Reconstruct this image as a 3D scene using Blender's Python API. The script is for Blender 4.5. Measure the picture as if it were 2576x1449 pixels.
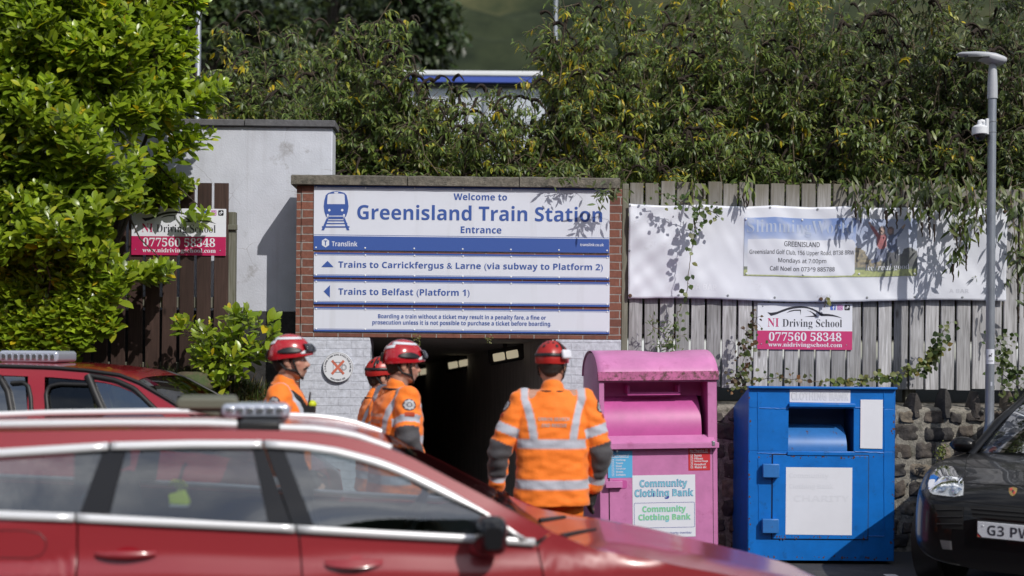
import bpy, bmesh, math, random
import numpy as np
from mathutils import Vector, Matrix, noise
from mathutils.bvhtree import BVHTree
from math import radians as R, sin, cos, pi, sqrt, atan2

for _o in list(bpy.data.objects):
    bpy.data.objects.remove(_o)
S = bpy.context.scene
COL = S.collection
rng = np.random.default_rng(7)
rnd = random.Random(11)

# ------------------------------------------------------------------ camera, sky, sun, exposure
F, CX, HY, CH, ROLL = 3200.0, 1288.0, 890.0, 1.78, R(0.5)    # focal length in px of a 2576 px wide frame
cam_d = bpy.data.cameras.new('camera')
cam_d.sensor_width = 36.0
cam_d.lens = 36.0 * F / 2576.0
cam_d.shift_y = (HY - 724.5) / 2576.0
cam_d.clip_start, cam_d.clip_end = 0.1, 5000
cam_d.dof.use_dof = True
cam_d.dof.focus_distance = 11.6
cam_d.dof.aperture_fstop = 0.95
cam_d.dof.aperture_blades = 0
cam = bpy.data.objects.new('camera', cam_d)
COL.objects.link(cam)
cam.matrix_world = Matrix.Translation((0, 0, CH)) @ Matrix.Rotation(R(90), 4, 'X') @ Matrix.Rotation(ROLL, 4, 'Z')
S.camera = cam

SUN_DIR = Vector((0.75, -1.04, 1.09)).normalized()            # towards the sun
SUN_EL = math.asin(SUN_DIR.z)
SUN_AZ = atan2(SUN_DIR.x, SUN_DIR.y)
w = bpy.data.worlds.new('World'); S.world = w; w.use_nodes = True
nt = w.node_tree; nt.nodes.clear()
_out = nt.nodes.new('ShaderNodeOutputWorld'); _bg = nt.nodes.new('ShaderNodeBackground')
_sky = nt.nodes.new('ShaderNodeTexSky'); _sky.sky_type = 'NISHITA'; _sky.sun_disc = False
_sky.sun_elevation = SUN_EL; _sky.sun_rotation = SUN_AZ
_tc = nt.nodes.new('ShaderNodeTexCoord')
_mp = nt.nodes.new('ShaderNodeMapping'); _mp.inputs['Scale'].default_value = (1.6, 1.6, 3.2)
_nz = nt.nodes.new('ShaderNodeTexNoise'); _nz.inputs['Scale'].default_value = 1.7; _nz.inputs['Detail'].default_value = 7
_nz.inputs['Roughness'].default_value = 0.62
_rp = nt.nodes.new('ShaderNodeValToRGB'); _rp.color_ramp.elements[0].position = 0.40; _rp.color_ramp.elements[1].position = 0.62
_nz2 = nt.nodes.new('ShaderNodeTexNoise'); _nz2.inputs['Scale'].default_value = 3.4; _nz2.inputs['Detail'].default_value = 5
_cr = nt.nodes.new('ShaderNodeValToRGB')
_cr.color_ramp.elements[0].position = 0.36; _cr.color_ramp.elements[0].color = (2.4, 2.6, 3.0, 1)
_cr.color_ramp.elements[1].position = 0.66; _cr.color_ramp.elements[1].color = (11.5, 11.6, 11.8, 1)
_mx = nt.nodes.new('ShaderNodeMix'); _mx.data_type = 'RGBA'
L_ = nt.links.new
L_(_tc.outputs['Generated'], _mp.inputs['Vector']); L_(_mp.outputs[0], _nz.inputs['Vector']); L_(_mp.outputs[0], _nz2.inputs['Vector'])
L_(_nz.outputs['Fac'], _rp.inputs[0]); L_(_nz2.outputs['Fac'], _cr.inputs[0])
L_(_rp.outputs[0], _mx.inputs['Factor']); L_(_sky.outputs[0], _mx.inputs['A']); L_(_cr.outputs[0], _mx.inputs['B'])
L_(_mx.outputs['Result'], _bg.inputs['Color']); _bg.inputs['Strength'].default_value = 0.105
L_(_bg.outputs[0], _out.inputs['Surface'])

sun_d = bpy.data.lights.new('sun', 'SUN'); sun_d.energy = 3.4; sun_d.angle = R(0.53); sun_d.color = (1.0, 0.955, 0.89)
sun = bpy.data.objects.new('sun', sun_d); COL.objects.link(sun)
sun.matrix_world = Matrix.Translation((6, -8, 12)) @ SUN_DIR.to_track_quat('Z', 'Y').to_matrix().to_4x4()

S.render.engine = 'CYCLES'
S.cycles.use_denoising = True
S.cycles.max_bounces = 8
S.cycles.transparent_max_bounces = 16
S.cycles.sample_clamp_indirect = 6
S.view_settings.view_transform = 'Standard'
S.view_settings.look = 'None'
S.view_settings.exposure = 0.0
S.view_settings.gamma = 1.0

# ------------------------------------------------------------------ pixel helpers: a pixel and a distance give a point of the place
def unroll(px, py):
    dx, dy = px - CX, py - HY
    c, s = cos(ROLL), sin(ROLL)
    return dx * c + dy * s, -dx * s + dy * c
def P(px, py, Y):
    x, y = unroll(px, py)
    return Vector((x / F * Y, Y, CH - y / F * Y))
def Xat(px, Y): return (px - CX) / F * Y
def Zat(py, Y): return CH - (py - HY) / F * Y

class Plane:
    """an upright plane facing the camera; local x runs along it, local y goes into it, local z is up"""
    def __init__(s, px, Y, yaw=0.0, Xo=None):
        s.o = Vector((Xat(px, Y) if Xo is None else Xo, Y, 0)); s.yaw = yaw
        s.u = Vector((cos(yaw), sin(yaw), 0)); s.d = Vector((-sin(yaw), cos(yaw), 0))
    def uv(s, px, py, d=0.0):
        x, y = unroll(px, py)
        ray = Vector((x / F, 1, -y / F)); c = Vector((0, 0, CH)); o = s.o + s.d * d
        t = (o - c).dot(s.d) / ray.dot(s.d)
        p = c + ray * t
        return (p - s.o).dot(s.u), p.z
    def put(s, ob):
        ob.location = s.o; ob.rotation_euler = (0, 0, s.yaw); return ob

# ------------------------------------------------------------------ things and parts
def tag(o, label=None, cat=None, group=None, kind=None):
    if label: o['label'] = label
    if cat: o['category'] = cat
    if group: o['group'] = group
    if kind: o['kind'] = kind
    return o
def empty(name, label, cat, loc=(0, 0, 0), rz=0.0, group=None):
    o = bpy.data.objects.new(name, None); o.empty_display_size = 0.2
    COL.objects.link(o); o.location = loc; o.rotation_euler = (0, 0, rz)
    return tag(o, label, cat, group)
def link_mesh(name, me, parent=None):
    o = bpy.data.objects.new(name, me); COL.objects.link(o)
    if parent: o.parent = parent
    return o

class MB:
    """gathers shapes that become ONE mesh object"""
    def __init__(s): s.v, s.f, s.m = [], [], []
    def add(s, vs, fs, m=0):
        k = len(s.v); s.v += [tuple(p) for p in vs]
        for f in fs: s.f.append(tuple(i + k for i in f)); s.m.append(m)
    def box(s, x0, x1, y0, y1, z0, z1, m=0, mat=None):
        vs = [Vector((x, y, z)) for z in (z0, z1) for y in (y0, y1) for x in (x0, x1)]
        if mat is not None: vs = [mat @ p for p in vs]
        s.add(vs, [(0, 2, 3, 1), (4, 5, 7, 6), (0, 1, 5, 4), (2, 6, 7, 3), (0, 4, 6, 2), (1, 3, 7, 5)], m)
    def prism(s, pts, y0, y1, m=0):
        """outline in x,z pushed from y0 (front) to y1"""
        n = len(pts); a = sum(pts[i][0] * pts[(i + 1) % n][1] - pts[(i + 1) % n][0] * pts[i][1] for i in range(n))
        if a < 0: pts = pts[::-1]
        vs = [(x, y0, z) for x, z in pts] + [(x, y1, z) for x, z in pts]
        fs = [tuple(range(n)), tuple(range(2 * n - 1, n - 1, -1))]
        fs += [((i + 1) % n, i, i + n, (i + 1) % n + n) for i in range(n)]
        s.add(vs, fs, m)
    def sheet(s, pts, y, m=0):
        n = len(pts); a = sum(pts[i][0] * pts[(i + 1) % n][1] - pts[(i + 1) % n][0] * pts[i][1] for i in range(n))
        if a < 0: pts = pts[::-1]
        s.add([(x, y, z) for x, z in pts], [tuple(range(n))], m)
    def tube(s, path, rad, n=8, m=0, cap=True, flat=1.0):
        path = [Vector(p) for p in path]; k = len(path)
        if not hasattr(rad, '__len__'): rad = [rad] * k
        t0 = (path[1] - path[0]).normalized()
        ref = Vector((0, 0, 1)) if abs(t0.z) < 0.9 else Vector((0, 1, 0))
        nx = t0.cross(ref).normalized(); vs = []
        for i, p in enumerate(path):
            t = (path[min(i + 1, k - 1)] - path[max(i - 1, 0)]).normalized()
            nx = (nx - t * nx.dot(t)).normalized(); ny = t.cross(nx)
            for j in range(n):
                a = 2 * pi * j / n
                vs.append(p + nx * (cos(a) * rad[i]) + ny * (sin(a) * rad[i] * flat))
        fs = [(i * n + j, i * n + (j + 1) % n, (i + 1) * n + (j + 1) % n, (i + 1) * n + j) for i in range(k - 1) for j in range(n)]
        if cap: fs += [tuple(range(n - 1, -1, -1)), tuple(range((k - 1) * n, k * n))]
        s.add(vs, fs, m)
    def lathe(s, prof, n=24, c=(0, 0, 0), m=0, mat=None):
        """profile of (r,z) turned round z"""
        vs = []
        for r, z in prof:
            for j in range(n):
                a = 2 * pi * j / n; p = Vector((r * cos(a), r * sin(a), z))
                if mat is not None: p = mat @ p
                vs.append(p + Vector(c))
        k = len(prof)
        fs = [(i * n + j, i * n + (j + 1) % n, (i + 1) * n + (j + 1) % n, (i + 1) * n + j) for i in range(k - 1) for j in range(n)]
        fs += [tuple(range(n - 1, -1, -1)), tuple(range((k - 1) * n, k * n))]
        s.add(vs, fs, m)
    def ball(s, c, r, nu=16, nv=10, m=0, mat=None):
        if not hasattr(r, '__len__'): r = (r, r, r)
        vs = []; c = Vector(c)
        for i in range(1, nv):
            th = pi * i / nv
            for j in range(nu):
                a = 2 * pi * j / nu
                p = Vector((r[0] * sin(th) * cos(a), r[1] * sin(th) * sin(a), r[2] * cos(th)))
                if mat is not None: p = mat @ p
                vs.append(p + c)
        tp, bt = Vector((0, 0, r[2])), Vector((0, 0, -r[2]))
        if mat is not None: tp, bt = mat @ tp, mat @ bt
        vs += [tp + c, bt + c]; T = len(vs) - 2; B = T + 1
        fs = [(i * nu + j, (i + 1) * nu + j, (i + 1) * nu + (j + 1) % nu, i * nu + (j + 1) % nu) for i in range(nv - 2) for j in range(nu)]
        fs += [(T, j, (j + 1) % nu) for j in range(nu)] + [(B, (nv - 2) * nu + (j + 1) % nu, (nv - 2) * nu + j) for j in range(nu)]
        s.add(vs, fs, m)
    def limb(s, path, rad, n=12, m=0):
        """tapered tube with round ends, closed"""
        path = [Vector(p) for p in path]
        s.tube(path, rad, n, m)
        for p, r in ((path[0], rad[0]), (path[-1], rad[-1])): s.ball(p, r * 0.999, n, 8, m)
        for p, r in list(zip(path, rad))[1:-1]: s.ball(p, r * 0.999, n, 8, m)
    def grid(s, pts, m=0, flip=False):
        """pts[i][j] points of a sheet"""
        a, b = len(pts), len(pts[0]); vs = [p for row in pts for p in row]
        fs = [(i * b + j, i * b + j + 1, (i + 1) * b + j + 1, (i + 1) * b + j) for i in range(a - 1) for j in range(b - 1)]
        if flip: fs = [f[::-1] for f in fs]
        s.add(vs, fs, m)
    def mesh(s, name, mats, angle=35):
        me = bpy.data.meshes.new(name); me.from_pydata(s.v, [], s.f)
        for mt in (mats if isinstance(mats, (list, tuple)) else [mats]): me.materials.append(mt)
        me.polygons.foreach_set('material_index', s.m)
        me.polygons.foreach_set('use_smooth', [True] * len(s.f))
        me.update(); me.set_sharp_from_angle(angle=R(angle))
        return me
    def build(s, name, mats, parent=None, angle=35, bevel=0.0, seg=2, solid=0.0):
        o = link_mesh(name, s.mesh(name, mats, angle), parent)
        if solid:
            md = o.modifiers.new('solid', 'SOLIDIFY'); md.thickness = solid; md.offset = -1
        if bevel:
            md = o.modifiers.new('bevel', 'BEVEL'); md.width = bevel; md.segments = seg; md.limit_method = 'ANGLE'; md.angle_limit = R(40)
        return o

def set_col(me, cols, name='Col'):
    a = me.color_attributes.new(name, 'FLOAT_COLOR', 'POINT')
    c = np.ones((len(me.vertices), 4), np.float32); c[:, :3] = cols
    a.data.foreach_set('color', c.ravel())

def voxel(mb, size, smooth=2, fac=0.5):
    """one continuous skin round overlapping closed shapes"""
    me = mb.mesh('tmp', [None][:0], 180); o = bpy.data.objects.new('tmp', me); COL.objects.link(o)
    md = o.modifiers.new('r', 'REMESH'); md.mode = 'VOXEL'; md.voxel_size = size
    if smooth:
        sm = o.modifiers.new('s', 'SMOOTH'); sm.iterations = smooth; sm.factor = fac
    dg = bpy.context.evaluated_depsgraph_get(); dg.update()
    out = bpy.data.meshes.new_from_object(o.evaluated_get(dg))
    bpy.data.objects.remove(o)
    out.polygons.foreach_set('use_smooth', [True] * len(out.polygons)); out.materials.clear()
    return out
def coords(me):
    a = np.empty(len(me.vertices) * 3, np.float32); me.vertices.foreach_get('co', a); return a.reshape(-1, 3)
def normals(me):
    a = np.empty(len(me.vertices) * 3, np.float32); me.vertices.foreach_get('normal', a); return a.reshape(-1, 3)
def sstep(a, b, x):
    t = np.clip((x - a) / (b - a), 0, 1); return t * t * (3 - 2 * t)
def mixc(c, new, k): return c * (1 - k[:, None]) + np.array(new, np.float32) * k[:, None]
def vnoise(co, sc, seed=0.0):
    return np.array([noise.noise(Vector((p[0] * sc + seed, p[1] * sc + seed * 1.7, p[2] * sc - seed))) for p in co], np.float32)

# ------------------------------------------------------------------ materials
def mat(name, col=None, rough=0.6, metal=0.0, nz=0.0, nsc=8.0, bump=0.0, bsc=40.0, coat=0.0, crough=0.03, spec=0.5, attr=False,
        stretch=(1, 1, 1), emit=0.0, sheen=0.0, dirt=None):
    m = bpy.data.materials.new(name); m.use_nodes = True
    t = m.node_tree; b = t.nodes['Principled BSDF']; L = t.links.new
    b.inputs['Roughness'].default_value = rough; b.inputs['Metallic'].default_value = metal
    b.inputs['Specular IOR Level'].default_value = spec
    if coat: b.inputs['Coat Weight'].default_value = coat; b.inputs['Coat Roughness'].default_value = crough
    if sheen: b.inputs['Sheen Weight'].default_value = sheen
    if attr:
        src = t.nodes.new('ShaderNodeAttribute'); src.attribute_name = 'Col'; cs = src.outputs['Color']
    else:
        src = t.nodes.new('ShaderNodeRGB'); src.outputs[0].default_value = (*col, 1); cs = src.outputs[0]
    tc = t.nodes.new('ShaderNodeTexCoord'); mp = t.nodes.new('ShaderNodeMapping'); mp.inputs['Scale'].default_value = stretch
    L(tc.outputs['Object'], mp.inputs['Vector'])
    if nz:
        n = t.nodes.new('ShaderNodeTexNoise'); n.inputs['Scale'].default_value = nsc; n.inputs['Detail'].default_value = 6
        n.inputs['Roughness'].default_value = 0.65; L(mp.outputs[0], n.inputs['Vector'])
        mr = t.nodes.new('ShaderNodeMapRange'); mr.inputs[1].default_value = 0.3; mr.inputs[2].default_value = 0.7
        mr.inputs[3].default_value = 1 - nz; mr.inputs[4].default_value = 1 + nz; L(n.outputs['Fac'], mr.inputs[0])
        vm = t.nodes.new('ShaderNodeVectorMath'); vm.operation = 'SCALE'; L(cs, vm.inputs[0]); L(mr.outputs[0], vm.inputs['Scale'])
        cs = vm.outputs[0]
    if dirt:
        dcol, dsc, lo, hi = dirt
        n = t.nodes.new('ShaderNodeTexNoise'); n.inputs['Scale'].default_value = dsc; n.inputs['Detail'].default_value = 9
        n.inputs['Roughness'].default_value = 0.72; L(mp.outputs[0], n.inputs['Vector'])
        mr = t.nodes.new('ShaderNodeMapRange'); mr.inputs[1].default_value = lo; mr.inputs[2].default_value = hi; L(n.outputs['Fac'], mr.inputs[0])
        mx = t.nodes.new('ShaderNodeMix'); mx.data_type = 'RGBA'; L(mr.outputs[0], mx.inputs['Factor']); L(cs, mx.inputs['A'])
        mx.inputs['B'].default_value = (*dcol, 1); cs = mx.outputs['Result']
    L(cs, b.inputs['Base Color'])
    if bump:
        n = t.nodes.new('ShaderNodeTexNoise'); n.inputs['Scale'].default_value = bsc; n.inputs['Detail'].default_value = 5
        L(mp.outputs[0], n.inputs['Vector'])
        bp = t.nodes.new('ShaderNodeBump'); bp.inputs['Strength'].default_value = min(1, bump); bp.inputs['Distance'].default_value = 0.01
        L(n.outputs['Fac'], bp.inputs['Height']); L(bp.outputs[0], b.inputs['Normal'])
    if emit:
        b.inputs['Emission Color'].default_value = (*col, 1); b.inputs['Emission Strength'].default_value = emit
    return m

def mat_glass(name, tint, refl=0.0, ior=1.5, fresnel=1.0):
    m = bpy.data.materials.new(name); m.use_nodes = True; t = m.node_tree; t.nodes.clear(); L = t.links.new
    o = t.nodes.new('ShaderNodeOutputMaterial'); tr = t.nodes.new('ShaderNodeBsdfTransparent'); tr.inputs[0].default_value = (*tint, 1)
    gl = t.nodes.new('ShaderNodeBsdfGlossy'); gl.inputs['Roughness'].default_value = 0.01; gl.inputs['Color'].default_value = (0.95, 0.97, 1, 1)
    fr = t.nodes.new('ShaderNodeFresnel'); fr.inputs[0].default_value = ior
    ad = t.nodes.new('ShaderNodeMath'); ad.operation = 'ADD'; ad.use_clamp = True; ad.inputs[1].default_value = refl
    fm = t.nodes.new('ShaderNodeMath'); fm.operation = 'MULTIPLY'; fm.inputs[1].default_value = fresnel; L(fr.outputs[0], fm.inputs[0])
    L(fm.outputs[0], ad.inputs[0])
    mx = t.nodes.new('ShaderNodeMixShader'); L(ad.outputs[0], mx.inputs[0]); L(tr.outputs[0], mx.inputs[1]); L(gl.outputs[0], mx.inputs[2])
    L(mx.outputs[0], o.inputs['Surface']); return m

def mat_leaf(name, rough=0.4, trans=0.3, back=None, spec=0.5):
    m = bpy.data.materials.new(name); m.use_nodes = True; t = m.node_tree; L = t.links.new
    b = t.nodes['Principled BSDF']; o = t.nodes['Material Output']
    a = t.nodes.new('ShaderNodeAttribute'); a.attribute_name = 'Col'; cs = a.outputs['Color']
    if back:
        g = t.nodes.new('ShaderNodeNewGeometry'); mx = t.nodes.new('ShaderNodeMix'); mx.data_type = 'RGBA'
        mm = t.nodes.new('ShaderNodeMath'); mm.operation = 'MULTIPLY'; mm.inputs[1].default_value = back[3]
        L(g.outputs['Backfacing'], mm.inputs[0]); L(mm.outputs[0], mx.inputs['Factor']); L(cs, mx.inputs['A'])
        mx.inputs['B'].default_value = (*back[:3], 1); cs = mx.outputs['Result']
    L(cs, b.inputs['Base Color']); b.inputs['Roughness'].default_value = rough; b.inputs['Specular IOR Level'].default_value = spec
    tr = t.nodes.new('ShaderNodeBsdfTranslucent')
    br = t.nodes.new('ShaderNodeVectorMath'); br.operation = 'MULTIPLY'; br.inputs[1].default_value = (1.5, 1.55, 0.6); L(cs, br.inputs[0])
    L(br.outputs[0], tr.inputs['Color'])
    ms = t.nodes.new('ShaderNodeMixShader'); ms.inputs[0].default_value = trans
    L(b.outputs[0], ms.inputs[1]); L(tr.outputs[0], ms.inputs[2]); L(ms.outputs[0], o.inputs['Surface'])
    return m

def cracks(m, col, scale, width, amt=0.8):
    """hairline cracks and runs of grime added to a plastered surface"""
    t = m.node_tree; L = t.links.new; b = t.nodes['Principled BSDF']; src = b.inputs['Base Color'].links[0].from_socket
    tc = t.nodes.new('ShaderNodeTexCoord'); nz = t.nodes.new('ShaderNodeTexNoise'); nz.inputs['Scale'].default_value = 4; nz.inputs['Detail'].default_value = 6; L(tc.outputs['Object'], nz.inputs['Vector'])
    mx = t.nodes.new('ShaderNodeMix'); mx.data_type = 'VECTOR'; mx.inputs['Factor'].default_value = 0.12; L(tc.outputs['Object'], mx.inputs['A']); L(nz.outputs['Color'], mx.inputs['B'])
    vo = t.nodes.new('ShaderNodeTexVoronoi'); vo.feature = 'DISTANCE_TO_EDGE'; vo.inputs['Scale'].default_value = scale; L(mx.outputs['Result'], vo.inputs['Vector'])
    r1 = t.nodes.new('ShaderNodeMapRange'); r1.inputs[1].default_value = 0; r1.inputs[2].default_value = width; r1.inputs[3].default_value = amt; r1.inputs[4].default_value = 0; L(vo.outputs['Distance'], r1.inputs[0])
    n2 = t.nodes.new('ShaderNodeTexNoise'); n2.inputs['Scale'].default_value = 1.7; L(tc.outputs['Object'], n2.inputs['Vector'])
    r2 = t.nodes.new('ShaderNodeMapRange'); r2.inputs[1].default_value = 0.48; r2.inputs[2].default_value = 0.56; L(n2.outputs['Fac'], r2.inputs[0])
    mu = t.nodes.new('ShaderNodeMath'); mu.operation = 'MULTIPLY'; L(r1.outputs[0], mu.inputs[0]); L(r2.outputs[0], mu.inputs[1])
    mp = t.nodes.new('ShaderNodeMapping'); mp.inputs['Scale'].default_value = (7, 7, 0.5); L(tc.outputs['Object'], mp.inputs['Vector'])
    n3 = t.nodes.new('ShaderNodeTexNoise'); n3.inputs['Scale'].default_value = 1.3; n3.inputs['Detail'].default_value = 5; L(mp.outputs[0], n3.inputs['Vector'])
    r3 = t.nodes.new('ShaderNodeMapRange'); r3.inputs[1].default_value = 0.55; r3.inputs[2].default_value = 0.8; r3.inputs[4].default_value = 0.35; L(n3.outputs['Fac'], r3.inputs[0])
    mm = t.nodes.new('ShaderNodeMath'); mm.operation = 'MAXIMUM'; L(mu.outputs[0], mm.inputs[0]); L(r3.outputs[0], mm.inputs[1])
    m2 = t.nodes.new('ShaderNodeMix'); m2.data_type = 'RGBA'; L(mm.outputs[0], m2.inputs['Factor']); L(src, m2.inputs['A']); m2.inputs['B'].default_value = (*col, 1); L(m2.outputs['Result'], b.inputs['Base Color'])

def mat_brick(name, c1, c2, mortar, painted=None, bw=0.225, bh=0.075, stain=None, bump=0.8):
    m = bpy.data.materials.new(name); m.use_nodes = True; t = m.node_tree; L = t.links.new; b = t.nodes['Principled BSDF']
    tc = t.nodes.new('ShaderNodeTexCoord'); sp = t.nodes.new('ShaderNodeSeparateXYZ'); cb = t.nodes.new('ShaderNodeCombineXYZ')
    ad = t.nodes.new('ShaderNodeMath'); ad.operation = 'ADD'
    L(tc.outputs['Object'], sp.inputs[0]); L(sp.outputs['X'], ad.inputs[0]); L(sp.outputs['Y'], ad.inputs[1])
    L(ad.outputs[0], cb.inputs['X']); L(sp.outputs['Z'], cb.inputs['Y'])
    wn = t.nodes.new('ShaderNodeTexNoise'); wn.inputs['Scale'].default_value = 9; L(tc.outputs['Object'], wn.inputs['Vector'])
    wv = t.nodes.new('ShaderNodeMix'); wv.data_type = 'VECTOR'; wv.inputs['Factor'].default_value = 0.008
    L(cb.outputs[0], wv.inputs['A']); L(wn.outputs['Color'], wv.inputs['B'])
    br = t.nodes.new('ShaderNodeTexBrick'); br.inputs['Scale'].default_value = 1.0
    br.inputs['Brick Width'].default_value = bw; br.inputs['Row Height'].default_value = bh
    br.inputs['Mortar Size'].default_value = 0.006; br.inputs['Mortar Smooth'].default_value = 0.25; br.inputs['Bias'].default_value = 0.0
    br.inputs['Color1'].default_value = (*c1, 1); br.inputs['Color2'].default_value = (*c2, 1); br.inputs['Mortar'].default_value = (*mortar, 1)
    L(wv.outputs['Result'], br.inputs['Vector'])
    n = t.nodes.new('ShaderNodeTexNoise'); n.inputs['Scale'].default_value = 22; n.inputs['Detail'].default_value = 8; n.inputs['Roughness'].default_value = 0.7
    L(tc.outputs['Object'], n.inputs['Vector'])
    mr = t.nodes.new('ShaderNodeMapRange'); mr.inputs[1].default_value = 0.3; mr.inputs[2].default_value = 0.7; mr.inputs[3].default_value = 0.72; mr.inputs[4].default_value = 1.25
    L(n.outputs['Fac'], mr.inputs[0])
    vm = t.nodes.new('ShaderNodeVectorMath'); vm.operation = 'SCALE'; L(br.outputs['Color'], vm.inputs[0]); L(mr.outputs[0], vm.inputs['Scale'])
    cs = vm.outputs[0]
    if painted:
        n2 = t.nodes.new('ShaderNodeTexNoise'); n2.inputs['Scale'].default_value = 7.5; n2.inputs['Detail'].default_value = 10; n2.inputs['Roughness'].default_value = 0.75
        L(tc.outputs['Object'], n2.inputs['Vector'])
        r2 = t.nodes.new('ShaderNodeMapRange'); r2.inputs[1].default_value = 0.66; r2.inputs[2].default_value = 0.72; L(n2.outputs['Fac'], r2.inputs[0])
        mx = t.nodes.new('ShaderNodeMix'); mx.data_type = 'RGBA'; L(r2.outputs[0], mx.inputs['Factor']); L(cs, mx.inputs['A']); mx.inputs['B'].default_value = (*painted, 1)
        cs = mx.outputs['Result']
    if stain:
        n3 = t.nodes.new('ShaderNodeTexNoise'); n3.inputs['Scale'].default_value = 14; n3.inputs['Detail'].default_value = 10; n3.inputs['Roughness'].default_value = 0.8
        L(tc.outputs['Object'], n3.inputs['Vector'])
        r3 = t.nodes.new('ShaderNodeMapRange'); r3.inputs[1].default_value = 0.6; r3.inputs[2].default_value = 0.68; L(n3.outputs['Fac'], r3.inputs[0])
        mx = t.nodes.new('ShaderNodeMix'); mx.data_type = 'RGBA'; L(r3.outputs[0], mx.inputs['Factor']); L(cs, mx.inputs['A']); mx.inputs['B'].default_value = (*stain, 1)
        cs = mx.outputs['Result']
    L(cs, b.inputs['Base Color']); b.inputs['Roughness'].default_value = 0.85
    hm = t.nodes.new('ShaderNodeMath'); hm.operation = 'MULTIPLY_ADD'; L(br.outputs['Fac'], hm.inputs[0]); hm.inputs[1].default_value = -1.0
    hn = t.nodes.new('ShaderNodeMath'); hn.operation = 'MULTIPLY'; L(n.outputs['Fac'], hn.inputs[0]); hn.inputs[1].default_value = 0.7
    L(hn.outputs[0], hm.inputs[2])
    bp = t.nodes.new('ShaderNodeBump'); bp.inputs['Strength'].default_value = bump; bp.inputs['Distance'].default_value = 0.008
    L(hm.outputs[0], bp.inputs['Height']); L(bp.outputs[0], b.inputs['Normal'])
    return m

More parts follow.
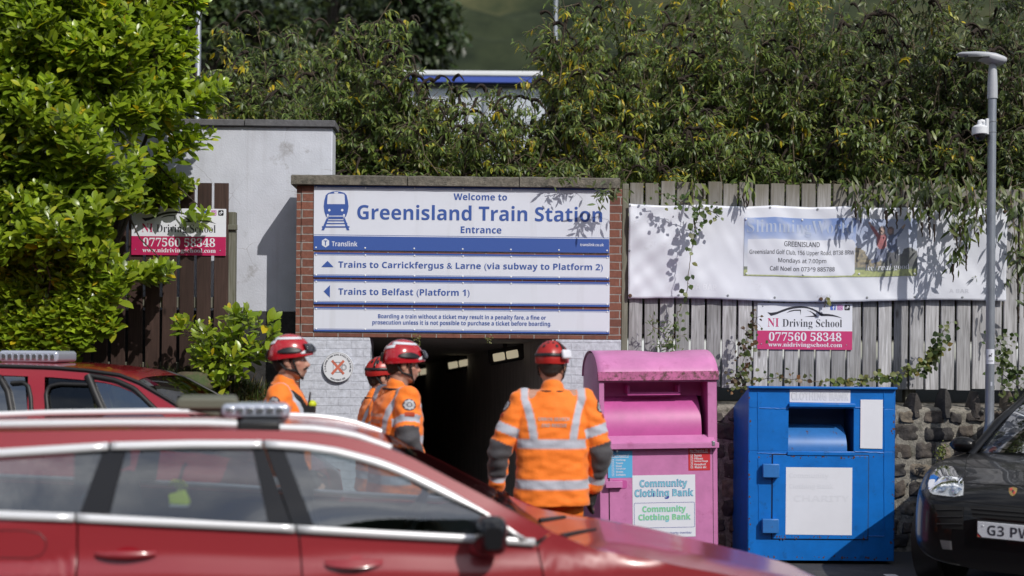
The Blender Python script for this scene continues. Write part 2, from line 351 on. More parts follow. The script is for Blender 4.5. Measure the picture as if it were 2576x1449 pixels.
def mat_wood(name, a, b_, rough=0.8, grain=1.0, algae=None, nail=None):
    """boards: 'Col' holds one random colour per board, which also shifts the grain"""
    m = bpy.data.materials.new(name); m.use_nodes = True; t = m.node_tree; L = t.links.new; b = t.nodes['Principled BSDF']
    at = t.nodes.new('ShaderNodeAttribute'); at.attribute_name = 'Col'
    tc = t.nodes.new('ShaderNodeTexCoord'); sc = t.nodes.new('ShaderNodeVectorMath'); sc.operation = 'SCALE'; sc.inputs['Scale'].default_value = 37.0
    L(at.outputs['Vector'], sc.inputs[0])
    ad = t.nodes.new('ShaderNodeVectorMath'); L(tc.outputs['Object'], ad.inputs[0]); L(sc.outputs[0], ad.inputs[1])
    mp = t.nodes.new('ShaderNodeMapping'); mp.inputs['Scale'].default_value = (9, 9, 0.55); L(ad.outputs[0], mp.inputs['Vector'])
    # knots bend the grain
    vo = t.nodes.new('ShaderNodeTexVoronoi'); vo.inputs['Scale'].default_value = 1.0; vo.inputs['Randomness'].default_value = 1.0
    mk = t.nodes.new('ShaderNodeMapping'); mk.inputs['Scale'].default_value = (6.5, 1.0, 2.6); L(ad.outputs[0], mk.inputs['Vector']); L(mk.outputs[0], vo.inputs['Vector'])
    kn = t.nodes.new('ShaderNodeMapRange'); kn.inputs[1].default_value = 0.05; kn.inputs[2].default_value = 0.14; kn.inputs[3].default_value = 1; kn.inputs[4].default_value = 0
    L(vo.outputs['Distance'], kn.inputs[0])
    wv = t.nodes.new('ShaderNodeTexNoise'); wv.inputs['Scale'].default_value = 5.0; wv.inputs['Detail'].default_value = 6; wv.inputs['Distortion'].default_value = 1.2
    L(mp.outputs[0], wv.inputs['Vector'])
    n2 = t.nodes.new('ShaderNodeTexNoise'); n2.inputs['Scale'].default_value = 1.6; n2.inputs['Detail'].default_value = 4; L(ad.outputs[0], n2.inputs['Vector'])
    r1 = t.nodes.new('ShaderNodeMapRange'); r1.inputs[1].default_value = 0.3; r1.inputs[2].default_value = 0.7; L(wv.outputs['Fac'], r1.inputs[0])
    mx = t.nodes.new('ShaderNodeMix'); mx.data_type = 'RGBA'; L(r1.outputs[0], mx.inputs['Factor']); mx.inputs['A'].default_value = (*a, 1); mx.inputs['B'].default_value = (*b_, 1)
    sp = t.nodes.new('ShaderNodeSeparateColor'); L(at.outputs['Color'], sp.inputs[0])
    br = t.nodes.new('ShaderNodeMapRange'); br.inputs[3].default_value = 0.66; br.inputs[4].default_value = 1.18; L(sp.outputs[0], br.inputs[0])
    r2 = t.nodes.new('ShaderNodeMapRange'); r2.inputs[1].default_value = 0.3; r2.inputs[2].default_value = 0.7; r2.inputs[3].default_value = 0.8; r2.inputs[4].default_value = 1.12; L(n2.outputs['Fac'], r2.inputs[0])
    mu = t.nodes.new('ShaderNodeMath'); mu.operation = 'MULTIPLY'; L(br.outputs[0], mu.inputs[0]); L(r2.outputs[0], mu.inputs[1])
    vm = t.nodes.new('ShaderNodeVectorMath'); vm.operation = 'SCALE'; L(mx.outputs['Result'], vm.inputs[0]); L(mu.outputs[0], vm.inputs['Scale'])
    mk2 = t.nodes.new('ShaderNodeMix'); mk2.data_type = 'RGBA'; L(kn.outputs[0], mk2.inputs['Factor']); L(vm.outputs[0], mk2.inputs['A'])
    mk2.inputs['B'].default_value = (a[0] * 0.45, a[1] * 0.42, a[2] * 0.4, 1)
    cs = mk2.outputs['Result']
    if algae:                                                    # green-brown weathering creeping down from the board tops
        zt_, dep_, col_ = algae
        sz = t.nodes.new('ShaderNodeSeparateXYZ'); L(tc.outputs['Object'], sz.inputs[0])
        n4 = t.nodes.new('ShaderNodeTexNoise'); n4.inputs['Scale'].default_value = 3.0; n4.inputs['Detail'].default_value = 5
        m4 = t.nodes.new('ShaderNodeMapping'); m4.inputs['Scale'].default_value = (3, 3, 0.7); L(ad.outputs[0], m4.inputs['Vector']); L(m4.outputs[0], n4.inputs['Vector'])
        z4 = t.nodes.new('ShaderNodeMath'); z4.operation = 'MULTIPLY_ADD'; L(n4.outputs['Fac'], z4.inputs[0]); z4.inputs[1].default_value = 0.9 * dep_; L(sz.outputs['Z'], z4.inputs[2])
        r4 = t.nodes.new('ShaderNodeMapRange'); r4.inputs[1].default_value = zt_ - dep_ * 0.55; r4.inputs[2].default_value = zt_ + dep_ * 0.6; r4.inputs[4].default_value = 0.85; L(z4.outputs[0], r4.inputs[0])
        x4 = t.nodes.new('ShaderNodeMix'); x4.data_type = 'RGBA'; L(r4.outputs[0], x4.inputs['Factor']); L(cs, x4.inputs['A']); x4.inputs['B'].default_value = (*col_, 1); cs = x4.outputs['Result']
    L(cs, b.inputs['Base Color']); b.inputs['Roughness'].default_value = rough; b.inputs['Specular IOR Level'].default_value = 0.3
    bp = t.nodes.new('ShaderNodeBump'); bp.inputs['Strength'].default_value = 0.35 * grain; bp.inputs['Distance'].default_value = 0.004
    L(wv.outputs['Fac'], bp.inputs['Height']); L(bp.outputs[0], b.inputs['Normal'])
    return m

# ------------------------------------------------------------------ lettering
def _alpha(s, up, lo, dg):
    r = ''
    for ch in s:
        if 'A' <= ch <= 'Z': r += chr(up + ord(ch) - 65)
        elif 'a' <= ch <= 'z': r += chr(lo + ord(ch) - 97)
        elif '0' <= ch <= '9' and dg: r += chr(dg + ord(ch) - 48)
        else: r += ch
    return r
def styled(s, style):
    if style == 'bold': return _alpha(s, 0x1D5D4, 0x1D5EE, 0x1D7EC)
    if style == 'serif': return _alpha(s, 0x1D400, 0x1D41A, 0x1D7CE)
    if style == 'sans': return _alpha(s, 0x1D5A0, 0x1D5BA, 0x1D7E2)
    if style == 'script': return _alpha(s, 0x1D468, 0x1D482, 0x1D7CE)
    return s
_tcache = {}
def text_shape(s, style='bold', off=0.0, space=1.0):
    key = (s, style, off, space)
    if key in _tcache: return _tcache[key]
    c = bpy.data.curves.new('t', 'FONT'); c.body = styled(s, style); c.offset = off; c.resolution_u = 3; c.space_character = space
    o = bpy.data.objects.new('t', c); COL.objects.link(o)
    dg = bpy.context.evaluated_depsgraph_get(); dg.update()
    me = bpy.data.meshes.new_from_object(o.evaluated_get(dg))
    co = coords(me)[:, :2].copy(); fs = [tuple(p.vertices) for p in me.polygons]
    bpy.data.objects.remove(o); bpy.data.meshes.remove(me); bpy.data.curves.remove(c)
    lo, hi = co.min(0), co.max(0)
    _tcache[key] = ((co - lo) / np.maximum(hi - lo, 1e-6), fs, (hi - lo))
    return _tcache[key]
def add_text(mb, s, x0, x1, z0, z1, y, style='bold', off=0.0, m=0, warp=None):
    """lettering whose ink fills the box x0..x1, z0..z1"""
    co, fs, _ = text_shape(s, style, off)
    pts = [(x0 + p[0] * (x1 - x0), y, z0 + p[1] * (z1 - z0)) for p in co]
    if warp: pts = [warp(p) for p in pts]
    mb.add(pts, fs, m)
def disc(mb, x, z, r, y, m=0, n=20, sq=1.0): mb.sheet([(x + r * cos(2 * pi * i / n), z + r * sq * sin(2 * pi * i / n)) for i in range(n)], y, m)
def ring(mb, x, z, r0, r1, y, m=0, n=28):
    a = [(x + r0 * cos(2 * pi * i / n), y, z + r0 * sin(2 * pi * i / n)) for i in range(n)]
    b = [(x + r1 * cos(2 * pi * i / n), y, z + r1 * sin(2 * pi * i / n)) for i in range(n)]
    mb.add(a + b, [(i, (i + 1) % n, (i + 1) % n + n, i + n) for i in range(n)], m)
def rrect(x0, x1, z0, z1, r, k=5):
    pts = []
    for cx, cz, a0 in ((x1 - r, z1 - r, 0), (x0 + r, z1 - r, 90), (x0 + r, z0 + r, 180), (x1 - r, z0 + r, 270)):
        pts += [(cx + r * cos(R(a0 + 90 * i / k)), cz + r * sin(R(a0 + 90 * i / k))) for i in range(k + 1)]
    return pts
# ================================================================== SETTING
YAW = R(1.5)
M_asph = mat('asphalt', (0.045, 0.045, 0.048), 0.9, nz=0.35, nsc=55, bump=0.6, bsc=220, dirt=((0.10, 0.10, 0.095), 2.5, 0.52, 0.75))
M_earth = mat('earth', (0.09, 0.07, 0.045), 0.95, nz=0.5, nsc=9, bump=1.0, bsc=18, dirt=((0.05, 0.075, 0.025), 5, 0.45, 0.6))
M_paintline = mat('road_paint', (0.6, 0.6, 0.58), 0.8, nz=0.25, nsc=60)
mb = MB()
_xs = [-900, -60, -14, -6, 0, 6, 14, 60, 900]; _ys = [-600, -40, -8, 0, 6, 12.6, 16, 60, 1500]
mb.grid([[(x, y, 0) for x in _xs] for y in _ys], flip=True)
tag(mb.build('ground', M_asph), kind='structure')
mb = MB()
for x in (3.05, 5.5):
    mb.box(x, x + 0.1, 6.2, 10.4, 0.004, 0.0055)
tag(mb.build('parking_line', M_paintline), kind='structure')

# embankment carrying the railway, cut by the subway below it
mb = MB(); rows = []
for y, z in ((12.63, 2.12), (12.8, 2.17), (13.6, 2.35), (15.2, 2.75), (18, 2.8), (45, 2.8), (60, 2.6)):
    rows.append([(x, y + 0.02 * x, z + (0.12 * noise.noise(Vector((x * 0.7, y, 0))) if z > 2.2 else 0)) for x in np.linspace(-60, 60, 61)])
mb.grid(rows, flip=True)
tag(mb.build('embankment', M_earth), kind='structure')

M_hill = bpy.data.materials.new('wooded_hill'); M_hill.use_nodes = True
_t = M_hill.node_tree; _b = _t.nodes['Principled BSDF']; _b.inputs['Roughness'].default_value = 1; _b.inputs['Specular IOR Level'].default_value = 0.05
_tc = _t.nodes.new('ShaderNodeTexCoord'); _n1 = _t.nodes.new('ShaderNodeTexNoise'); _n1.inputs['Scale'].default_value = 0.045; _n1.inputs['Detail'].default_value = 8
_n1.inputs['Roughness'].default_value = 0.7
_r1 = _t.nodes.new('ShaderNodeValToRGB'); _e = _r1.color_ramp.elements
_e[0].position = 0.36; _e[0].color = (0.017, 0.023, 0.015, 1); _e[1].position = 0.66; _e[1].color = (0.085, 0.085, 0.042, 1)
_x = _e.new(0.5); _x.color = (0.038, 0.048, 0.026, 1)
_t.links.new(_tc.outputs['Object'], _n1.inputs['Vector']); _t.links.new(_n1.outputs['Fac'], _r1.inputs[0]); _t.links.new(_r1.outputs[0], _b.inputs['Base Color'])
mb = MB(); rows = []
for y in np.concatenate([np.linspace(60, 260, 90), np.linspace(266, 620, 30)]):
    row = []
    for x in np.linspace(-260, 260, 120):
        h = 0.46 * (y - 60) if y < 400 else 0.46 * 340 + 0.1 * (y - 400)
        p = Vector((x, y, 0)); h += min(1, (y - 60) / 40) * (5 * noise.noise(p * 0.03) + 2.6 * noise.noise(p * 0.13) + 1.5 * noise.noise(p * 0.4))
        row.append((x, y, 2.5 + h))
    rows.append(row)
mb.grid(rows, flip=True)
tag(mb.build('hill', M_hill, angle=180), kind='structure')

# ------------------------------------------------------------------ brick portal
BW = Plane(1160, 11.8, YAW)
M_brick = mat_brick('red_brick', (0.23, 0.088, 0.058), (0.15, 0.058, 0.042), (0.30, 0.27, 0.25), stain=(0.42, 0.38, 0.36))
M_pbrick = mat_brick('painted_brick', (0.56, 0.585, 0.66), (0.54, 0.565, 0.64), (0.525, 0.55, 0.625), painted=(0.30, 0.29, 0.30), bump=0.75)
M_cope = mat('weathered_concrete', (0.16, 0.145, 0.12), 0.95, nz=0.45, nsc=24, bump=1.0, bsc=90, dirt=((0.05, 0.05, 0.042), 9, 0.48, 0.68))
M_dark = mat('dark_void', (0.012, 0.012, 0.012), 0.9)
portal = BW.put(empty('brick_portal', 'red brick wall over the subway mouth with painted lower piers and stone coping', 'wall'))
def uvB(px, py, d=0.0): return BW.uv(px, py, d)
uL, _ = uvB(757, 640); uR, _ = uvB(1564, 640); _, zT = uvB(748, 466); _, zLin = uvB(1160, 851)
uOL, _ = uvB(932, 1000); uOR, _ = uvB(1388, 1000)
mb = MB(); mb.box(uL, uR, 0, 0.34, zLin, zT)
bk = mb.build('brickwork', M_brick, portal, bevel=0.006)
mb = MB(); mb.box(uL - 0.045, uL - 0.001, 0.012, 0.33, 0.0, zT - 0.002)
mb.build('corner_return', M_brick, portal)
def ragged(u0, u1, edge_right, seed):
    """pier outline with a chipped inner edge"""
    r = random.Random(seed); n = 26; zs = [i * (zLin - 0.003) / n for i in range(n + 1)]; out = []
    for z in zs: out.append(((u1 if edge_right else u0) + r.uniform(-0.012, 0.012) + (0.03 if (z > zLin - 0.12 and not edge_right) else 0), z))
    return ([(u0, 0)] + out + [(u0, zLin - 0.003)]) if edge_right else ([(u1, 0), (u1, zLin - 0.003)] + out[::-1])
for a, b, er, sd in ((uL, uOL, True, 1), (uOR, uR, False, 2)):
    mb = MB(); mb.prism(ragged(a, b, er, sd), -0.004, 0.34)
    mb.build('pier', M_pbrick, portal, bevel=0.004)
cu0, _ = uvB(733, 455); cu1, _ = uvB(1560, 455); _, cz1 = uvB(737, 440)
cuts = [cu0, uvB(1167 - 0, 455)[0], uvB(1306, 455)[0], cu1]; cuts[1] = uvB(1026, 455)[0]
for i in range(3):
    mb = MB()
    pts = [(cuts[i] + 0.004, -0.06), (cuts[i + 1] - 0.004, -0.06), (cuts[i + 1] - 0.004, 0.40), (cuts[i] + 0.004, 0.40)]
    zz0, zz1 = zT + 0.002, cz1 + rnd.uniform(-0.006, 0.004)
    nx = 14; g = []
    for j in range(nx + 1):
        x = pts[0][0] + (pts[1][0] - pts[0][0]) * j / nx; wob = 0.006 * noise.noise(Vector((x * 7, i, 0)))
        g.append([(x, 0.40, zz0), (x, 0.40, zz1 + wob), (x, 0.02, zz1 + 0.008 + wob), (x, -0.055 + wob, zz1 - 0.012), (x, -0.06 + wob, zz0 + 0.002), (x, 0.0, zz0), (x, 0.40, zz0)])
    mb.grid(g, flip=True); mb.add(g[0], [tuple(range(7))]); mb.add(g[-1], [tuple(range(6, -1, -1))])
    mb.build('coping_stone', M_cope, portal)

# subway behind it, running back and to the left, slightly downhill
M_tun = mat('subway_wall', (0.38, 0.355, 0.335), 0.75, nz=0.3, nsc=3, stretch=(6, 6, 0.6))
tun = BW.put(empty('subway', 'dark pedestrian subway leading back under the railway behind the brick opening', 'subway'))
def tpt(u, y, z): return (u - 0.21 * max(0, y - 0.34), y, z - 0.045 * max(0, y - 0.34))
ys = [0.345, 2, 4, 7, 11]
mb = MB(); mb.grid([[tpt(uOL - 0.02, y, z) for z in (0.012, zLin + 0.02)] for y in ys]); mb.build('left_wall', M_tun, tun)
mb = MB(); mb.grid([[tpt(uOR + 0.02, y, z) for z in (0.012, zLin + 0.02)] for y in ys], flip=True); mb.build('right_wall', M_tun, tun)
mb = MB(); mb.grid([[tpt(u, y, zLin + 0.02) for u in (uOL - 0.02, uOR + 0.02)] for y in ys]); mb.build('ceiling', M_tun, tun)
mb = MB(); mb.grid([[tpt(u, y, 0.012) for u in (uOL - 0.02, uOR + 0.02)] for y in ys], flip=True)
mb.build('floor', M_asph, tun)
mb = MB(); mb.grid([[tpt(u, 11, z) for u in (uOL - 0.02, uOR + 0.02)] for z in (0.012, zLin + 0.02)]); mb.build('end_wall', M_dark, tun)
M_lampglow = mat('lamp_diffuser', (0.75, 0.66, 0.46), 0.4, emit=0.48)
M_black = mat('black_metal', (0.012, 0.012, 0.013), 0.45)
_lb = ('lit bulkhead lamp nearest the subway mouth, right of the two in sight', 'lit bulkhead lamp further back in the subway, the middle one of the row',
       'lit bulkhead lamp deepest in the subway, partly behind a helmeted head')
for i, (px, py, Y, wd, hh) in enumerate(((1274, 896, 13.3, 0.275, 0.085), (1155, 917, 16.2, 0.27, 0.085), (1056, 938, 19.3, 0.27, 0.09))):
    p = P(px, py, Y); t = empty('bulkhead_lamp', _lb[i], 'lamp', p, group='bulkhead lamps in the subway')
    rot = Matrix.Rotation(R(11), 4, 'Y')
    t.rotation_euler = (R(-12), R(-11), R(-8))
    mb = MB(); mb.box(-wd / 2 - 0.05, wd / 2 + 0.09, -0.02, 0.06, -hh / 2 - 0.015, hh / 2 + 0.05); mb.box(-0.02, 0.02, 0.0, 0.04, hh / 2, 0.32); mb.build('housing', M_black, t, bevel=0.008)
    for k in (0, 1):
        mb = MB(); x0 = -wd / 2 + k * (wd / 2 + 0.006)
        mb.box(x0, x0 + wd / 2 - 0.012, -0.045, -0.0205, -hh / 2, hh / 2); mb.build('diffuser', M_lampglow, t, bevel=0.012)

# ------------------------------------------------------------------ white rendered wall
M_render = mat('white_render', (0.56, 0.585, 0.66), 0.9, nz=0.10, nsc=3, bump=0.25, bsc=60, dirt=((0.26, 0.25, 0.25), 3.4, 0.58, 0.74))
cracks(M_render, (0.27, 0.26, 0.27), 2.2, 0.006)
M_plinth = mat('tarred_plinth', (0.035, 0.034, 0.035), 0.9, nz=0.4, nsc=12, bump=0.6, bsc=40)
M_copegrey = mat('grey_coping', (0.115, 0.115, 0.125), 0.85, nz=0.25, nsc=14, bump=0.4, bsc=60)
WW = Plane(600, 12.28, YAW)
ww = WW.put(empty('rendered_wall', 'white rendered retaining wall with grey coping left of the brick entrance', 'wall'))
wa, _ = WW.uv(60, 600); wb, _ = WW.uv(835, 500); _, wz1 = WW.uv(660, 319); _, wz0 = WW.uv(660, 784)
mb = MB(); mb.box(wa, wb, 0, 0.28, wz0, wz1); mb.build('render_face', M_render, ww, bevel=0.008)
mb = MB(); mb.box(wa, wb, 0.004, 0.276, 0, wz0 - 0.002); mb.build('plinth', M_plinth, ww)
_cs = [wa, WW.uv(300, 310)[0], WW.uv(616, 310)[0], WW.uv(845, 310)[0]]; _, wz2 = WW.uv(660, 304)
for i in range(3):
    mb = MB(); mb.box(_cs[i] + 0.003, _cs[i + 1] - 0.003, -0.04, 0.32, wz1 + 0.001, wz2 + 0.004 * i); mb.build('coping_stone', M_copegrey, ww, bevel=0.006)

# ------------------------------------------------------------------ fences
def picket_mesh(plane, spans, tops, bots, thick, seed, y0=0.0):
    r = random.Random(seed); mb = MB(); cols = []
    for (a, b), tp, bt in zip(spans, tops, bots):
        c = (r.random(), r.random(), r.random()); k = len(mb.v); dy = r.uniform(-0.004, 0.004); sk = r.uniform(-0.004, 0.004); nseg = 8
        g = []
        for i in range(nseg + 1):
            z = bt + (tp - bt) * i / nseg; sx = sk * (i / nseg - 0.5)
            wb_ = 0.0015 * sin(i * 1.3 + seed + a * 20)
            e = 0.004
            g.append([(a + sx, y0 + dy + thick, z), (a + sx + wb_, y0 + dy + e, z), (a + sx + e + wb_, y0 + dy, z), (b + sx - e + wb_, y0 + dy, z), (b + sx + wb_, y0 + dy + e, z), (b + sx, y0 + dy + thick, z), (a + sx, y0 + dy + thick, z)])
        mb.grid(g, flip=False); mb.add(g[0][:6], [tuple(range(6))]); mb.add(g[-1][:6], [tuple(range(5, -1, -1))])
        cols += [c] * (len(mb.v) - k)
    return mb, cols
M_wood = mat_wood('weathered_wood', (0.25, 0.245, 0.25), (0.54, 0.54, 0.565), algae=(3.36, 0.34, (0.15, 0.135, 0.095)))
M_woodold = mat_wood('mossy_wood', (0.12, 0.12, 0.085), (0.22, 0.215, 0.18))
FP = Plane(2000, 11.98, YAW)
fence = FP.put(empty('picket_fence', 'tall weathered grey close-boarded timber fence standing on the stone wall', 'fence'))
spans, tops, bots = [], [], []; px = 1582.0; rr = random.Random(4)
_, fz0 = FP.uv(2000, 976); _, fz1 = FP.uv(1900, 461)
while px < 2790:
    a, _ = FP.uv(px, 800); b, _ = FP.uv(px + 34 + rr.uniform(-1, 1), 800); spans.append((a, b))
    tops.append(fz1 + rr.uniform(-0.012, 0.016) + (0.0 if px < 2400 else -0.03)); bots.append(fz0 + rr.uniform(-0.012, 0.012)); px += 39.3
mb, cols = picket_mesh(FP, spans, tops, bots, 0.022, 3)
o = mb.build('picket_panel', M_wood, fence); set_col(o.data, cols)
for py in (560, 832):
    _, z = FP.uv(2000, py); mb = MB(); mb.box(spans[0][0] - 0.02, spans[-1][1], 0.03, 0.075, z - 0.045, z + 0.045)
    o = mb.build('rail', M_woodold, fence, bevel=0.004); set_col(o.data, [(0.5, 0.2, 0.9)] * len(o.data.vertices))
for i, px in enumerate((1572, 1960, 2300, 2640)):
    u, _ = FP.uv(px, 700); mb = MB()
    if i == 0: mb.box(u - 0.03, u + 0.027, -0.012, 0.07, 0, fz1 - 0.02)
    else: mb.box(u - 0.05, u + 0.05, 0.078, 0.17, fz0 - 0.3, fz1 - 0.05)
    o = mb.build('post', M_woodold, fence, bevel=0.005); set_col(o.data, [(0.8 if i == 0 else 0.3, 0.1 * i, 0.4)] * len(o.data.vertices))

M_brown = mat_wood('brown_stained_wood', (0.040, 0.023, 0.019), (0.068, 0.040, 0.033), rough=0.6, grain=0.6)
BF = Plane(420, 11.75, YAW)
bfence = BF.put(empty('brown_fence', 'dark brown stained picket fence half covered by the laurel', 'fence'))
spans, tops, bots = [], [], []; px = 540.0 - 43 * 16; rr = random.Random(9)
while px < 545:
    a, _ = BF.uv(px - 2.5, 700); b, _ = BF.uv(px + 33, 700); spans.append((a, b))
    _, z1 = BF.uv(px, 461 + rr.uniform(-2, 2)); _, z0 = BF.uv(px, 952 + rr.uniform(-5, 6)); tops.append(z1); bots.append(z0); px += 43
mb, cols = picket_mesh(BF, spans, tops, bots, 0.022, 5)
o = mb.build('picket_panel', M_brown, bfence); set_col(o.data, cols)
for py in (760, 925):
    _, z = BF.uv(420, py); mb = MB(); mb.box(spans[0][0], spans[-1][1] - 0.02, 0.028, 0.07, z - 0.05, z + 0.05)
    o = mb.build('rail', M_woodold, bfence, bevel=0.004); set_col(o.data, [(0.2, 0.5, 0.9)] * len(o.data.vertices))
u, z1 = BF.uv(583, 532); _, z0 = BF.uv(583, 960); mb = MB()
mb.box(u - 0.035, u + 0.03, 0.03, 0.11, z0 - 0.2, z1); mb.box(u - 0.06, u + 0.05, 0.005, 0.029, z1 - 0.17, z1 - 0.12)
o = mb.build('post', M_woodold, bfence, bevel=0.006); set_col(o.data, [(0.6, 0.8, 0.3)] * len(o.data.vertices))

# ------------------------------------------------------------------ stone wall under the grey fence
M_stone = mat('basalt_stone', None, 0.85, nz=0.45, nsc=20, bump=0.9, bsc=45, attr=True)
M_mort = mat('rough_mortar', (0.22, 0.205, 0.175), 0.95, nz=0.5, nsc=30, bump=1.0, bsc=80, dirt=((0.035, 0.04, 0.02), 6, 0.55, 0.7))
SW = Plane(2100, 11.6, YAW)
sw = SW.put(empty('stone_wall', 'rough dark basalt rubble wall below the grey fence', 'wall'))
su0, _ = SW.uv(1566, 1100); su1, _ = SW.uv(2950, 1100); _, sz1 = SW.uv(2200, 1030)
mb = MB(); g = []
for x in np.linspace(su0, su1, 140):
    g.append([(x, 0.02 + 0.012 * noise.noise(Vector((x * 6, z * 6, 1))), z) for z in np.linspace(0, sz1, 34)] + [(x, 0.05, sz1 + 0.02), (x, 0.6, sz1 + 0.05), (x, 0.6, 0)])
mb.grid(g); mb.build('mortar', M_mort, sw, angle=180)
mb = MB(); cols = []; rr = random.Random(21)
def stone(x0, x1, z0, z1, bulge, base):
    k = len(mb.v); na, nb = 13, 10; g = []; tl = rr.uniform(-0.02, 0.02); sd = rr.random() * 50
    for i in range(na):
        row = []
        for j in range(nb):
            a, b = -1 + 2 * i / (na - 1), -1 + 2 * j / (nb - 1)
            # rounded-corner outline
            f = 1 - 0.09 * (abs(a) * abs(b)) ** 2
            x = (x0 + x1) / 2 + a * f * (x1 - x0) / 2; z = (z0 + z1) / 2 + b * f * (z1 - z0) / 2 + tl * a
            nn = noise.noise(Vector((x * 9 + sd, z * 9, sd))); n2 = noise.noise(Vector((x * 22, z * 22, sd)))
            x += 0.016 * n2; z += 0.020 * nn + 0.008 * n2
            y = 0.03 - bulge * (1 - abs(a) ** 12) * (1 - abs(b) ** 12) * (0.8 + 0.9 * nn) - 0.018 * n2 * (1 - abs(a) ** 8)
            row.append((x, y, z))
        g.append(row)
    mb.grid(g)
    cols.extend([base] * (len(mb.v) - k))
def stonecol():
    t = rr.random(); c = np.array([0.040, 0.038, 0.039]) * (1 - t) + np.array([0.090, 0.072, 0.058]) * t
    if rr.random() < 0.18: c = np.array([0.15, 0.125, 0.095])
    return tuple(c * rr.uniform(0.8, 1.15))
z = 0.02
while z < sz1 - 0.08:
    h = rr.uniform(0.13, 0.20); h = min(h, sz1 - z) if sz1 - z - h < 0.06 else h
    x = su0 - rr.random() * 0.2
    while x < su1:
        wd = rr.choice((rr.uniform(0.12, 0.2), rr.uniform(0.2, 0.36)))
        stone(x + 0.013, x + wd - 0.013, z + 0.008 + rr.uniform(-0.012, 0.02), z + h - 0.008 + rr.uniform(-0.02, 0.012), rr.uniform(0.022, 0.045), stonecol()); x += wd
    z += h
o = mb.build('stonework', M_stone, sw, angle=60); set_col(o.data, cols)
x = su0; px = 0                                               # upright cope stones
while x < su1:
    mb = MB(); cols = []; wd = rr.uniform(0.11, 0.19); h = rr.uniform(0.18, 0.27); g = []; sd = rr.random() * 60; n = 10
    for i in range(7):
        t = i / 6; z = sz1 - 0.07 + h * t; rx = wd / 2 * (1 - 0.45 * t ** 2.2) * (0.75 + 0.5 * (1 - abs(2 * t - 0.8)) * 0.6); row = []
        if i == 6: rx *= 0.45
        for j in range(n + 1):
            a = 2 * pi * (j % n) / n; q = 1 + 0.35 * noise.noise(Vector((cos(a) * 1.2 + sd, sin(a) * 1.2, z * 6)))
            row.append((x + wd / 2 + rx * q * cos(a), 0.10 + 0.13 * q * (1 - 0.35 * t) * sin(a), z))
        g.append(row)
    mb.grid(g, flip=True); mb.add(g[-1][:n], [tuple(range(n))])
    o = mb.build('cope_stone', M_stone, sw, angle=50); set_col(o.data, [tuple(0.8 * np.array(stonecol()))] * len(o.data.vertices))
    x += wd + rr.uniform(0.05, 0.18)

# ------------------------------------------------------------------ earth bank at the left below the brown fence
mb = MB(); rows = []
for px in np.linspace(-420, 752, 60):
    row = []
    for k in range(16):
        t = k / 15; Y = 11.95 - 1.05 * t; x = Xat(px, 11.6)
        zt = 1.56 - 0.28 * sstep(480, 760, np.float64(px)); z = zt * (1 - t ** 2.2) + 0.05 * noise.noise(Vector((x * 3, Y * 3, 2))) + 0.03 * noise.noise(Vector((x * 9, Y * 9, 2)))
        row.append((x, Y, max(z, -0.05)))
    rows.append(row)
mb.grid(rows); tag(mb.build('earth_bank', M_earth, angle=180), kind='structure')

# ------------------------------------------------------------------ beyond the embankment
M_steel = mat('galvanised_steel', (0.36, 0.38, 0.41), 0.38, metal=0.65, nz=0.15, nsc=12)
M_white = mat('white_panel', (0.74, 0.76, 0.80), 0.5, nz=0.06, nsc=3)
M_blue = mat('blue_band', (0.05, 0.095, 0.42), 0.45)
M_pglass = mat('frosted_glazing', (0.52, 0.56, 0.62), 0.25, nz=0.2, nsc=1.2)
t = empty('platform_shelter', 'white platform shelter with blue fascia band seen through the bushes', 'shelter', (Xat(1300, 21), 21, 2.8))
def shz(py): return Zat(py - 0.0, 21) - 2.8
xa, xb = Xat(1000, 21) - t.location.x, Xat(1420, 21) - t.location.x
mb = MB(); mb.box(xa, xb, -0.2, 2.6, shz(198), shz(185)); mb.build('roof', M_white, t, bevel=0.02)
mb = MB(); mb.box(xa + 0.02, xb - 0.02, -0.18, 2.58, shz(213), shz(198) - 0.002); mb.build('fascia', M_blue, t)
mb = MB(); mb.box(xa + 0.05, xb - 0.05, -0.1, 2.5, shz(220), shz(213) - 0.002); mb.build('gutter', M_black, t)
mb = MB(); mb.box(xa + 0.12, xb - 0.12, 0.02, 0.05, 0.05, shz(220) - 0.002); mb.build('glazing', M_pglass, t)
mb = MB(); mb.box(xa + 0.12, xb - 0.12, 2.38, 2.4, 0.05, shz(220) - 0.002); mb.build('glazing', M_pglass, t)
x = xa + 0.12
while x < xb:
    mb = MB(); mb.box(x, x + 0.06, -0.04, 0.018, 0, shz(220) - 0.002); mb.build('post', M_steel, t); x += 1.27
for px, Y, lab in ((492, 18.5, 'grey lamp column behind the laurel and brown fence'), (1391, 24, 'grey lamp column rising behind the yellowing bush beside the shelter')):
    t = empty('lamp_column', lab, 'lamp post', (Xat(px, Y), Y, 2.75))
    mb = MB(); mb.tube([(0, 0, 0), (0, 0, 1.2), (0, 0, 1.25), (0, 0, 6)], [0.06, 0.06, 0.042, 0.036], 12); mb.build('column', M_steel, t)
    mb = MB(); mb.box(-0.5, 0.12, -0.12, 0.12, 6.0, 6.07); mb.build('lantern', M_steel, t, bevel=0.02)
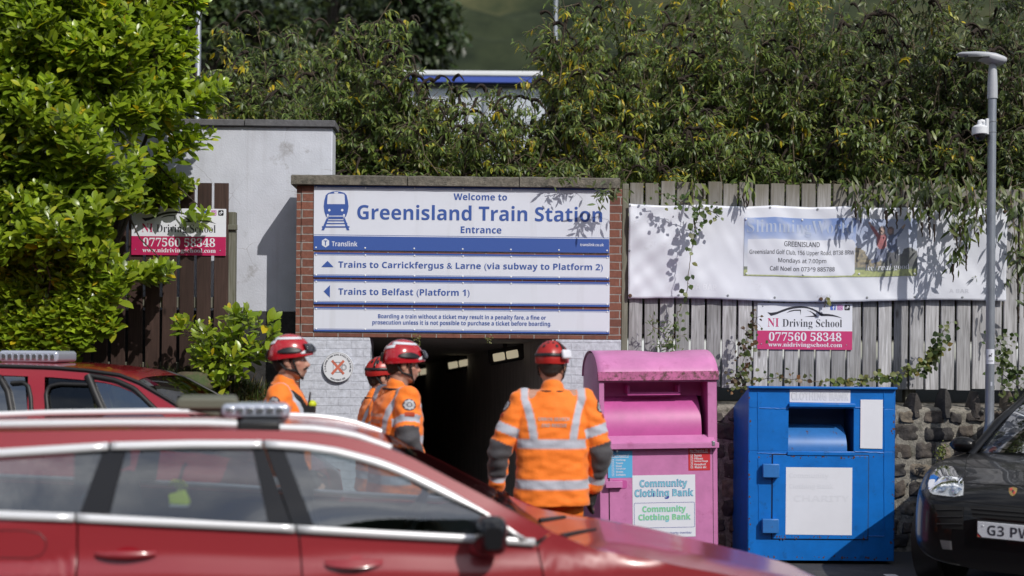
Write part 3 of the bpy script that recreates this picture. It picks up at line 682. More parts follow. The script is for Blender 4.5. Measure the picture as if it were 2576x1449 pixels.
# the far side of the car park behind the photographer: a dark belt of trees, seen only in reflections
M_belt = mat('tree_belt', (0.035, 0.05, 0.02), 1.0, nz=0.5, nsc=1.2, spec=0.05)
mb = MB(); rows = []
for k in range(10):
    row = []
    for i in range(121):
        a = R(-95 + 190 * i / 120) ; rr_ = 24 + 2.5 * noise.noise(Vector((i * 0.35, k * 0.5, 0))) - 0.35 * (k - 4) * (1 if k > 4 else 0.3)
        z = k * (0.95 + 0.45 * noise.noise(Vector((i * 0.21, 5, 0)))) + (0.5 * noise.noise(Vector((i * 0.9, k * 0.9, 3))) if k else 0)
        row.append((rr_ * sin(a), 3 - rr_ * cos(a) * 0.9, max(z, 0)))
    rows.append(row)
mb.grid(rows, flip=True); tag(mb.build('wood', M_belt, angle=180), 'dark belt of trees round the far side of the car park', 'trees', kind='stuff')
# ================================================================== SIGNS
M_sw = mat('sign_white', (0.70, 0.73, 0.82), 0.35, nz=0.03, nsc=2)
cracks(M_sw, (0.48, 0.48, 0.50), 1.0, 0.001, 0.0)
M_sb = mat('sign_blue', (0.052, 0.108, 0.365), 0.35)
M_screw = mat('sign_screw', (0.75, 0.77, 0.8), 0.3)
def c2(cx, cy): return 737.9 + 0.33855 * cx, 402.5 + 0.33855 * cy
def U2(cx, cy): return BW.uv(*c2(cx, cy), -0.012)
def sign_panel(label, cyl, cyr, bands, lines, screws, name='station_sign'):
    u0 = U2(152, (cyl[0] + cyl[1]) / 2)[0]; u1 = U2(2350, (cyr[0] + cyr[1]) / 2)[0]
    z1 = (U2(152, cyl[0])[1] + U2(2350, cyr[0])[1]) / 2; z0 = (U2(152, cyl[1])[1] + U2(2350, cyr[1])[1]) / 2
    o = empty(name, label, 'sign', BW.o + BW.u * u0 + Vector((0, 0, z0)), BW.yaw, 'blue and white station signs on the brickwork')
    # parts are laid out in the sign's own frame: x from its left edge, z from its bottom edge
    H = z1 - z0; W = u1 - u0; mpp = H / (cyl[1] - cyl[0])
    mb = MB(); mb.box(0, W, -0.012, -0.004, 0, H); mb.build('panel', M_sw, o, bevel=0.001)
    mb = MB()
    for a, b in bands: mb.sheet([(0.002, H - b * mpp), (W - 0.002, H - b * mpp), (W - 0.002, H - a * mpp), (0.002, H - a * mpp)], -0.0135)
    if bands: mb.build('stripe', M_sb, o)
    def X(cx, cy=None): return U2(cx, (cyl[0] + cyl[1]) / 2)[0] - u0
    def Z(cx, cy): return U2(cx, cy)[1] - z0
    for cx in (170, 535, 900, 1260, 1618, 1975, 2333):
        for cy in screws:
            mb = MB(); mb.ball((X(cx), -0.0135, H - (cy - cyl[0]) * mpp), (0.0085, 0.005, 0.0085), 8, 6); mb.build('screw', M_screw, o)
    return o, X, Z, W, H
def put_text(o, X, Z, s, xl, xr, top, base, style='bold', m=None, off=0.0, y=-0.0145):
    mb = MB(); add_text(mb, s, X(xl), X(xr), Z(xl, base), Z(xl, top), y, style, off); mb.build('lettering', m or M_sb, o)

o, X, Z, W, H = sign_panel('large blue and white station name sign with train symbol, top of the brick wall', (187, 668), (213, 690),
                           [(0, 14), (19, 21.5), (367, 370), (377, 481)], None, (203, 651))
put_text(o, X, Z, 'Welcome to', 1190, 1587, 245, 297)
put_text(o, X, Z, 'Greenisland Train Station', 475, 2295, 328, 441)
put_text(o, X, Z, 'Entrance', 1245, 1547, 493, 543)
put_text(o, X, Z, 'Translink', 288, 478, 602, 641, 'bold', M_sw)
put_text(o, X, Z, 'translink.co.uk', 2133, 2308, 617, 640, 'bold', M_sw)
def crop(pts): return [(X(a), Z(a, b)) for a, b in pts]
mb = MB()                                                     # train symbol
body = [(225, 345), (230, 300), (240, 262), (258, 245), (290, 235), (318, 232), (345, 235), (378, 244), (395, 262), (404, 300), (410, 345), (404, 385), (393, 418), (384, 426), (250, 426), (242, 418), (231, 385)]
mb.sheet(crop(body), -0.0145)
for rail in ([(248, 432), (264, 432), (230, 522), (210, 522)], [(370, 432), (384, 432), (418, 522), (398, 522)]): mb.sheet(crop(rail), -0.0147)
for a, b, t_, c_ in ((246, 390, 447, 455), (232, 402, 468, 476), (214, 418, 492, 502)): mb.sheet(crop([(a, t_), (b, t_), (b, c_), (a, c_)]), -0.0149)
mb.sheet(crop([(262, 414), (370, 414), (370, 438), (262, 438)]), -0.0151)
mb.build('train_symbol', M_sb, o)
mb = MB()
mb.sheet(crop([(250, 328), (254, 262), (264, 252), (320, 249), (372, 252), (380, 262), (383, 328)]), -0.0152)
mb.sheet(crop([(302, 238), (332, 238), (332, 248), (302, 248)]), -0.0152)
for cx in (267, 363): disc(mb, X(cx), Z(cx, 373), 0.0155 * 0.75, -0.0152)
mb.sheet(crop([(250, 402), (262, 402), (262, 414), (370, 414), (370, 402), (384, 402), (384, 422), (372, 424), (372, 420), (260, 420), (250, 424)]), -0.0154)
mb.build('train_symbol_windows', M_sw, o)
mb = MB(); hx = []
for i in range(6): hx.append((X(241) + 0.042 * sin(R(60 * i)) * 0.92, Z(241, 616) + 0.042 * cos(R(60 * i))))
mb.sheet(hx, -0.0145); mb.build('logo', M_sw, o)
mb = MB(); add_text(mb, 'T', X(228), X(254), Z(241, 636), Z(241, 598), -0.0155, 'bold'); mb.build('logo_letter', M_sb, o)

o, X, Z, W, H = sign_panel('narrow sign with upward triangle for trains via the subway', (685, 872), (710, 892), [(0, 14), (18, 20.5), (165, 167.5), (172, 187)], None, (703, 855))
put_text(o, X, Z, 'Trains to Carrickfergus & Larne (via subway to Platform 2)', 335, 2300, 750, 814)
mb = MB(); mb.sheet([(X(208), Z(208, 795)), (X(300), Z(208, 795)), (X(254), Z(254, 749))], -0.0145); mb.build('arrow', M_sb, o)
o, X, Z, W, H = sign_panel('narrow sign with left pointing triangle for trains from platform one', (885, 1070), (908, 1090), [(0, 14), (18, 20.5), (163, 165.5), (170, 185)], None, (903, 1053))
put_text(o, X, Z, 'Trains to Belfast (Platform 1)', 335, 1310, 950, 1015)
mb = MB(); mb.sheet([(X(272), Z(272, 1022)), (X(272), Z(272, 930)), (X(226), Z(226, 976))], -0.0145); mb.build('arrow', M_sb, o)
o, X, Z, W, H = sign_panel('lowest sign on the brickwork with two lines of small print about fares', (1090, 1275), (1113, 1290), [(0, 12), (17, 19.5), (164, 166.5), (171, 185)], None, (1106, 1257))
put_text(o, X, Z, 'Boarding a train without a ticket may result in a penalty fare, a fine or', 630, 1877, 1143, 1185)
put_text(o, X, Z, 'prosecution unless it is not possible to purchase a ticket before boarding.', 588, 1917, 1188, 1231)

# ------------------------------------------------------------------ the two driving school boards
M_dw = mat('board_white', (0.76, 0.78, 0.86), 0.3, nz=0.04, nsc=3)
M_dp = mat('board_pink', (0.47, 0.022, 0.105), 0.3, nz=0.05, nsc=3)
M_dp2 = mat('board_pink_faded', (0.56, 0.055, 0.18), 0.3, nz=0.05, nsc=3)
M_dk = mat('board_ink', (0.035, 0.035, 0.05), 0.4)
M_fb = mat('icon_blue', (0.10, 0.17, 0.55), 0.4); M_ig = mat('icon_magenta', (0.50, 0.07, 0.40), 0.4); M_tk = mat('icon_black', (0.015, 0.015, 0.02), 0.4)
def driving_board(plane, d, tl, br, label, pink, tilt=0.0):
    u0, z1 = plane.uv(*tl, d); u1, z0 = plane.uv(*br, d); W, H = u1 - u0, z1 - z0
    o = empty('driving_school_board', label, 'sign', plane.o + plane.u * u0 + plane.d * d + Vector((0, 0, z0)), plane.yaw, 'driving school boards')
    if tilt: o.rotation_euler = (0, R(tilt), plane.yaw)
    X = lambda cx: (cx - 235) / 1970 * W
    Z = lambda cy: H - (cy - 195) / 990 * H
    mb = MB(); mb.box(0, W, 0, 0.005, 0, H); mb.build('panel', M_dw, o, bevel=0.001)
    mb = MB(); mb.sheet([(0, 0), (W, 0), (W, Z(787)), (0, Z(787))], -0.0012); mb.build('pink_band', pink, o)
    P2 = lambda pts: [(X(a), Z(b)) for a, b in pts]
    mb = MB()
    top = [(440, 398), (520, 405), (640, 385), (760, 335), (880, 290), (1000, 265), (1140, 258), (1260, 270), (1380, 305), (1480, 355), (1540, 395), (1585, 415), (1700, 420), (1800, 435), (1900, 465), (1995, 510)]
    low = [(515, 473), (600, 450), (640, 435), (740, 392), (860, 345), (980, 315), (1100, 300), (1200, 298), (1300, 312), (1400, 352), (1480, 405), (1560, 468), (1700, 465), (1800, 470), (1900, 487), (1995, 512)]
    mb.grid([[(X(a[0]), -0.0012, Z(a[1])), (X(b[0]), -0.0012, Z(b[1]))] for a, b in zip(top, low)])
    mb.sheet(P2([(830, 410), (900, 362), (1000, 335), (1137, 332), (1130, 455), (1118, 358), (1000, 360), (900, 385)]), -0.0012)
    mb.sheet(P2([(1250, 345), (1340, 368), (1420, 410), (1490, 483), (1195, 487), (1300, 472), (1410, 455), (1370, 405), (1310, 368)]), -0.0012)
    mb.build('car_emblem', M_dk, o)
    mb = MB(); add_text(mb, 'NI', X(447), X(680), Z(705), Z(522), -0.0013, 'serif', -0.006); mb.build('lettering', pink, o)
    mb = MB(); add_text(mb, 'Driving School', X(755), X(1990), Z(748), Z(535), -0.0013, 'serif', -0.008); mb.build('lettering', M_dk, o)
    mb = MB(); add_text(mb, '077560 58348', X(475), X(1980), Z(1003), Z(818), -0.0025, 'serif', 0.0); mb.build('lettering', M_dw, o)
    mb = MB(); add_text(mb, 'www.nidrivingschool.com', X(465), X(1995), Z(1152), Z(1035), -0.0025, 'serif', 0.0); mb.build('lettering', M_dw, o)
    for a, b, m_ in ((1743, 1857, M_fb), (1889, 2003, M_ig), (2039, 2152, M_tk)):
        mb = MB(); mb.sheet(rrect(X(a), X(b), Z(338), Z(222), 0.009), -0.0012); mb.build('icon', m_, o)
    mb = MB(); add_text(mb, 'f', X(1790), X(1840), Z(336), Z(240), -0.0022, 'bold')
    cx, cz = X(1946), Z(280); ring(mb, cx, cz, 0.0075, 0.0115, -0.0022)
    for k in range(1): mb.sheet([(cx + 0.012, cz + 0.012), (cx + 0.016, cz + 0.012), (cx + 0.016, cz + 0.016), (cx + 0.012, cz + 0.016)], -0.0022)
    q0, q1 = rrect(cx - 0.0205, cx + 0.0205, cz - 0.0205, cz + 0.0205, 0.007), rrect(cx - 0.0175, cx + 0.0175, cz - 0.0175, cz + 0.0175, 0.006); n = len(q0)
    mb.add([(a, -0.0022, b) for a, b in q0 + q1], [(i, (i + 1) % n, (i + 1) % n + n, i + n) for i in range(n)])
    ring(mb, X(2082), Z(290), 0.006, 0.0105, -0.0022); mb.sheet(P2([(2098, 290), (2098, 240), (2112, 240), (2120, 258), (2138, 266), (2138, 282), (2113, 272), (2112, 300)]), -0.0024)
    mb.build('icon_mark', M_dw, o)
    for a, b in ((345, 268), (318, 1072), (2085, 1080)):
        mb = MB(); mb.ball((X(a), -0.002, Z(b)), (0.006, 0.004, 0.006), 8, 6); mb.build('screw', M_steel, o)
    return o
driving_board(FP, -0.012, (1905.7, 761.5), (2143.5, 880.5), 'faded pink and white driving school board on the grey fence', M_dp2)
driving_board(BF, -0.012, (331.5, 523), (568, 643.5), 'brighter driving school board on the brown fence, partly behind laurel leaves', M_dp)

# ------------------------------------------------------------------ round no-drinking sign on the white pier
M_enam = mat('enamel', (0.72, 0.74, 0.78), 0.35, dirt=((0.45, 0.33, 0.22), 9, 0.66, 0.8))
M_redx = mat('faded_red', (0.60, 0.16, 0.10), 0.5); M_grey = mat('grey_ink', (0.10, 0.10, 0.12), 0.6)
u, z = BW.uv(850.5, 924, -0.02)
o = empty('round_sign', 'round white no drinking sign with red cross on the painted pier', 'sign', BW.o + BW.u * u + BW.d * -0.02 + Vector((0, 0, z)), BW.yaw)
RS = 0.141
mb = MB(); mb.lathe([(RS * 0.9, 0.0), (RS, 0.002), (RS, 0.011), (RS * 0.96, 0.015)], 48, mat=Matrix.Rotation(R(90), 4, 'X')); mb.build('plate', M_enam, o)
mb = MB(); ring(mb, 0, 0, RS * 0.955, RS * 0.975, -0.0162, n=48)
def arc_text(s, r, a0, a1, h, inward):
    n = len(s)
    for i, ch in enumerate(s):
        if ch == ' ': continue
        a = a0 + (a1 - a0) * (i + 0.5) / n; w_ = h * 0.55
        co, fs, dim = text_shape(ch, 'bold'); ww_ = min(w_, h * dim[0] / max(dim[1], .3))
        vs = []
        for p in co:
            lx, lz = (p[0] - 0.5) * ww_, (p[1] - 0.5) * h
            ca = a if not inward else a + pi
            vs.append((r * sin(a) + lx * cos(ca) + lz * sin(ca), -0.0164, r * cos(a) - lx * sin(ca) + lz * cos(ca)))
        mb.add(vs, fs)
arc_text('IT IS AN OFFENCE TO DRINK ALCOHOL IN PUBLIC PLACES IN THIS AREA', RS * 0.83, R(-112), R(112), RS * 0.11, False)
arc_text('MAXIMUM PENALTY \u00a3500', RS * 0.83, R(214), R(146), RS * 0.12, True)
ring(mb, 0.052, 0.0, 0.018, 0.021, -0.0163); ring(mb, 0.052, 0.0, 0.026, 0.029, -0.0163)
for x in (-0.045, -0.017, 0.012, 0.038): mb.sheet([(x, -0.045), (x + 0.003, -0.045), (x + 0.003, 0.045), (x, 0.045)], -0.0163)
for z_ in (-0.048, 0.045): mb.sheet([(-0.048, z_), (0.043, z_), (0.043, z_ + 0.004), (-0.048, z_ + 0.004)], -0.0166)
mb.build('lettering', M_grey, o)
mb = MB()
for s_ in (1, -1):
    mb.sheet([(-0.055 * 1.0 - 0.008, -s_ * 0.062 + s_ * 0.008), (-0.055 + 0.008, -s_ * 0.062 - s_ * 0.008), (0.055 + 0.008, s_ * 0.062 - s_ * 0.008), (0.055 - 0.008, s_ * 0.062 + s_ * 0.008)], -0.0172 - 0.0006 * s_)
mb.build('red_cross', M_redx, o)
for a in (55, 125, 235, 305):
    mb = MB(); mb.ball((0.075 * cos(R(a)), -0.016, 0.075 * sin(R(a))), (0.004, 0.002, 0.004), 6, 5); mb.build('screw', M_black, o)

# ------------------------------------------------------------------ big white banner and the slimming club banner
M_pvc = mat('white_pvc', (0.70, 0.725, 0.81), 0.4, nz=0.05, nsc=2.5, dirt=((0.42, 0.42, 0.46), 3.0, 0.62, 0.82))
M_faint = mat('faded_print', (0.57, 0.59, 0.665), 0.5); M_faint2 = mat('ghost_print', (0.76, 0.78, 0.86), 0.5)
M_rust = mat('rusty_bolt', (0.10, 0.05, 0.03), 0.8, nz=0.4, nsc=80)
BD = -0.05
tlu, tlz = FP.uv(1582, 512, BD); tru, trz = FP.uv(2533, 523, BD); blu, blz = FP.uv(1580, 751, BD); bru, brz = FP.uv(2530, 757, BD)
BWD = tru - tlu
def ban(s, t, off=0.0):
    """a point of the rippled banner, s along and t up"""
    x = tlu + s * BWD; zt = tlz + (trz - tlz) * s; zb = blz + (brz - blz) * s
    zt -= 0.016 * abs(sin(s * pi * 5.2)) * (1 - 0.2 * s); zb += 0.012 * sin(s * pi * 3.1) - 0.012 * sin(s * pi)
    z = zb + (zt - zb) * t
    rip = 0.010 * sin(s * 21 + t * 4) * (1 - abs(2 * t - 1) ** 3) + 0.006 * sin(s * 60 - t * 11) * max(0, 1 - s * 3.2)
    rip += 0.008 * noise.noise(Vector((s * 9, t * 3, 0))) + 0.007 * sin((s * 3.2 - t) * 26) * max(0, 1 - s * 4)
    rip += 0.010 * noise.noise(Vector((s * 26 + t * 4, t * 2.2 - s * 3, 5)))
    return (x, BD + rip - off, z)
bo = FP.put(empty('white_banner', 'long faded white banner nailed across the grey fence', 'banner'))
mb = MB(); mb.grid([[ban(i / 160, j / 40) for j in range(41)] for i in range(161)], flip=False)
mb.build('sheet', M_pvc, bo, angle=180, solid=0.0015)
def ban_text(s, px0, px1, py1, py0, m_, style='bold'):
    s0, s1 = (px0 - 1581) / 950, (px1 - 1581) / 950; t0, t1 = (753 - py0) / 238, (753 - py1) / 238
    mb = MB(); add_text(mb, s, 0, 1, 0, 1, 0, style, warp=lambda p: ban(s0 + p[0] * (s1 - s0), t0 + p[2] * (t1 - t0), 0.003)); mb.build('lettering', m_, bo)
ban_text('TA BAR', 1738, 1803, 716, 731, M_faint2); ban_text('it should be', 2053, 2090, 733, 742, M_faint, 'script'); ban_text('A BAR', 2386, 2436, 724, 734, M_faint)
for px, py in ((1584, 515), (1698, 517), (1934, 518), (2054, 522), (2240, 524), (1584, 632), (1586, 748), (1707, 746), (1830, 745), (1948, 746), (2180, 748), (2300, 750), (2420, 752), (2527, 640)):
    s_, t_ = (px - 1581) / 950, (753 - py + 0.008 * (px - 1581)) / 238
    mb = MB(); c = ban(s_, min(0.98, max(0.02, t_)), 0.003); mb.lathe([(0.004, 0.0), (0.011, 0.001), (0.011, 0.003), (0.004, 0.004)], 12, c, mat=Matrix.Rotation(R(90), 4, 'X')); mb.build('eyelet', M_steel, bo)
for px, py in ((1586, 749), (2063, 749), (2526, 529)):
    s_, t_ = (px - 1581) / 950, (753 - py + 0.008 * (px - 1581)) / 238; c = ban(s_, min(0.97, max(0.03, t_)), 0.004)
    mb = MB(); mb.lathe([(0.017, 0.0), (0.018, 0.006), (0.012, 0.011)], 10, c, mat=Matrix.Rotation(R(90), 4, 'X')); mb.build('bolt', M_rust, bo)

so = FP.put(empty('club_banner', 'small printed slimming club banner with sky and two people, on the white banner', 'banner'))
s0, s1 = (1870 - 1581) / 950, (2304 - 1581) / 950; t0, t1 = (753 + 1.5 - 692) / 238, (753 + 1.5 - 545.5) / 238
def sl(a, b, off=0.006): return ban(s0 + a * (s1 - s0), t0 + b * (t1 - t0), off)
NA, NB = 217, 73
A, B = np.meshgrid(np.linspace(0, 1, NA), np.linspace(0, 1, NB), indexing='ij')
px_, py_ = A * 434, B * 147                                    # poster coordinates, y up
c = np.zeros((NA, NB, 3), np.float32)
skyk = sstep(40, 147, py_ + 12 * np.sin(px_ * 0.03)); skyk *= np.where(px_ > 280, 0.55, 1)
c[:] = np.array([0.66, 0.70, 0.78]) * (1 - skyk[..., None]) + np.array([0.10, 0.22, 0.58]) * skyk[..., None]
cl = np.array([[noise.noise(Vector((a * 14, b * 7, 3))) for b in np.linspace(0, 1, NB)] for a in np.linspace(0, 1, NA)])
k = np.clip(cl, 0, 0.5)[..., None] * 0.9; c = c * (1 - k) + np.array([0.70, 0.73, 0.80]) * k
fine = np.array([[noise.noise(Vector((a * 70, b * 24, 9))) for b in np.linspace(0, 1, NB)] for a in np.linspace(0, 1, NA)])
hedge = 56 + 16 * np.sin(px_ * 0.045 + 2.2) + 6 * cl * 5 + 5 * fine
hk = (py_ < hedge) & (px_ > 276); tone = np.clip(0.5 + fine * 1.3, 0, 1)[..., None]
hc = np.where((px_ < 345)[..., None], np.array([0.36, 0.29, 0.14]) * tone + np.array([0.10, 0.085, 0.05]) * (1 - tone), np.array([0.05, 0.06, 0.03]) * tone + np.array([0.02, 0.02, 0.018]) * (1 - tone))
c = np.where(hk[..., None], hc, c)
c = np.where((py_ < 24)[..., None], np.array([0.07, 0.10, 0.035]) + 0 * c, c)
gk = py_ < 15 + 3 * np.sin(px_ * 0.05); c = np.where(gk[..., None], np.array([0.40, 0.46, 0.10]) * (0.85 + 0.5 * fine[..., None]), c)
def cap2(x0, y0, x1, y1, r0, r1, col):
    global c
    dx, dy = x1 - x0, y1 - y0; t = np.clip(((px_ - x0) * dx + (py_ - y0) * dy) / (dx * dx + dy * dy + 1e-9), 0, 1)
    d = np.hypot(px_ - x0 - t * dx, py_ - y0 - t * dy); c = np.where((d < r0 + (r1 - r0) * t)[..., None], np.array(col, np.float32) * (0.85 + 0.5 * fine[..., None]), c)
red, jean, navy, blk, skin_, hair_ = (0.42, 0.05, 0.05), (0.09, 0.12, 0.24), (0.03, 0.07, 0.20), (0.015, 0.015, 0.02), (0.45, 0.26, 0.18), (0.12, 0.05, 0.03)
cap2(341, 66, 334, 44, 9, 7, jean); cap2(350, 66, 352, 44, 9, 6, jean); cap2(332, 44, 322, 38, 6, 4, jean)
cap2(345, 100, 345, 82, 12, 12, red); cap2(335, 104, 318, 128, 5, 4, red); cap2(317, 130, 313, 137, 3, 2.5, skin_); cap2(345, 114, 345, 121, 8, 8, hair_); cap2(345, 115, 345, 118, 5, 5, skin_)
cap2(368, 66, 366, 44, 8, 6, blk); cap2(378, 66, 380, 44, 8, 6, blk); cap2(371, 98, 371, 74, 11, 13, navy); cap2(382, 104, 396, 122, 5, 4, navy); cap2(397, 124, 402, 131, 3, 2.5, skin_)
cap2(367, 114, 367, 120, 8, 8, hair_); cap2(366, 114, 366, 117, 5, 5, skin_)
box = (px_ > 9) & (px_ < 279) & (py_ > 3) & (py_ < 93); rc = np.hypot(np.maximum(px_ - 267, 0), np.maximum(np.maximum(15 - py_, py_ - 81), 0)) < 12
c = np.where((box & rc)[..., None], np.array([0.70, 0.725, 0.81]), c)
c = c * 0.80 + np.array([0.70, 0.725, 0.80]) * 0.20
M_print = mat('printed_vinyl', None, 0.35, attr=True)
mb = MB(); mb.grid([[sl(i / (NA - 1), j / (NB - 1)) for j in range(NB)] for i in range(NA)])
o = mb.build('sheet', M_print, so, angle=180); set_col(o.data, c.reshape(-1, 3))
def sl_text(s, cx0, cx1, cy1, cy0, m_, style='sans', off=0.0):   # crop 8 pixels of the banner
    f = lambda cx: (cx - 813) / (1898 - 813); g = lambda cy: 1 - (cy - 293) / (655 - 293)
    mb = MB(); add_text(mb, s, f(cx0), f(cx1), g(cy0), g(cy1), 0, style, off, warp=lambda p: sl(p[0], p[2], 0.008)); mb.build('lettering', m_, so)
M_slim = mat('faded_lettering', (0.43, 0.50, 0.65), 0.5)
sl_text('SlimmingWorld', 830, 1500, 305, 408, M_slim, 'serif', -0.012)
sl_text('GREENISLAND', 1062, 1287, 438, 469, M_dk, 'sans', 0.006)
sl_text('Greenisland Golf Club, 156 Upper Road, BT38 8RW', 847, 1503, 491, 527, M_dk)
sl_text('Mondays at 7:00pm', 1026, 1327, 541, 577, M_dk)
sl_text('Call Noel on 07349 885788', 975, 1381, 592, 620, M_dk, 'sans', 0.006)
sl_text('feel', 1577, 1640, 578, 616, M_dw, 'serif', -0.010); sl_text('real', 1652, 1738, 575, 616, M_dw, 'script'); sl_text('good', 1752, 1848, 578, 622, M_dw, 'serif', -0.010)
for cx, cy in ((822, 302), (1175, 302), (1527, 300), (830, 642), (1183, 640), (1536, 637), (1882, 643)):
    c_ = sl((cx - 813) / 1085, 1 - (cy - 293) / 362, 0.009); mb = MB(); mb.lathe([(0.009, 0), (0.010, 0.002), (0.006, 0.005)], 12, c_, mat=Matrix.Rotation(R(90), 4, 'X')); mb.build('eyelet', M_screw, so)
# ================================================================== CLOTHING BANKS
M_pink = mat('pink_paint', (0.55, 0.195, 0.415), 0.45, nz=0.12, nsc=5, bump=0.25, bsc=9, dirt=((0.36, 0.09, 0.22), 6, 0.57, 0.76))
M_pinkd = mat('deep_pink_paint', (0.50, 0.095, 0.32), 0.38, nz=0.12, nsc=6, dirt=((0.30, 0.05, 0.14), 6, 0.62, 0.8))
M_pinkrust = mat('rusty_pink_edge', (0.50, 0.13, 0.30), 0.6, nz=0.2, nsc=10, dirt=((0.10, 0.05, 0.045), 26, 0.46, 0.62))
M_bluep = mat('blue_paint', (0.003, 0.145, 0.53), 0.38, nz=0.14, nsc=5, bump=0.25, bsc=9, dirt=((0.008, 0.075, 0.24), 9, 0.57, 0.74))
M_bluerust = mat('rusty_blue_paint', (0.03, 0.16, 0.46), 0.38, nz=0.1, nsc=8, dirt=((0.11, 0.05, 0.03), 15, 0.60, 0.66))
M_stw = mat('sticker_white', (0.72, 0.74, 0.82), 0.4, nz=0.03, nsc=4)
M_stc = mat('sticker_cyan', (0.10, 0.42, 0.72), 0.4); M_str = mat('sticker_red', (0.55, 0.035, 0.045), 0.4)
M_teal = mat('sticker_teal', (0.22, 0.55, 0.68), 0.4); M_navy = mat('sticker_navy', (0.03, 0.05, 0.33), 0.4); M_green = mat('sticker_green', (0.25, 0.62, 0.30), 0.4)
M_ghost = mat('ghost_letter', (0.60, 0.62, 0.70), 0.4); M_hole = mat('chute_dark', (0.02, 0.02, 0.022), 0.8)
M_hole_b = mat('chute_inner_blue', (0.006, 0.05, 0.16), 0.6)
M_chrome = mat('chrome', (0.80, 0.82, 0.85), 0.12, metal=1.0)

PB = Plane(1660, 10.62, R(5.0))
def pk(cx, cy, d=0.0): return PB.uv(1442.3 + 0.4073 * cx, 858.7 + 0.4073 * cy, d)
pb = PB.put(empty('clothing_bank', 'pink clothing bank with rounded lid and rusty lip', 'clothing bank', group='clothing banks'))
pb.rotation_euler = (0, R(-1.0), PB.yaw)
x0, x1 = pk(176, 640)[0], pk(902, 640)[0]; zlip0, zlip1 = pk(500, 232)[1], pk(500, 185)[1]; zt = pk(500, 66)[1]
zo1, zo0 = pk(500, 250)[1], pk(500, 582)[1]; zs1, zs0 = zo0, pk(500, 660)[1]
DB = 0.92
xo0, xo1 = pk(208, 400)[0], pk(848, 400)[0]
mb = MB()
prof = [(0.0, 0.06), (0.0, zlip0 - 0.02)]                       # side outline (depth, height)
side = [(0, 0.06), (0, zlip0)]
for i in range(0, 13):
    a = pi * i / 12; side.append((DB / 2 - DB / 2 * cos(a) , zlip0 + (zt - zlip0) * sin(a)))
side += [(DB, 0.06)]
for xs in (x0, x1):
    k = [(xs, p[0], p[1]) for p in side]; k2 = [(xs + (0.004 if xs == x0 else -0.004), p[0], p[1]) for p in side]; n = len(side)
    mb.add(k + k2, [tuple(range(n)), tuple(range(2 * n - 1, n - 1, -1))] + [(i, i + n, (i + 1) % n + n, (i + 1) % n) for i in range(n)])
mb.box(x0 + 0.004, x1 - 0.004, DB - 0.004, DB, 0.06, zlip0)      # back
mb.box(x0 + 0.004, xo0, 0.0, 0.03, zs0, zlip0)                   # front frame
mb.box(xo1, x1 - 0.004, 0.0, 0.03, zs0, zlip0)
mb.box(xo0, xo1, 0.0, 0.03, zo1, zlip0)
mb.box(x0 + 0.004, x1 - 0.004, 0.0, 0.03, 0.06, zs0 - 0.004)
mb.build('body', M_pink, pb, bevel=0.004)
mb = MB(); g = []                                                # barrel lid, dented
for i in range(25):
    a = pi * i / 24; row = []
    for j in range(17):
        s_ = j / 16; x = x0 - 0.012 + (x1 - x0 + 0.024) * s_
        r_ = 1 + 0.0 * s_; dent = -0.022 * math.exp(-((s_ - 0.62) / 0.16) ** 2) * sin(a) ** 3
        row.append((x, DB / 2 - (DB / 2 + 0.012) * cos(a), zlip0 + 0.012 + (zt - zlip0 + 0.006 + dent) * sin(a)))
    g.append(row)
mb.grid(g, flip=False); mb.build('lid', M_pink, pb, angle=60, solid=0.004)
mb = MB(); mb.box(x0 - 0.014, x1 + 0.012, -0.022, -0.002, zlip0 - 0.012, zlip1 + 0.0); mb.build('lid_lip', M_pinkrust, pb, bevel=0.003)
# inside of the opening: top panel, drum, cheeks
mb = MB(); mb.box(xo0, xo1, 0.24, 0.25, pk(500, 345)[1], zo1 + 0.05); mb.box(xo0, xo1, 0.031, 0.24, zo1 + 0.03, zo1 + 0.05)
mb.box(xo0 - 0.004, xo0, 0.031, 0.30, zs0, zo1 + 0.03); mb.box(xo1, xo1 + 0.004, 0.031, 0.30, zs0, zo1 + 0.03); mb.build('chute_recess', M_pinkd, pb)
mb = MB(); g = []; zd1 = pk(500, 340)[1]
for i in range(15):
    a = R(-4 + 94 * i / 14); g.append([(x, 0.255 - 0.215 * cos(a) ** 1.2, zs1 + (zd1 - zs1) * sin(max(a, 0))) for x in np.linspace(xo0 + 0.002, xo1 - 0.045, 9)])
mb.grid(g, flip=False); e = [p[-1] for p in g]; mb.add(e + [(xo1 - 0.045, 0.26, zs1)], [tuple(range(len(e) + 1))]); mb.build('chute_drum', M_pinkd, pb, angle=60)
mb = MB(); hx0, hx1 = pk(352, 320, 0.1)[0], pk(680, 320, 0.1)[0]; zz0, zz1 = pk(400, 322, 0.1)[1], pk(400, 268, 0.1)[1]
mb.box(hx0, hx0 + 0.022, 0.10, 0.24, zz0, zz1); mb.box(hx1 - 0.022, hx1, 0.10, 0.24, zz0, zz1); mb.box(hx0, hx1, 0.10, 0.125, zz0 - 0.014, zz0 + 0.012); mb.build('pull_handle', M_pinkd, pb, bevel=0.003)
mb = MB(); mb.prism([(x0 + 0.002, zs0 + 0.045), (x1 - 0.002, zs0 + 0.045), (x1 - 0.002, zs0), (x0 + 0.002, zs0)], -0.07, -0.001)
mb.add([(x0 + 0.03, -0.07, zs0 + 0.0455), (x1 - 0.03, -0.07, zs0 + 0.0455), (x1 - 0.03, 0.04, zs1 + 0.0), (x0 + 0.03, 0.04, zs1)], [(0, 1, 2, 3)]); mb.build('shelf', M_pink, pb, bevel=0.004)
mb = MB(); dx0, dx1 = pk(232, 900)[0], pk(868, 900)[0]; mb.box(dx0, dx1, -0.008, -0.001, 0.09, zs0 - 0.01); mb.build('door', M_pink, pb, bevel=0.002)
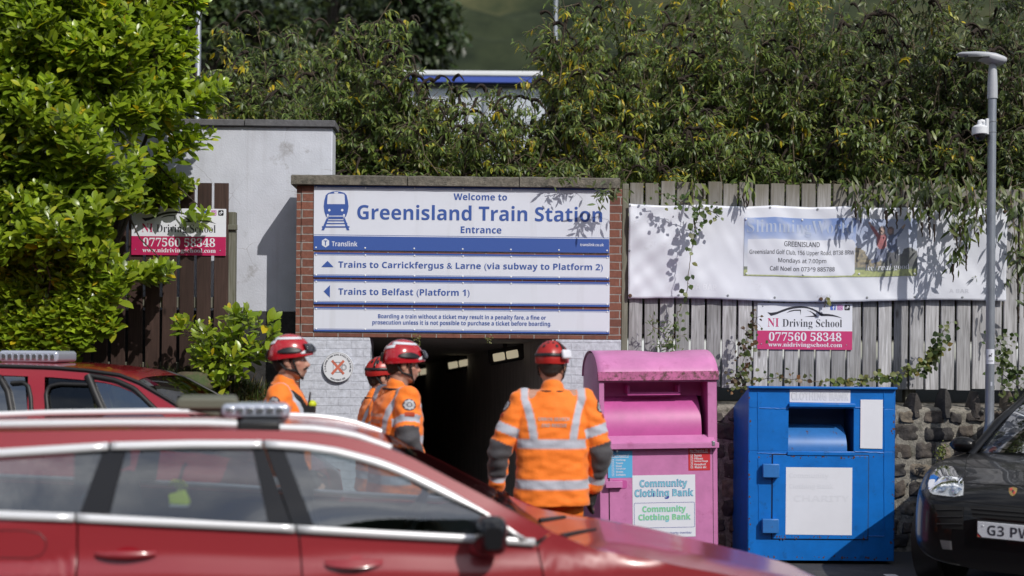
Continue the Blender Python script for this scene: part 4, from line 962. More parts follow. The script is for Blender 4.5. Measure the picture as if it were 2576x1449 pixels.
mb = MB(); mb.box(dx0 - 0.007, dx0 - 0.001, -0.003, -0.001, 0.09, zs0 - 0.01); mb.box(dx1 + 0.001, dx1 + 0.006, -0.003, -0.001, 0.09, zs0 - 0.01); mb.build('door_gap', M_hole, pb)
mb = MB(); hz0, hz1 = pk(250, 905)[1], pk(250, 852)[1]; hxa, hxb = pk(205, 880)[0], pk(340, 880)[0]
mb.prism(rrect(hxa + 0.05, hxb, hz0, hz1, 0.02), -0.012, -0.009, 1); mb.box(hxa, hxb - 0.045, -0.05, -0.03, hz0 + 0.012, hz1 - 0.006); mb.box(hxb - 0.06, hxb - 0.045, -0.03, -0.009, hz0 + 0.012, hz1 - 0.006)
mb.build('lock_handle', [M_pink, M_pinkd], pb, bevel=0.004)
mb = MB(); c_ = pk(277, 665); mb.ball((c_[0], -0.045, c_[1]), (0.012, 0.012, 0.022), 10, 8); mb.build('padlock', M_steel, pb)
mb = MB(); c_ = pk(866, 632); mb.box(c_[0] - 0.012, c_[0] + 0.012, -0.075, -0.05, c_[1] - 0.02, c_[1] + 0.02); mb.build('hinge_pin', M_steel, pb, bevel=0.004)
def pk_sheet(name, a, b, m_, y): mb = MB(); (ua, va), (ub, vb) = pk(*a), pk(*b); mb.sheet([(ua, vb), (ub, vb), (ub, va), (ua, va)], y); return mb.build(name, m_, pb)
def pk_text(s, a, b, m_, y, style='bold', off=0.0, dx=0, dz=0):
    mb = MB(); (ua, va), (ub, vb) = pk(*a), pk(*b); add_text(mb, s, ua + dx, ub + dx, vb + dz, va + dz, y, style, off); return mb.build('lettering', m_, pb)
pk_sheet('sticker', (225, 672), (374, 838), M_stc, -0.010); pk_sheet('sticker', (721, 665), (854, 801), M_str, -0.010); pk_sheet('sticker', (373, 825), (757, 1208), M_stw, -0.0105)
pk_text('Yes Please', (240, 690), (335, 708), M_stw, -0.0115); pk_text('No Thanks', (730, 671), (818, 687), M_stw, -0.0115)
for i, s in enumerate(('Clothing', 'Towels', 'Shoes', 'Handbags', 'Sheets', 'Curtains')):
    y0 = 722 + 18 * i; pk_text(s, (272, y0), (272 + 7.4 * len(s), y0 + 14), M_stw, -0.0115)
for i, s in enumerate(('Duvets', 'Pillows', 'Soiled Rags', 'Household', 'Waste etc.')):
    y0 = 702 + 18 * i; pk_text(s, (757, y0), (757 + 7.6 * len(s), y0 + 14), M_stw, -0.0115)
mb = MB()
def boxes(cx, cy):
    u_, v_ = pk(cx, cy); r_ = 0.0095
    for q in ((-r_, r_, -r_, -r_ + 0.0022), (-r_, r_, r_ - 0.0022, r_), (-r_, -r_ + 0.0022, -r_ + 0.0022, r_ - 0.0022), (r_ - 0.0022, r_, -r_ + 0.0022, r_ - 0.0022)):
        mb.sheet([(u_ + q[0], v_ + q[2]), (u_ + q[1], v_ + q[2]), (u_ + q[1], v_ + q[3]), (u_ + q[0], v_ + q[3])], -0.0115)
    mb.sheet([(u_ - 0.006, v_ - 0.001), (u_ - 0.001, v_ - 0.006), (u_ + 0.007, v_ + 0.006), (u_ + 0.005, v_ + 0.0065), (u_ - 0.001, v_ - 0.003)], -0.0119)
for i in range(6): boxes(254, 730 + 18 * i)
for i in range(5): boxes(741, 709 + 18 * i)
boxes(347, 700); boxes(832, 678)
for (a, b, c_, d_) in ((240, 352, 711, 714), (731, 842, 690, 693)):
    (ua, va), (ub, vb) = pk(a, c_), pk(b, d_); mb.sheet([(ua, vb), (ub, vb), (ub, va), (ua, va)], -0.0115)
mb.build('tick_boxes', M_stw, pb)
for s, a, b in (('Community', (418, 853), (709, 910)), ('Clothing Bank', (386, 912), (746, 970))):
    pk_text(s, (a[0] - 2, a[1] - 2), (b[0] + 2, b[1] + 3), M_navy, -0.0115, 'bold', 0.035); pk_text(s, a, b, M_teal, -0.0125, 'bold', 0.004)
for s, a, b in (('Community', (432, 1015), (698, 1062)), ('Clothing Bank', (407, 1066), (727, 1112))):
    pk_text(s, (a[0] - 2, a[1] - 2), (b[0] + 2, b[1] + 3), M_teal, -0.0115, 'bold', 0.035); pk_text(s, a, b, M_green, -0.0125, 'bold', 0.004)
pk_text('Clothes collected by a charity member', (398, 1176), (733, 1194), M_navy, -0.0115, 'sans', 0.008)
mb = MB(); (ua, va), (ub, vb) = pk(380, 995), pk(753, 1150)
a_, b_ = rrect(ua, ub, vb, va, 0.012), rrect(ua + 0.003, ub - 0.003, vb + 0.003, va - 0.003, 0.010); n = len(a_)
mb.add([(p, -0.0116, q) for p, q in a_ + b_], [(i, (i + 1) % n, (i + 1) % n + n, i + n) for i in range(n)]); mb.build('frame_line', M_navy, pb)

# ---- blue one
BB = Plane(2066, 10.9, R(0.5))
def bk_(cx, cy, d=0.0): return BB.uv(1744.1 + 0.375 * cx, 905.6 + 0.375 * cy, d)
bb = BB.put(empty('clothing_bank', 'blue clothing bank with sloping back and blank white posters', 'clothing bank', group='clothing banks'))
x0, x1 = bk_(368, 700)[0], bk_(1352, 700)[0]; zt = bk_(860, 194)[1]; z0 = 0.03; DBB = 1.12
xo0, xo1 = bk_(638, 450)[0], bk_(1076, 450)[0]; zo1, zo0 = bk_(860, 325)[1], bk_(860, 612)[1]
side = [(0, z0), (0, zt), (0.03, zt), (DBB, zt - 0.30), (DBB, z0)]
mb = MB()
for xs, s_ in ((x0, 1), (x1, -1)):
    n = len(side); k = [(xs, p[0], p[1]) for p in side]; k2 = [(xs + s_ * 0.006, p[0], p[1]) for p in side]
    mb.add(k + k2, [tuple(range(n)), tuple(range(2 * n - 1, n - 1, -1))] + [(i, i + n, (i + 1) % n + n, (i + 1) % n) for i in range(n)])
e = 0.0062
mb.box(x0 + e, xo0, 0, 0.012, zo0, zo1); mb.box(xo1, x1 - e, 0, 0.012, zo0, zo1); mb.box(x0 + e, x1 - e, 0, 0.012, zo1, zt); mb.box(x0 + e, x1 - e, 0, 0.012, z0, zo0)
mb.box(x0 + e, x1 - e, DBB - 0.01, DBB, z0, zt - 0.30)
mb.add([(x0 + e, 0.012, zt), (x1 - e, 0.012, zt), (x1 - e, DBB - 0.01, zt - 0.30), (x0 + e, DBB - 0.01, zt - 0.30)], [(0, 1, 2, 3)])
mb.build('body', M_bluep, bb, bevel=0.004)
mb = MB(); mb.box(x0 - 0.008, x1 + 0.006, -0.035, 0.05, zt + 0.001, zt + 0.02); mb.build('top_lip', M_bluep, bb, bevel=0.004)
mb = MB(); mb.box(xo0 - 0.002, xo1 + 0.006, -0.035, -0.001, zo1 + 0.012, bk_(860, 290)[1]); mb.build('hood', M_bluep, bb, bevel=0.006)
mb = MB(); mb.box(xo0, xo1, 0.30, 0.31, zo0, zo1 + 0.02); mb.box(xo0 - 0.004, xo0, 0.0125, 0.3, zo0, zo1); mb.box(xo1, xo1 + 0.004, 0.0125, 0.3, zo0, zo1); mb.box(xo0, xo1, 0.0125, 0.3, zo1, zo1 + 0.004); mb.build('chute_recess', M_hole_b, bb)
mb = MB(); g = []; zd = bk_(860, 440)[1]
for i in range(15):
    a = R(90 * i / 14); g.append([(x, 0.255 - 0.235 * cos(a) ** 1.1, zo0 + (zd - zo0) * sin(a)) for x in np.linspace(xo0 + 0.002, xo1 - 0.05, 9)])
mb.grid(g); e_ = [p[-1] for p in g]; mb.add(e_ + [(xo1 - 0.05, 0.255, zo0)], [tuple(range(len(e_) + 1))]); mb.build('chute_drum', M_bluerust, bb, angle=60)
mb = MB(); mb.box(xo0 - 0.01, xo1 + 0.01, -0.02, -0.001, zo0 - 0.035, zo0 - 0.004); mb.build('sill', M_bluep, bb, bevel=0.003)
dx0, dx1 = bk_(530, 900)[0], bk_(1170, 900)[0]; dz1, dz0 = bk_(850, 640)[1], bk_(850, 1200)[1]
mb = MB(); mb.box(dx0, dx1, -0.012, -0.001, dz0, dz1); mb.build('door', M_bluep, bb, bevel=0.003)
mb = MB(); q = 0.007; mb.box(dx0 - q, dx0 - 0.001, -0.004, -0.001, dz0 - q, dz1 + q); mb.box(dx1 + 0.001, dx1 + q, -0.004, -0.001, dz0 - q, dz1 + q); mb.box(dx0, dx1, -0.004, -0.001, dz1 + 0.001, dz1 + q); mb.box(dx0, dx1, -0.004, -0.001, dz0 - q, dz0 - 0.001); mb.build('door_gap', M_hole, bb)
for cy0, cy1 in ((694, 785), (1062, 1156)):
    mb = MB(); mb.box(bk_(458, 700)[0], bk_(568, 700)[0], -0.065, -0.0125, bk_(500, cy1)[1], bk_(500, cy0)[1]); mb.build('hinge', M_bluerust, bb, bevel=0.006)
mb = MB()                                                        # weld beads on the plating
for a, b in (((432, 205), (436, 610)), ((440, 322), (638, 326)), ((1085, 318), (1280, 318)), ((1280, 205), (1282, 1180)), ((432, 625), (640, 628)), ((1085, 615), (1282, 622)), ((436, 660), (440, 1190)), ((440, 1190), (528, 1192)), ((1176, 1182), (1282, 1182))):
    (ua, va), (ub, vb) = bk_(*a), bk_(*b); n = 14; path = [(ua + (ub - ua) * i / n + rnd.uniform(-.002, .002), -0.001, va + (vb - va) * i / n + rnd.uniform(-.002, .002)) for i in range(n + 1)]
    mb.tube(path, [rnd.uniform(0.003, 0.0055) for _ in path], 6)
mb.build('weld_seam', M_bluep, bb)
M_rusty = mat('rust', (0.11, 0.045, 0.022), 0.9, nz=0.5, nsc=60, bump=0.6, bsc=120)
def chips(bx, pts, n, seed, sp=0.02, zs=1.0):
    """small flakes of bare rusty metal along edges"""
    r = random.Random(seed); mb = MB()
    for _ in range(n):
        a, b = r.choice(pts); t_ = r.random(); x, z = a[0] + (b[0] - a[0]) * t_ + r.gauss(0, sp * 0.4), a[1] + (b[1] - a[1]) * t_ + r.gauss(0, sp * 0.4) * zs; y = a[2] - 0.0006; q = r.uniform(0.003, 0.011); k = r.randint(5, 8)
        mb.sheet([(x + q * r.uniform(0.5, 1.1) * cos(2 * pi * i / k), z + q * r.uniform(0.5, 1.6) * sin(2 * pi * i / k)) for i in range(k)], y - r.random() * 0.0004)
    return tag(mb.build('rust_flakes', M_rusty, bx), kind='stuff')
chips(bb, [((x0 + .012, z0 + .05, 0.0), (x0 + .012, zt - .05, 0.0)), ((x0 + .05, z0 + .03, 0.0), (x1 - .05, z0 + .03, 0.0)), ((dx0 + .01, dz0 + .015, -0.012), (dx1 - .01, dz0 + .015, -0.012)), ((dx0 + .01, dz1 - .012, -0.012), (dx1 - .01, dz1 - .012, -0.012)), ((x0 + .03, zo0 - .05, 0.0), (x1 - .03, zo0 - .05, 0.0)), ((x1 - .012, z0 + .05, 0.0), (x1 - .012, zt - .1, 0.0))], 120, 3)
def bk_sheet(a, b, y, pts=None):
    mb = MB(); (ua, va), (ub, vb) = bk_(*a), bk_(*b); mb.sheet([(ua, vb), (ub, vb - 0.003), (ub, va), (ua, va)], y); return mb.build('sticker', M_stw, bb)
bk_sheet((647, 198), (1053, 286), -0.002); bk_sheet((1121, 265), (1267, 593), -0.007); bk_sheet((620, 718), (1060, 1172), -0.0135)
M_ghost2 = mat('ghost_letter_outline', (0.48, 0.50, 0.58), 0.4)
mb = MB(); (ua, va), (ub, vb) = bk_(660, 216), bk_(1037, 270); add_text(mb, 'CLOTHING BANK', ua - .004, ub + .004, vb - .003, va + .003, -0.003, 'bold', 0.022); mb.build('lettering', M_ghost2, bb)
mb = MB(); add_text(mb, 'CLOTHING BANK', ua, ub, vb, va, -0.004, 'bold'); mb.build('lettering', mat('sticker_inner', (0.68, 0.70, 0.78), 0.4), bb)
M_gh3 = mat('faint_letter', (0.69, 0.71, 0.788), 0.4)
for s, a, b in (('Community', (640, 755), (905, 800)), ('Clothing Bank', (640, 828), (935, 872)), ('CHARITY', (670, 905), (1045, 950))):
    mb = MB(); (ua, va), (ub, vb) = bk_(*a), bk_(*b); add_text(mb, s, ua, ub, vb, va, -0.0145, 'bold'); mb.build('lettering', M_gh3, bb)

# ================================================================== LAMP POST, ITS CAMERA
M_galv = mat('galvanised_pole', (0.30, 0.325, 0.37), 0.42, metal=0.55, nz=0.14, nsc=14, stretch=(1, 1, 0.4), dirt=((0.16, 0.17, 0.18), 8, 0.62, 0.8))
M_lum = mat('luminaire_grey', (0.42, 0.44, 0.48), 0.45); M_lens = mat('luminaire_underside', (0.10, 0.105, 0.11), 0.3)
YL = 11.2; base = P(2486, 1400, YL); k_ = YL / F
lp = empty('street_lamp', 'galvanised street lamp column with flat grey LED head by the stone wall', 'street lamp', (base.x, YL, 0))
def lz(py): return Zat(py + 0.0, YL) - 0.0105 * 0
rr_ = [(0, 0.062), (lz(1092), 0.060), (lz(1052), 0.040), (lz(960), 0.0385), (lz(300), 0.036), (lz(236), 0.036)]
mb = MB(); mb.tube([(0.0, 0, z) for z, r in rr_], [r for z, r in rr_], 24); mb.build('column', M_galv, lp, angle=60)
mb = MB(); mb.tube([(0.001, 0, z) for z in (lz(238), lz(205), lz(165), lz(150))], [0.044, 0.043, 0.036, 0.028], 20); mb.build('spigot', M_lum, lp, angle=50)
hx0, hx1 = (2399 - 2488) * k_, (2515 - 2488) * k_
mb = MB(); g = []
top = [(0, 125, 129, 0.03), (0.08, 123, 131, 0.05), (0.35, 122, 135, 0.075), (0.6, 122, 143, 0.09), (0.78, 123, 151, 0.095), (0.95, 127, 153, 0.09), (1.0, 130, 151, 0.085)]
for s_, a, b, wd in top:
    x = hx0 + (hx1 - hx0) * s_; za, zb = lz(a + 8 * s_ ** 3), lz(b); row = []
    for i in range(17):
        t_ = 2 * pi * (i % 16) / 16; ca, sa = cos(t_), sin(t_)
        row.append((x, wd * (abs(ca) ** 0.35) * (1 if ca > 0 else -1), (za + zb) / 2 + (za - zb) / 2 * (abs(sa) ** 0.7) * (1 if sa > 0 else -1)))
    g.append(row)
mb.grid(g); mb.add(g[0][:16], [tuple(range(15, -1, -1))]); mb.add(g[-1][:16], [tuple(range(16))]); mb.build('head', M_lum, lp, angle=50)
mb = MB(); mb.box(hx0 + 0.06, hx0 + 0.25, -0.10, 0.10, lz(139), lz(136.5)); mb.build('lens', M_lens, lp, bevel=0.002)
mb = MB(); u_ = 0.0; zc0, zc1 = lz(905), lz(868); g = []
for i in range(9):
    a = R(-160 + 115 * i / 8); g.append([(0.0395 * cos(a) , 0.0395 * sin(a), z) for z in (zc0, zc1)])
mb.grid(g); mb.build('sticker', M_stw, lp, angle=80)
mb = MB(); yy = -0.0405
dog = [(-0.020, .072), (-0.014, .082), (-.008, .080), (0.008, .078), (.010, .090), (.016, .096), (.022, .090), (.020, .084), (.014, .080), (.013, .060), (.009, .060), (.008, .068), (-.006, .068), (-.008, .060), (-.012, .060), (-.012, .070)]
mb.sheet([(-0.012 + a * 0.8, zc0 + b - 0.0) for a, b in dog], yy); add_text(mb, 'NO FOULING', -0.034, 0.012, zc0 + 0.022, zc0 + 0.031, yy, 'bold'); mb.build('sticker_print', M_dk, lp)
mb = MB(); mb.box(-0.008, 0.008, -0.0395, -0.033, lz(960), lz(950)); mb.build('number_plate', M_ghost2, lp)

M_cam = mat('camera_white', (0.72, 0.74, 0.78), 0.3); M_dome = mat('smoked_dome', (0.015, 0.015, 0.018), 0.08)
cc = empty('security_camera', 'white dome security camera bracketed to the street lamp', 'camera', (base.x, YL, lz(310)))
zr = lambda py: lz(py) - lz(310); cxm = (2456 - 2487) * k_
mb = MB(); mb.box(-0.062, -0.0375, -0.03, 0.03, zr(329), zr(289)); mb.build('mounting_plate', M_cam, cc, bevel=0.004)
mb = MB(); mb.tube([(-0.06, 0, zr(307)), (-0.075, 0, zr(296)), (cxm + 0.02, 0, zr(295)), (cxm, 0, zr(296)), (cxm, 0, zr(304))], [0.02, 0.022, 0.02, 0.021, 0.022], 12); mb.build('arm', M_cam, cc, angle=50)
mb = MB(); mb.lathe([(0.022, zr(303)), (0.05, zr(306)), (0.066, zr(311)), (0.067, zr(327)), (0.060, zr(329))], 28, (cxm, 0, 0)); mb.build('housing', M_cam, cc, angle=40)
mb = MB(); mb.lathe([(0.055, zr(329.2)), (0.052, zr(334)), (0.04, zr(340)), (0.02, zr(344)), (0.004, zr(345))], 24, (cxm, 0, 0)); mb.build('dome', M_dome, cc, angle=60)
for py in (296, 322):
    mb = MB(); mb.lathe([(0.0375, zr(py) - .003), (0.040, zr(py) - .003), (0.040, zr(py) + .003), (0.0375, zr(py) + .003)], 24); mb.build('clamp_band', M_steel, cc)
# ================================================================== BLACK OFF-ROADER at the right
M_bpaint = mat('black_car_paint', (0.005, 0.005, 0.006), 0.35, coat=0.4, spec=0.2)
M_bplast = mat('black_plastic', (0.012, 0.012, 0.013), 0.5)
M_tyre = mat('tyre_rubber', (0.014, 0.014, 0.015), 0.85); M_rim = mat('alloy_rim', (0.45, 0.46, 0.48), 0.3, metal=0.9)
M_hlglass = mat_glass('headlamp_cover', (0.90, 0.92, 0.93), 0.02, 1.3)
M_hlin = mat('headlamp_bowl', (0.66, 0.68, 0.70), 0.3, metal=0.35); M_amber = mat('amber_bulb', (0.55, 0.24, 0.12), 0.3)
M_wscreen = mat_glass('windscreen_glass', (0.33, 0.38, 0.40), 0.22)
M_plate = mat('number_plate_white', (0.70, 0.72, 0.78), 0.3); M_gold = mat('gold_crest', (0.48, 0.33, 0.12), 0.3, metal=0.6)
M_seat = mat('dark_seat', (0.02, 0.02, 0.022), 0.8)
SV = Plane(2548, 9.0, R(-40))
def sv(px, py, d=0.0): return SV.uv(px, py, d)
suv = SV.put(empty('parked_off_roader', 'black off-road car with round headlamp and white front plate, cut by the right edge', 'car'))
WB = 0.97
# hull sections: depth, half width, waist height, top height at the edge and on the centre line
secs = [(-0.04, 0.42, 0.40, 0.60, 0.65), (-0.01, 0.58, 0.40, 0.68, 0.74), (0.06, 0.69, 0.42, 0.75, 0.815), (0.18, 0.775, 0.45, 0.80, 0.865), (0.32, 0.835, 0.50, 0.835, 0.90), (0.45, 0.868, 0.52, 0.88, 0.93), (0.55, 0.885, 0.55, 0.935, 0.955), (0.75, 0.90, 0.6, 0.98, 0.985), (1.0, 0.91, 0.6, 0.992, 1.01), (1.3, 0.915, 0.62, 1.005, 1.03), (1.6, 0.915, 0.62, 1.02, 1.05), (3.6, 0.90, 0.62, 1.08, 1.12), (4.3, 0.86, 0.62, 1.05, 1.08), (4.6, 0.74, 0.6, 0.95, 0.98)]
def section(d, w_, wz, he, hc):
    zb = 0.26
    half = [(0.0, zb), (w_ * 0.80, zb), (w_ * 0.95, zb + 0.05), (w_ * 0.995, zb + 0.14), (w_, wz), (w_ * 0.995, (wz + he) / 2), (w_ * 0.97, he - 0.05), (w_ * 0.91, he - 0.012), (w_ * 0.80, he), (w_ * 0.62, he + (hc - he) * 0.45), (w_ * 0.35, he + (hc - he) * 0.85), (0.0, hc)]
    pts = [(-u_, d, z_) for u_, z_ in half] + [(u_, d, z_) for u_, z_ in half[::-1][1:]]
    return pts
mb = MB(); g = [section(*s_) for s_ in secs]; mb.grid(g, flip=True); mb.add(g[0], [tuple(range(len(g[0]) - 1, -1, -1))]); mb.add(g[-1], [tuple(range(len(g[-1])))])
body = mb.build('body', M_bpaint, suv, angle=55); md = body.modifiers.new('sub', 'SUBSURF'); md.levels = 1; md.render_levels = 2
# greenhouse
ws0 = [(-0.71, 1.25, 1.0), (-0.40, 1.14, 1.03), (0, 1.10, 1.035), (0.40, 1.14, 1.03), (0.71, 1.25, 1.0)]
ws1 = [(-0.53, 2.22, 1.56), (-0.28, 2.15, 1.60), (0, 2.12, 1.61), (0.28, 2.15, 1.60), (0.53, 2.22, 1.56)]
g = [[tuple(Vector(a).lerp(Vector(b), t_ / 8) + Vector((0, -0.05, 0.02)) * sin(pi * t_ / 8)) for a, b in zip(ws0, ws1)] for t_ in range(9)]
mb = MB(); mb.grid(g, flip=False); mb.build('windscreen', M_wscreen, suv, angle=180)
for s_ in (-1, 1):
    mb = MB(); path = [(s_ * 0.735, 1.18, 0.985), (s_ * 0.64, 1.58, 1.255), (s_ * 0.565, 1.88, 1.405), (s_ * 0.54, 2.24, 1.56)]; mb.tube(path, [0.034, 0.032, 0.032, 0.036], 10, flat=0.8); mb.build('pillar', M_bpaint, suv)
    mb = MB(); mb.tube([(s_ * 0.54, 2.24, 1.56), (s_ * 0.58, 2.9, 1.63), (s_ * 0.58, 3.9, 1.58), (s_ * 0.72, 4.5, 1.05)], [0.045, 0.05, 0.05, 0.05], 10); mb.build('pillar', M_bpaint, suv)
    mb = MB(); a_ = [(s_ * 0.73, 1.3, 1.03), (s_ * 0.80, 2.4, 1.06), (s_ * 0.80, 4.4, 1.07)]; b_ = [(s_ * 0.53, 2.26, 1.555), (s_ * 0.57, 2.9, 1.62), (s_ * 0.57, 3.9, 1.57)]; mb.grid([a_, b_], flip=s_ > 0); mb.build('side_glass', M_wscreen, suv)
mb = MB(); g = []
for y, z_, w_ in ((2.17, 1.60, 0.53), (2.4, 1.64, 0.55), (2.9, 1.66, 0.58), (3.9, 1.61, 0.58)): g.append([(w_ * t_, y + (0.06 if abs(t_) == 1 and y < 2 else 0), z_ - 0.035 * t_ * t_) for t_ in (-1, -.5, 0, .5, 1)])
mb.grid(g); mb.build('roof', M_bpaint, suv, angle=180, solid=0.02)
mb = MB(); mb.grid([[(u_, 3.9, 1.62) for u_ in (-.58, .58)], [(u_, 4.55, 1.06) for u_ in (-.7, .7)]]); mb.build('rear_window', M_wscreen, suv)
mb = MB(); mb.box(-0.74, 0.74, 1.4, 4.4, 0.62, 0.66); mb.box(-0.66, 0.66, 1.35, 1.60, 0.66, 1.04); mb.build('interior', M_seat, suv)
for x in (-0.4, 0.4):
    mb = MB(); mb.box(x - 0.24, x + 0.24, 2.1, 2.3, 0.66, 1.28); mb.box(x - 0.13, x + 0.13, 2.14, 2.26, 1.28, 1.47); mb.build('seat', M_seat, suv, bevel=0.05, seg=3)
# surface lookup so that the front details sit on the hull
_dg = bpy.context.evaluated_depsgraph_get(); _dg.update(); _ev = body.evaluated_get(_dg); _me = _ev.to_mesh()
_bv = BVHTree.FromPolygons([v.co.copy() for v in _me.vertices], [tuple(p.vertices) for p in _me.polygons]); _ev.to_mesh_clear()
_inv = Matrix.Rotation(-SV.yaw, 4, 'Z') @ Matrix.Translation(-SV.o)
_camL = _inv @ Vector((0, 0, CH))
def hit(px, py):
    d_ = (_inv @ P(px, py, 10.0)) - _camL
    loc, nor, _, _ = _bv.ray_cast(_camL, d_.normalized())
    if loc and nor.dot(_camL - loc) < 0: nor = -nor
    return (loc, nor) if loc else (None, None)
def on_hull(pts, off=0.003):
    out = []
    last = None
    for a, b in pts:
        l_, n_ = hit(a, b)
        if l_ is None: l_, n_ = last if last else (Vector((-.8, .3, .8)), Vector((-1, 0, 0)))
        last = (l_, n_); out.append((l_ + n_ * off, n_))
    return out
def hull_patch(pts, off, m_, name, nx=8, ny=6, par=None):
    """four px corners tl,tr,br,bl laid over the hull"""
    tl, tr, br, bl = [Vector(p) for p in pts]; g = []; n0 = None
    for i in range(nx + 1):
        row = []
        for j in range(ny + 1):
            s_, t_ = i / nx, j / ny; p = (tl * (1 - s_) + tr * s_) * (1 - t_) + (bl * (1 - s_) + br * s_) * t_
            row.append(on_hull([(p.x, p.y)], off)[0][0])
        g.append(row)
    mb = MB(); mb.grid(g, flip=True); return mb.build(name, m_, par or suv, angle=60)
def outline_bowl(pts, cen, depth, m_, name, off=0.004, rings=5):
    """a patch with any outline, bulging away from the hull"""
    n = len(pts); g = []
    for k in range(rings + 1):
        f = 1 - k / rings; row = []
        for p in pts + pts[:1]:
            q = (cen[0] + (p[0] - cen[0]) * f, cen[1] + (p[1] - cen[1]) * f); l_, n_ = on_hull([q], off + depth * (1 - f * f))[0]; row.append(l_)
        g.append(row)
    mb = MB(); mb.grid(g); return mb.build(name, m_, suv, angle=60)
hl = [(2339, 1238), (2338, 1224), (2343, 1206), (2352, 1192), (2366, 1181), (2382, 1178), (2398, 1182), (2408, 1194), (2417, 1206), (2424, 1213), (2425, 1228), (2423, 1247), (2400, 1251), (2370, 1248), (2348, 1245)]
outline_bowl([(2379 + (p[0] - 2379) * 1.06, 1216 + (p[1] - 1216) * 1.07) for p in hl], (2379, 1216), 0.0, M_bplast, 'headlamp_seal', 0.003)
hb = outline_bowl(hl, (2379, 1216), 0.006, M_hlin, 'headlamp', 0.006)
for cx, cy, r_, m_, dp in ((2376, 1209, 25, M_hlin, 0.012), (2372, 1230, 11, M_chrome, 0.02), (2411, 1219, 11, M_amber, 0.016), (2406, 1236, 11, M_chrome, 0.018)):
    pp = [(cx + r_ * cos(R(20 * i)), cy + r_ * sin(R(20 * i))) for i in range(18)]
    o = outline_bowl(pp, (cx, cy), dp, m_, 'reflector', 0.016, 4); o.parent = hb
    mb = MB(); l_ = [on_hull([q], 0.020)[0][0] for q in pp]; mb.tube(l_ + l_[:1], 0.0035, 6); o = mb.build('reflector_ring', M_chrome, hb)
o = outline_bowl([(2379 + (p[0] - 2379) * 0.99, 1216 + (p[1] - 1216) * 0.99) for p in hl], (2379, 1216), 0.03, M_hlglass, 'headlamp_cover', 0.028); o.parent = hb
# lower intakes, grille, fog lamp, bonnet shut line
M_grille = mat('grille_black', (0.004, 0.004, 0.004), 0.7)
hull_patch([(2349, 1268), (2424, 1275), (2424, 1332), (2372, 1330)], 0.003, M_grille, 'air_intake')
hull_patch([(2440, 1272), (2640, 1288), (2640, 1318), (2447, 1300)], 0.003, M_grille, 'grille')
for py0 in (1280, 1290):
    l_ = [p[0] for p in on_hull([(px, py0 + (px - 2440) * 0.075) for px in range(2446, 2640, 12)], 0.007)]; mb = MB(); mb.tube(l_, 0.005, 6); mb.build('grille_bar', M_bplast, suv)
for py0 in (1283, 1300, 1318):
    l_ = [p[0] for p in on_hull([(px, py0) for px in range(2358, 2424, 8)], 0.006)]; mb = MB(); mb.tube(l_, 0.005, 6); mb.build('grille_bar', M_bplast, suv)
hull_patch([(2365, 1358), (2394, 1361), (2396, 1383), (2372, 1381)], 0.005, mat('fog_lamp', (0.16, 0.16, 0.165), 0.25), 'fog_lamp')
for line in ([(2424, 1250), (2426, 1215), (2428, 1180), (2432, 1158), (2440, 1142), (2448, 1137)], [(2424, 1215), (2480, 1219), (2560, 1222), (2640, 1224)], [(2338, 1254), (2380, 1262), (2426, 1262), (2500, 1270), (2640, 1282)]):
    pts = []
    for a, b in zip(line[:-1], line[1:]): pts += [(a[0] + (b[0] - a[0]) * t_ / 4, a[1] + (b[1] - a[1]) * t_ / 4) for t_ in range(4)]
    mb = MB(); mb.tube([p[0] for p in on_hull(pts, 0.0005)], 0.0035, 6); mb.build('shut_line', M_grille, suv)
# plate and crest
pl, pz1 = sv(2460, 1313, -0.06); _, pz0 = sv(2463, 1349, -0.06)
pw, ph = 0.52, 0.112; pz = sv(2460, 1331, -0.06)[1]
pl = hit(2461, 1331)[0].x if hit(2461, 1331)[0] else -0.26
pl = sv(2460, 1331, -0.055)[0]
mb = MB(); mb.box(pl, pl + pw, -0.066, -0.055, pz - ph / 2, pz + ph / 2); plate = mb.build('number_plate', M_plate, suv, bevel=0.003)
mb = MB(); add_text(mb, 'G3 PWA', pl + 0.07, pl + 0.45, pz - 0.036, pz + 0.036, -0.0672, 'bold', -0.004); mb.build('lettering', M_dk, plate)
mb = MB(); mb.sheet([(pl + 0.001, pz - 0.054), (pl + 0.035, pz - 0.054), (pl + 0.001, pz - 0.020)], -0.0670); mb.build('flag_corner', M_tk, plate)
mb = MB(); mb.sheet([(pl + 0.001, pz - 0.054), (pl + 0.024, pz - 0.054), (pl + 0.001, pz - 0.031)], -0.0676); mb.build('flag_corner', M_str, plate)
mb = MB(); mb.sheet([(pl + 0.001, pz - 0.054), (pl + 0.012, pz - 0.054), (pl + 0.001, pz - 0.043)], -0.0682); mb.build('flag_corner', M_gold, plate)
mb = MB(); mb.ball((pl + 0.04, -0.067, pz + 0.028), (0.006, 0.003, 0.006), 8, 6); mb.build('screw', M_screw, plate)
mb = MB(); mb.box(pl - 0.01, pl + pw + 0.01, -0.0545, 0.03, pz - ph / 2 - 0.01, pz + ph / 2 + 0.01); mb.build('plate_holder', M_bplast, suv, bevel=0.006)
cr = [(2538, 1229), (2548, 1226), (2559, 1229), (2558, 1238), (2553, 1246), (2548, 1249), (2542, 1246), (2538, 1238)]
o = outline_bowl(cr, (2548, 1237), 0.003, M_gold, 'crest', 0.004, 3)
for q, m_ in (([(2541, 1231), (2547, 1230), (2547, 1236), (2541, 1236)], M_str), ([(2549, 1238), (2555, 1238), (2553, 1244), (2549, 1245)], M_str), ([(2546, 1235), (2551, 1235), (2551, 1241), (2546, 1241)], M_tk)):
    mb = MB(); mb.add([p[0] for p in on_hull(q, 0.0085)], [(0, 1, 2, 3)]); mb.build('crest_mark', m_, o)
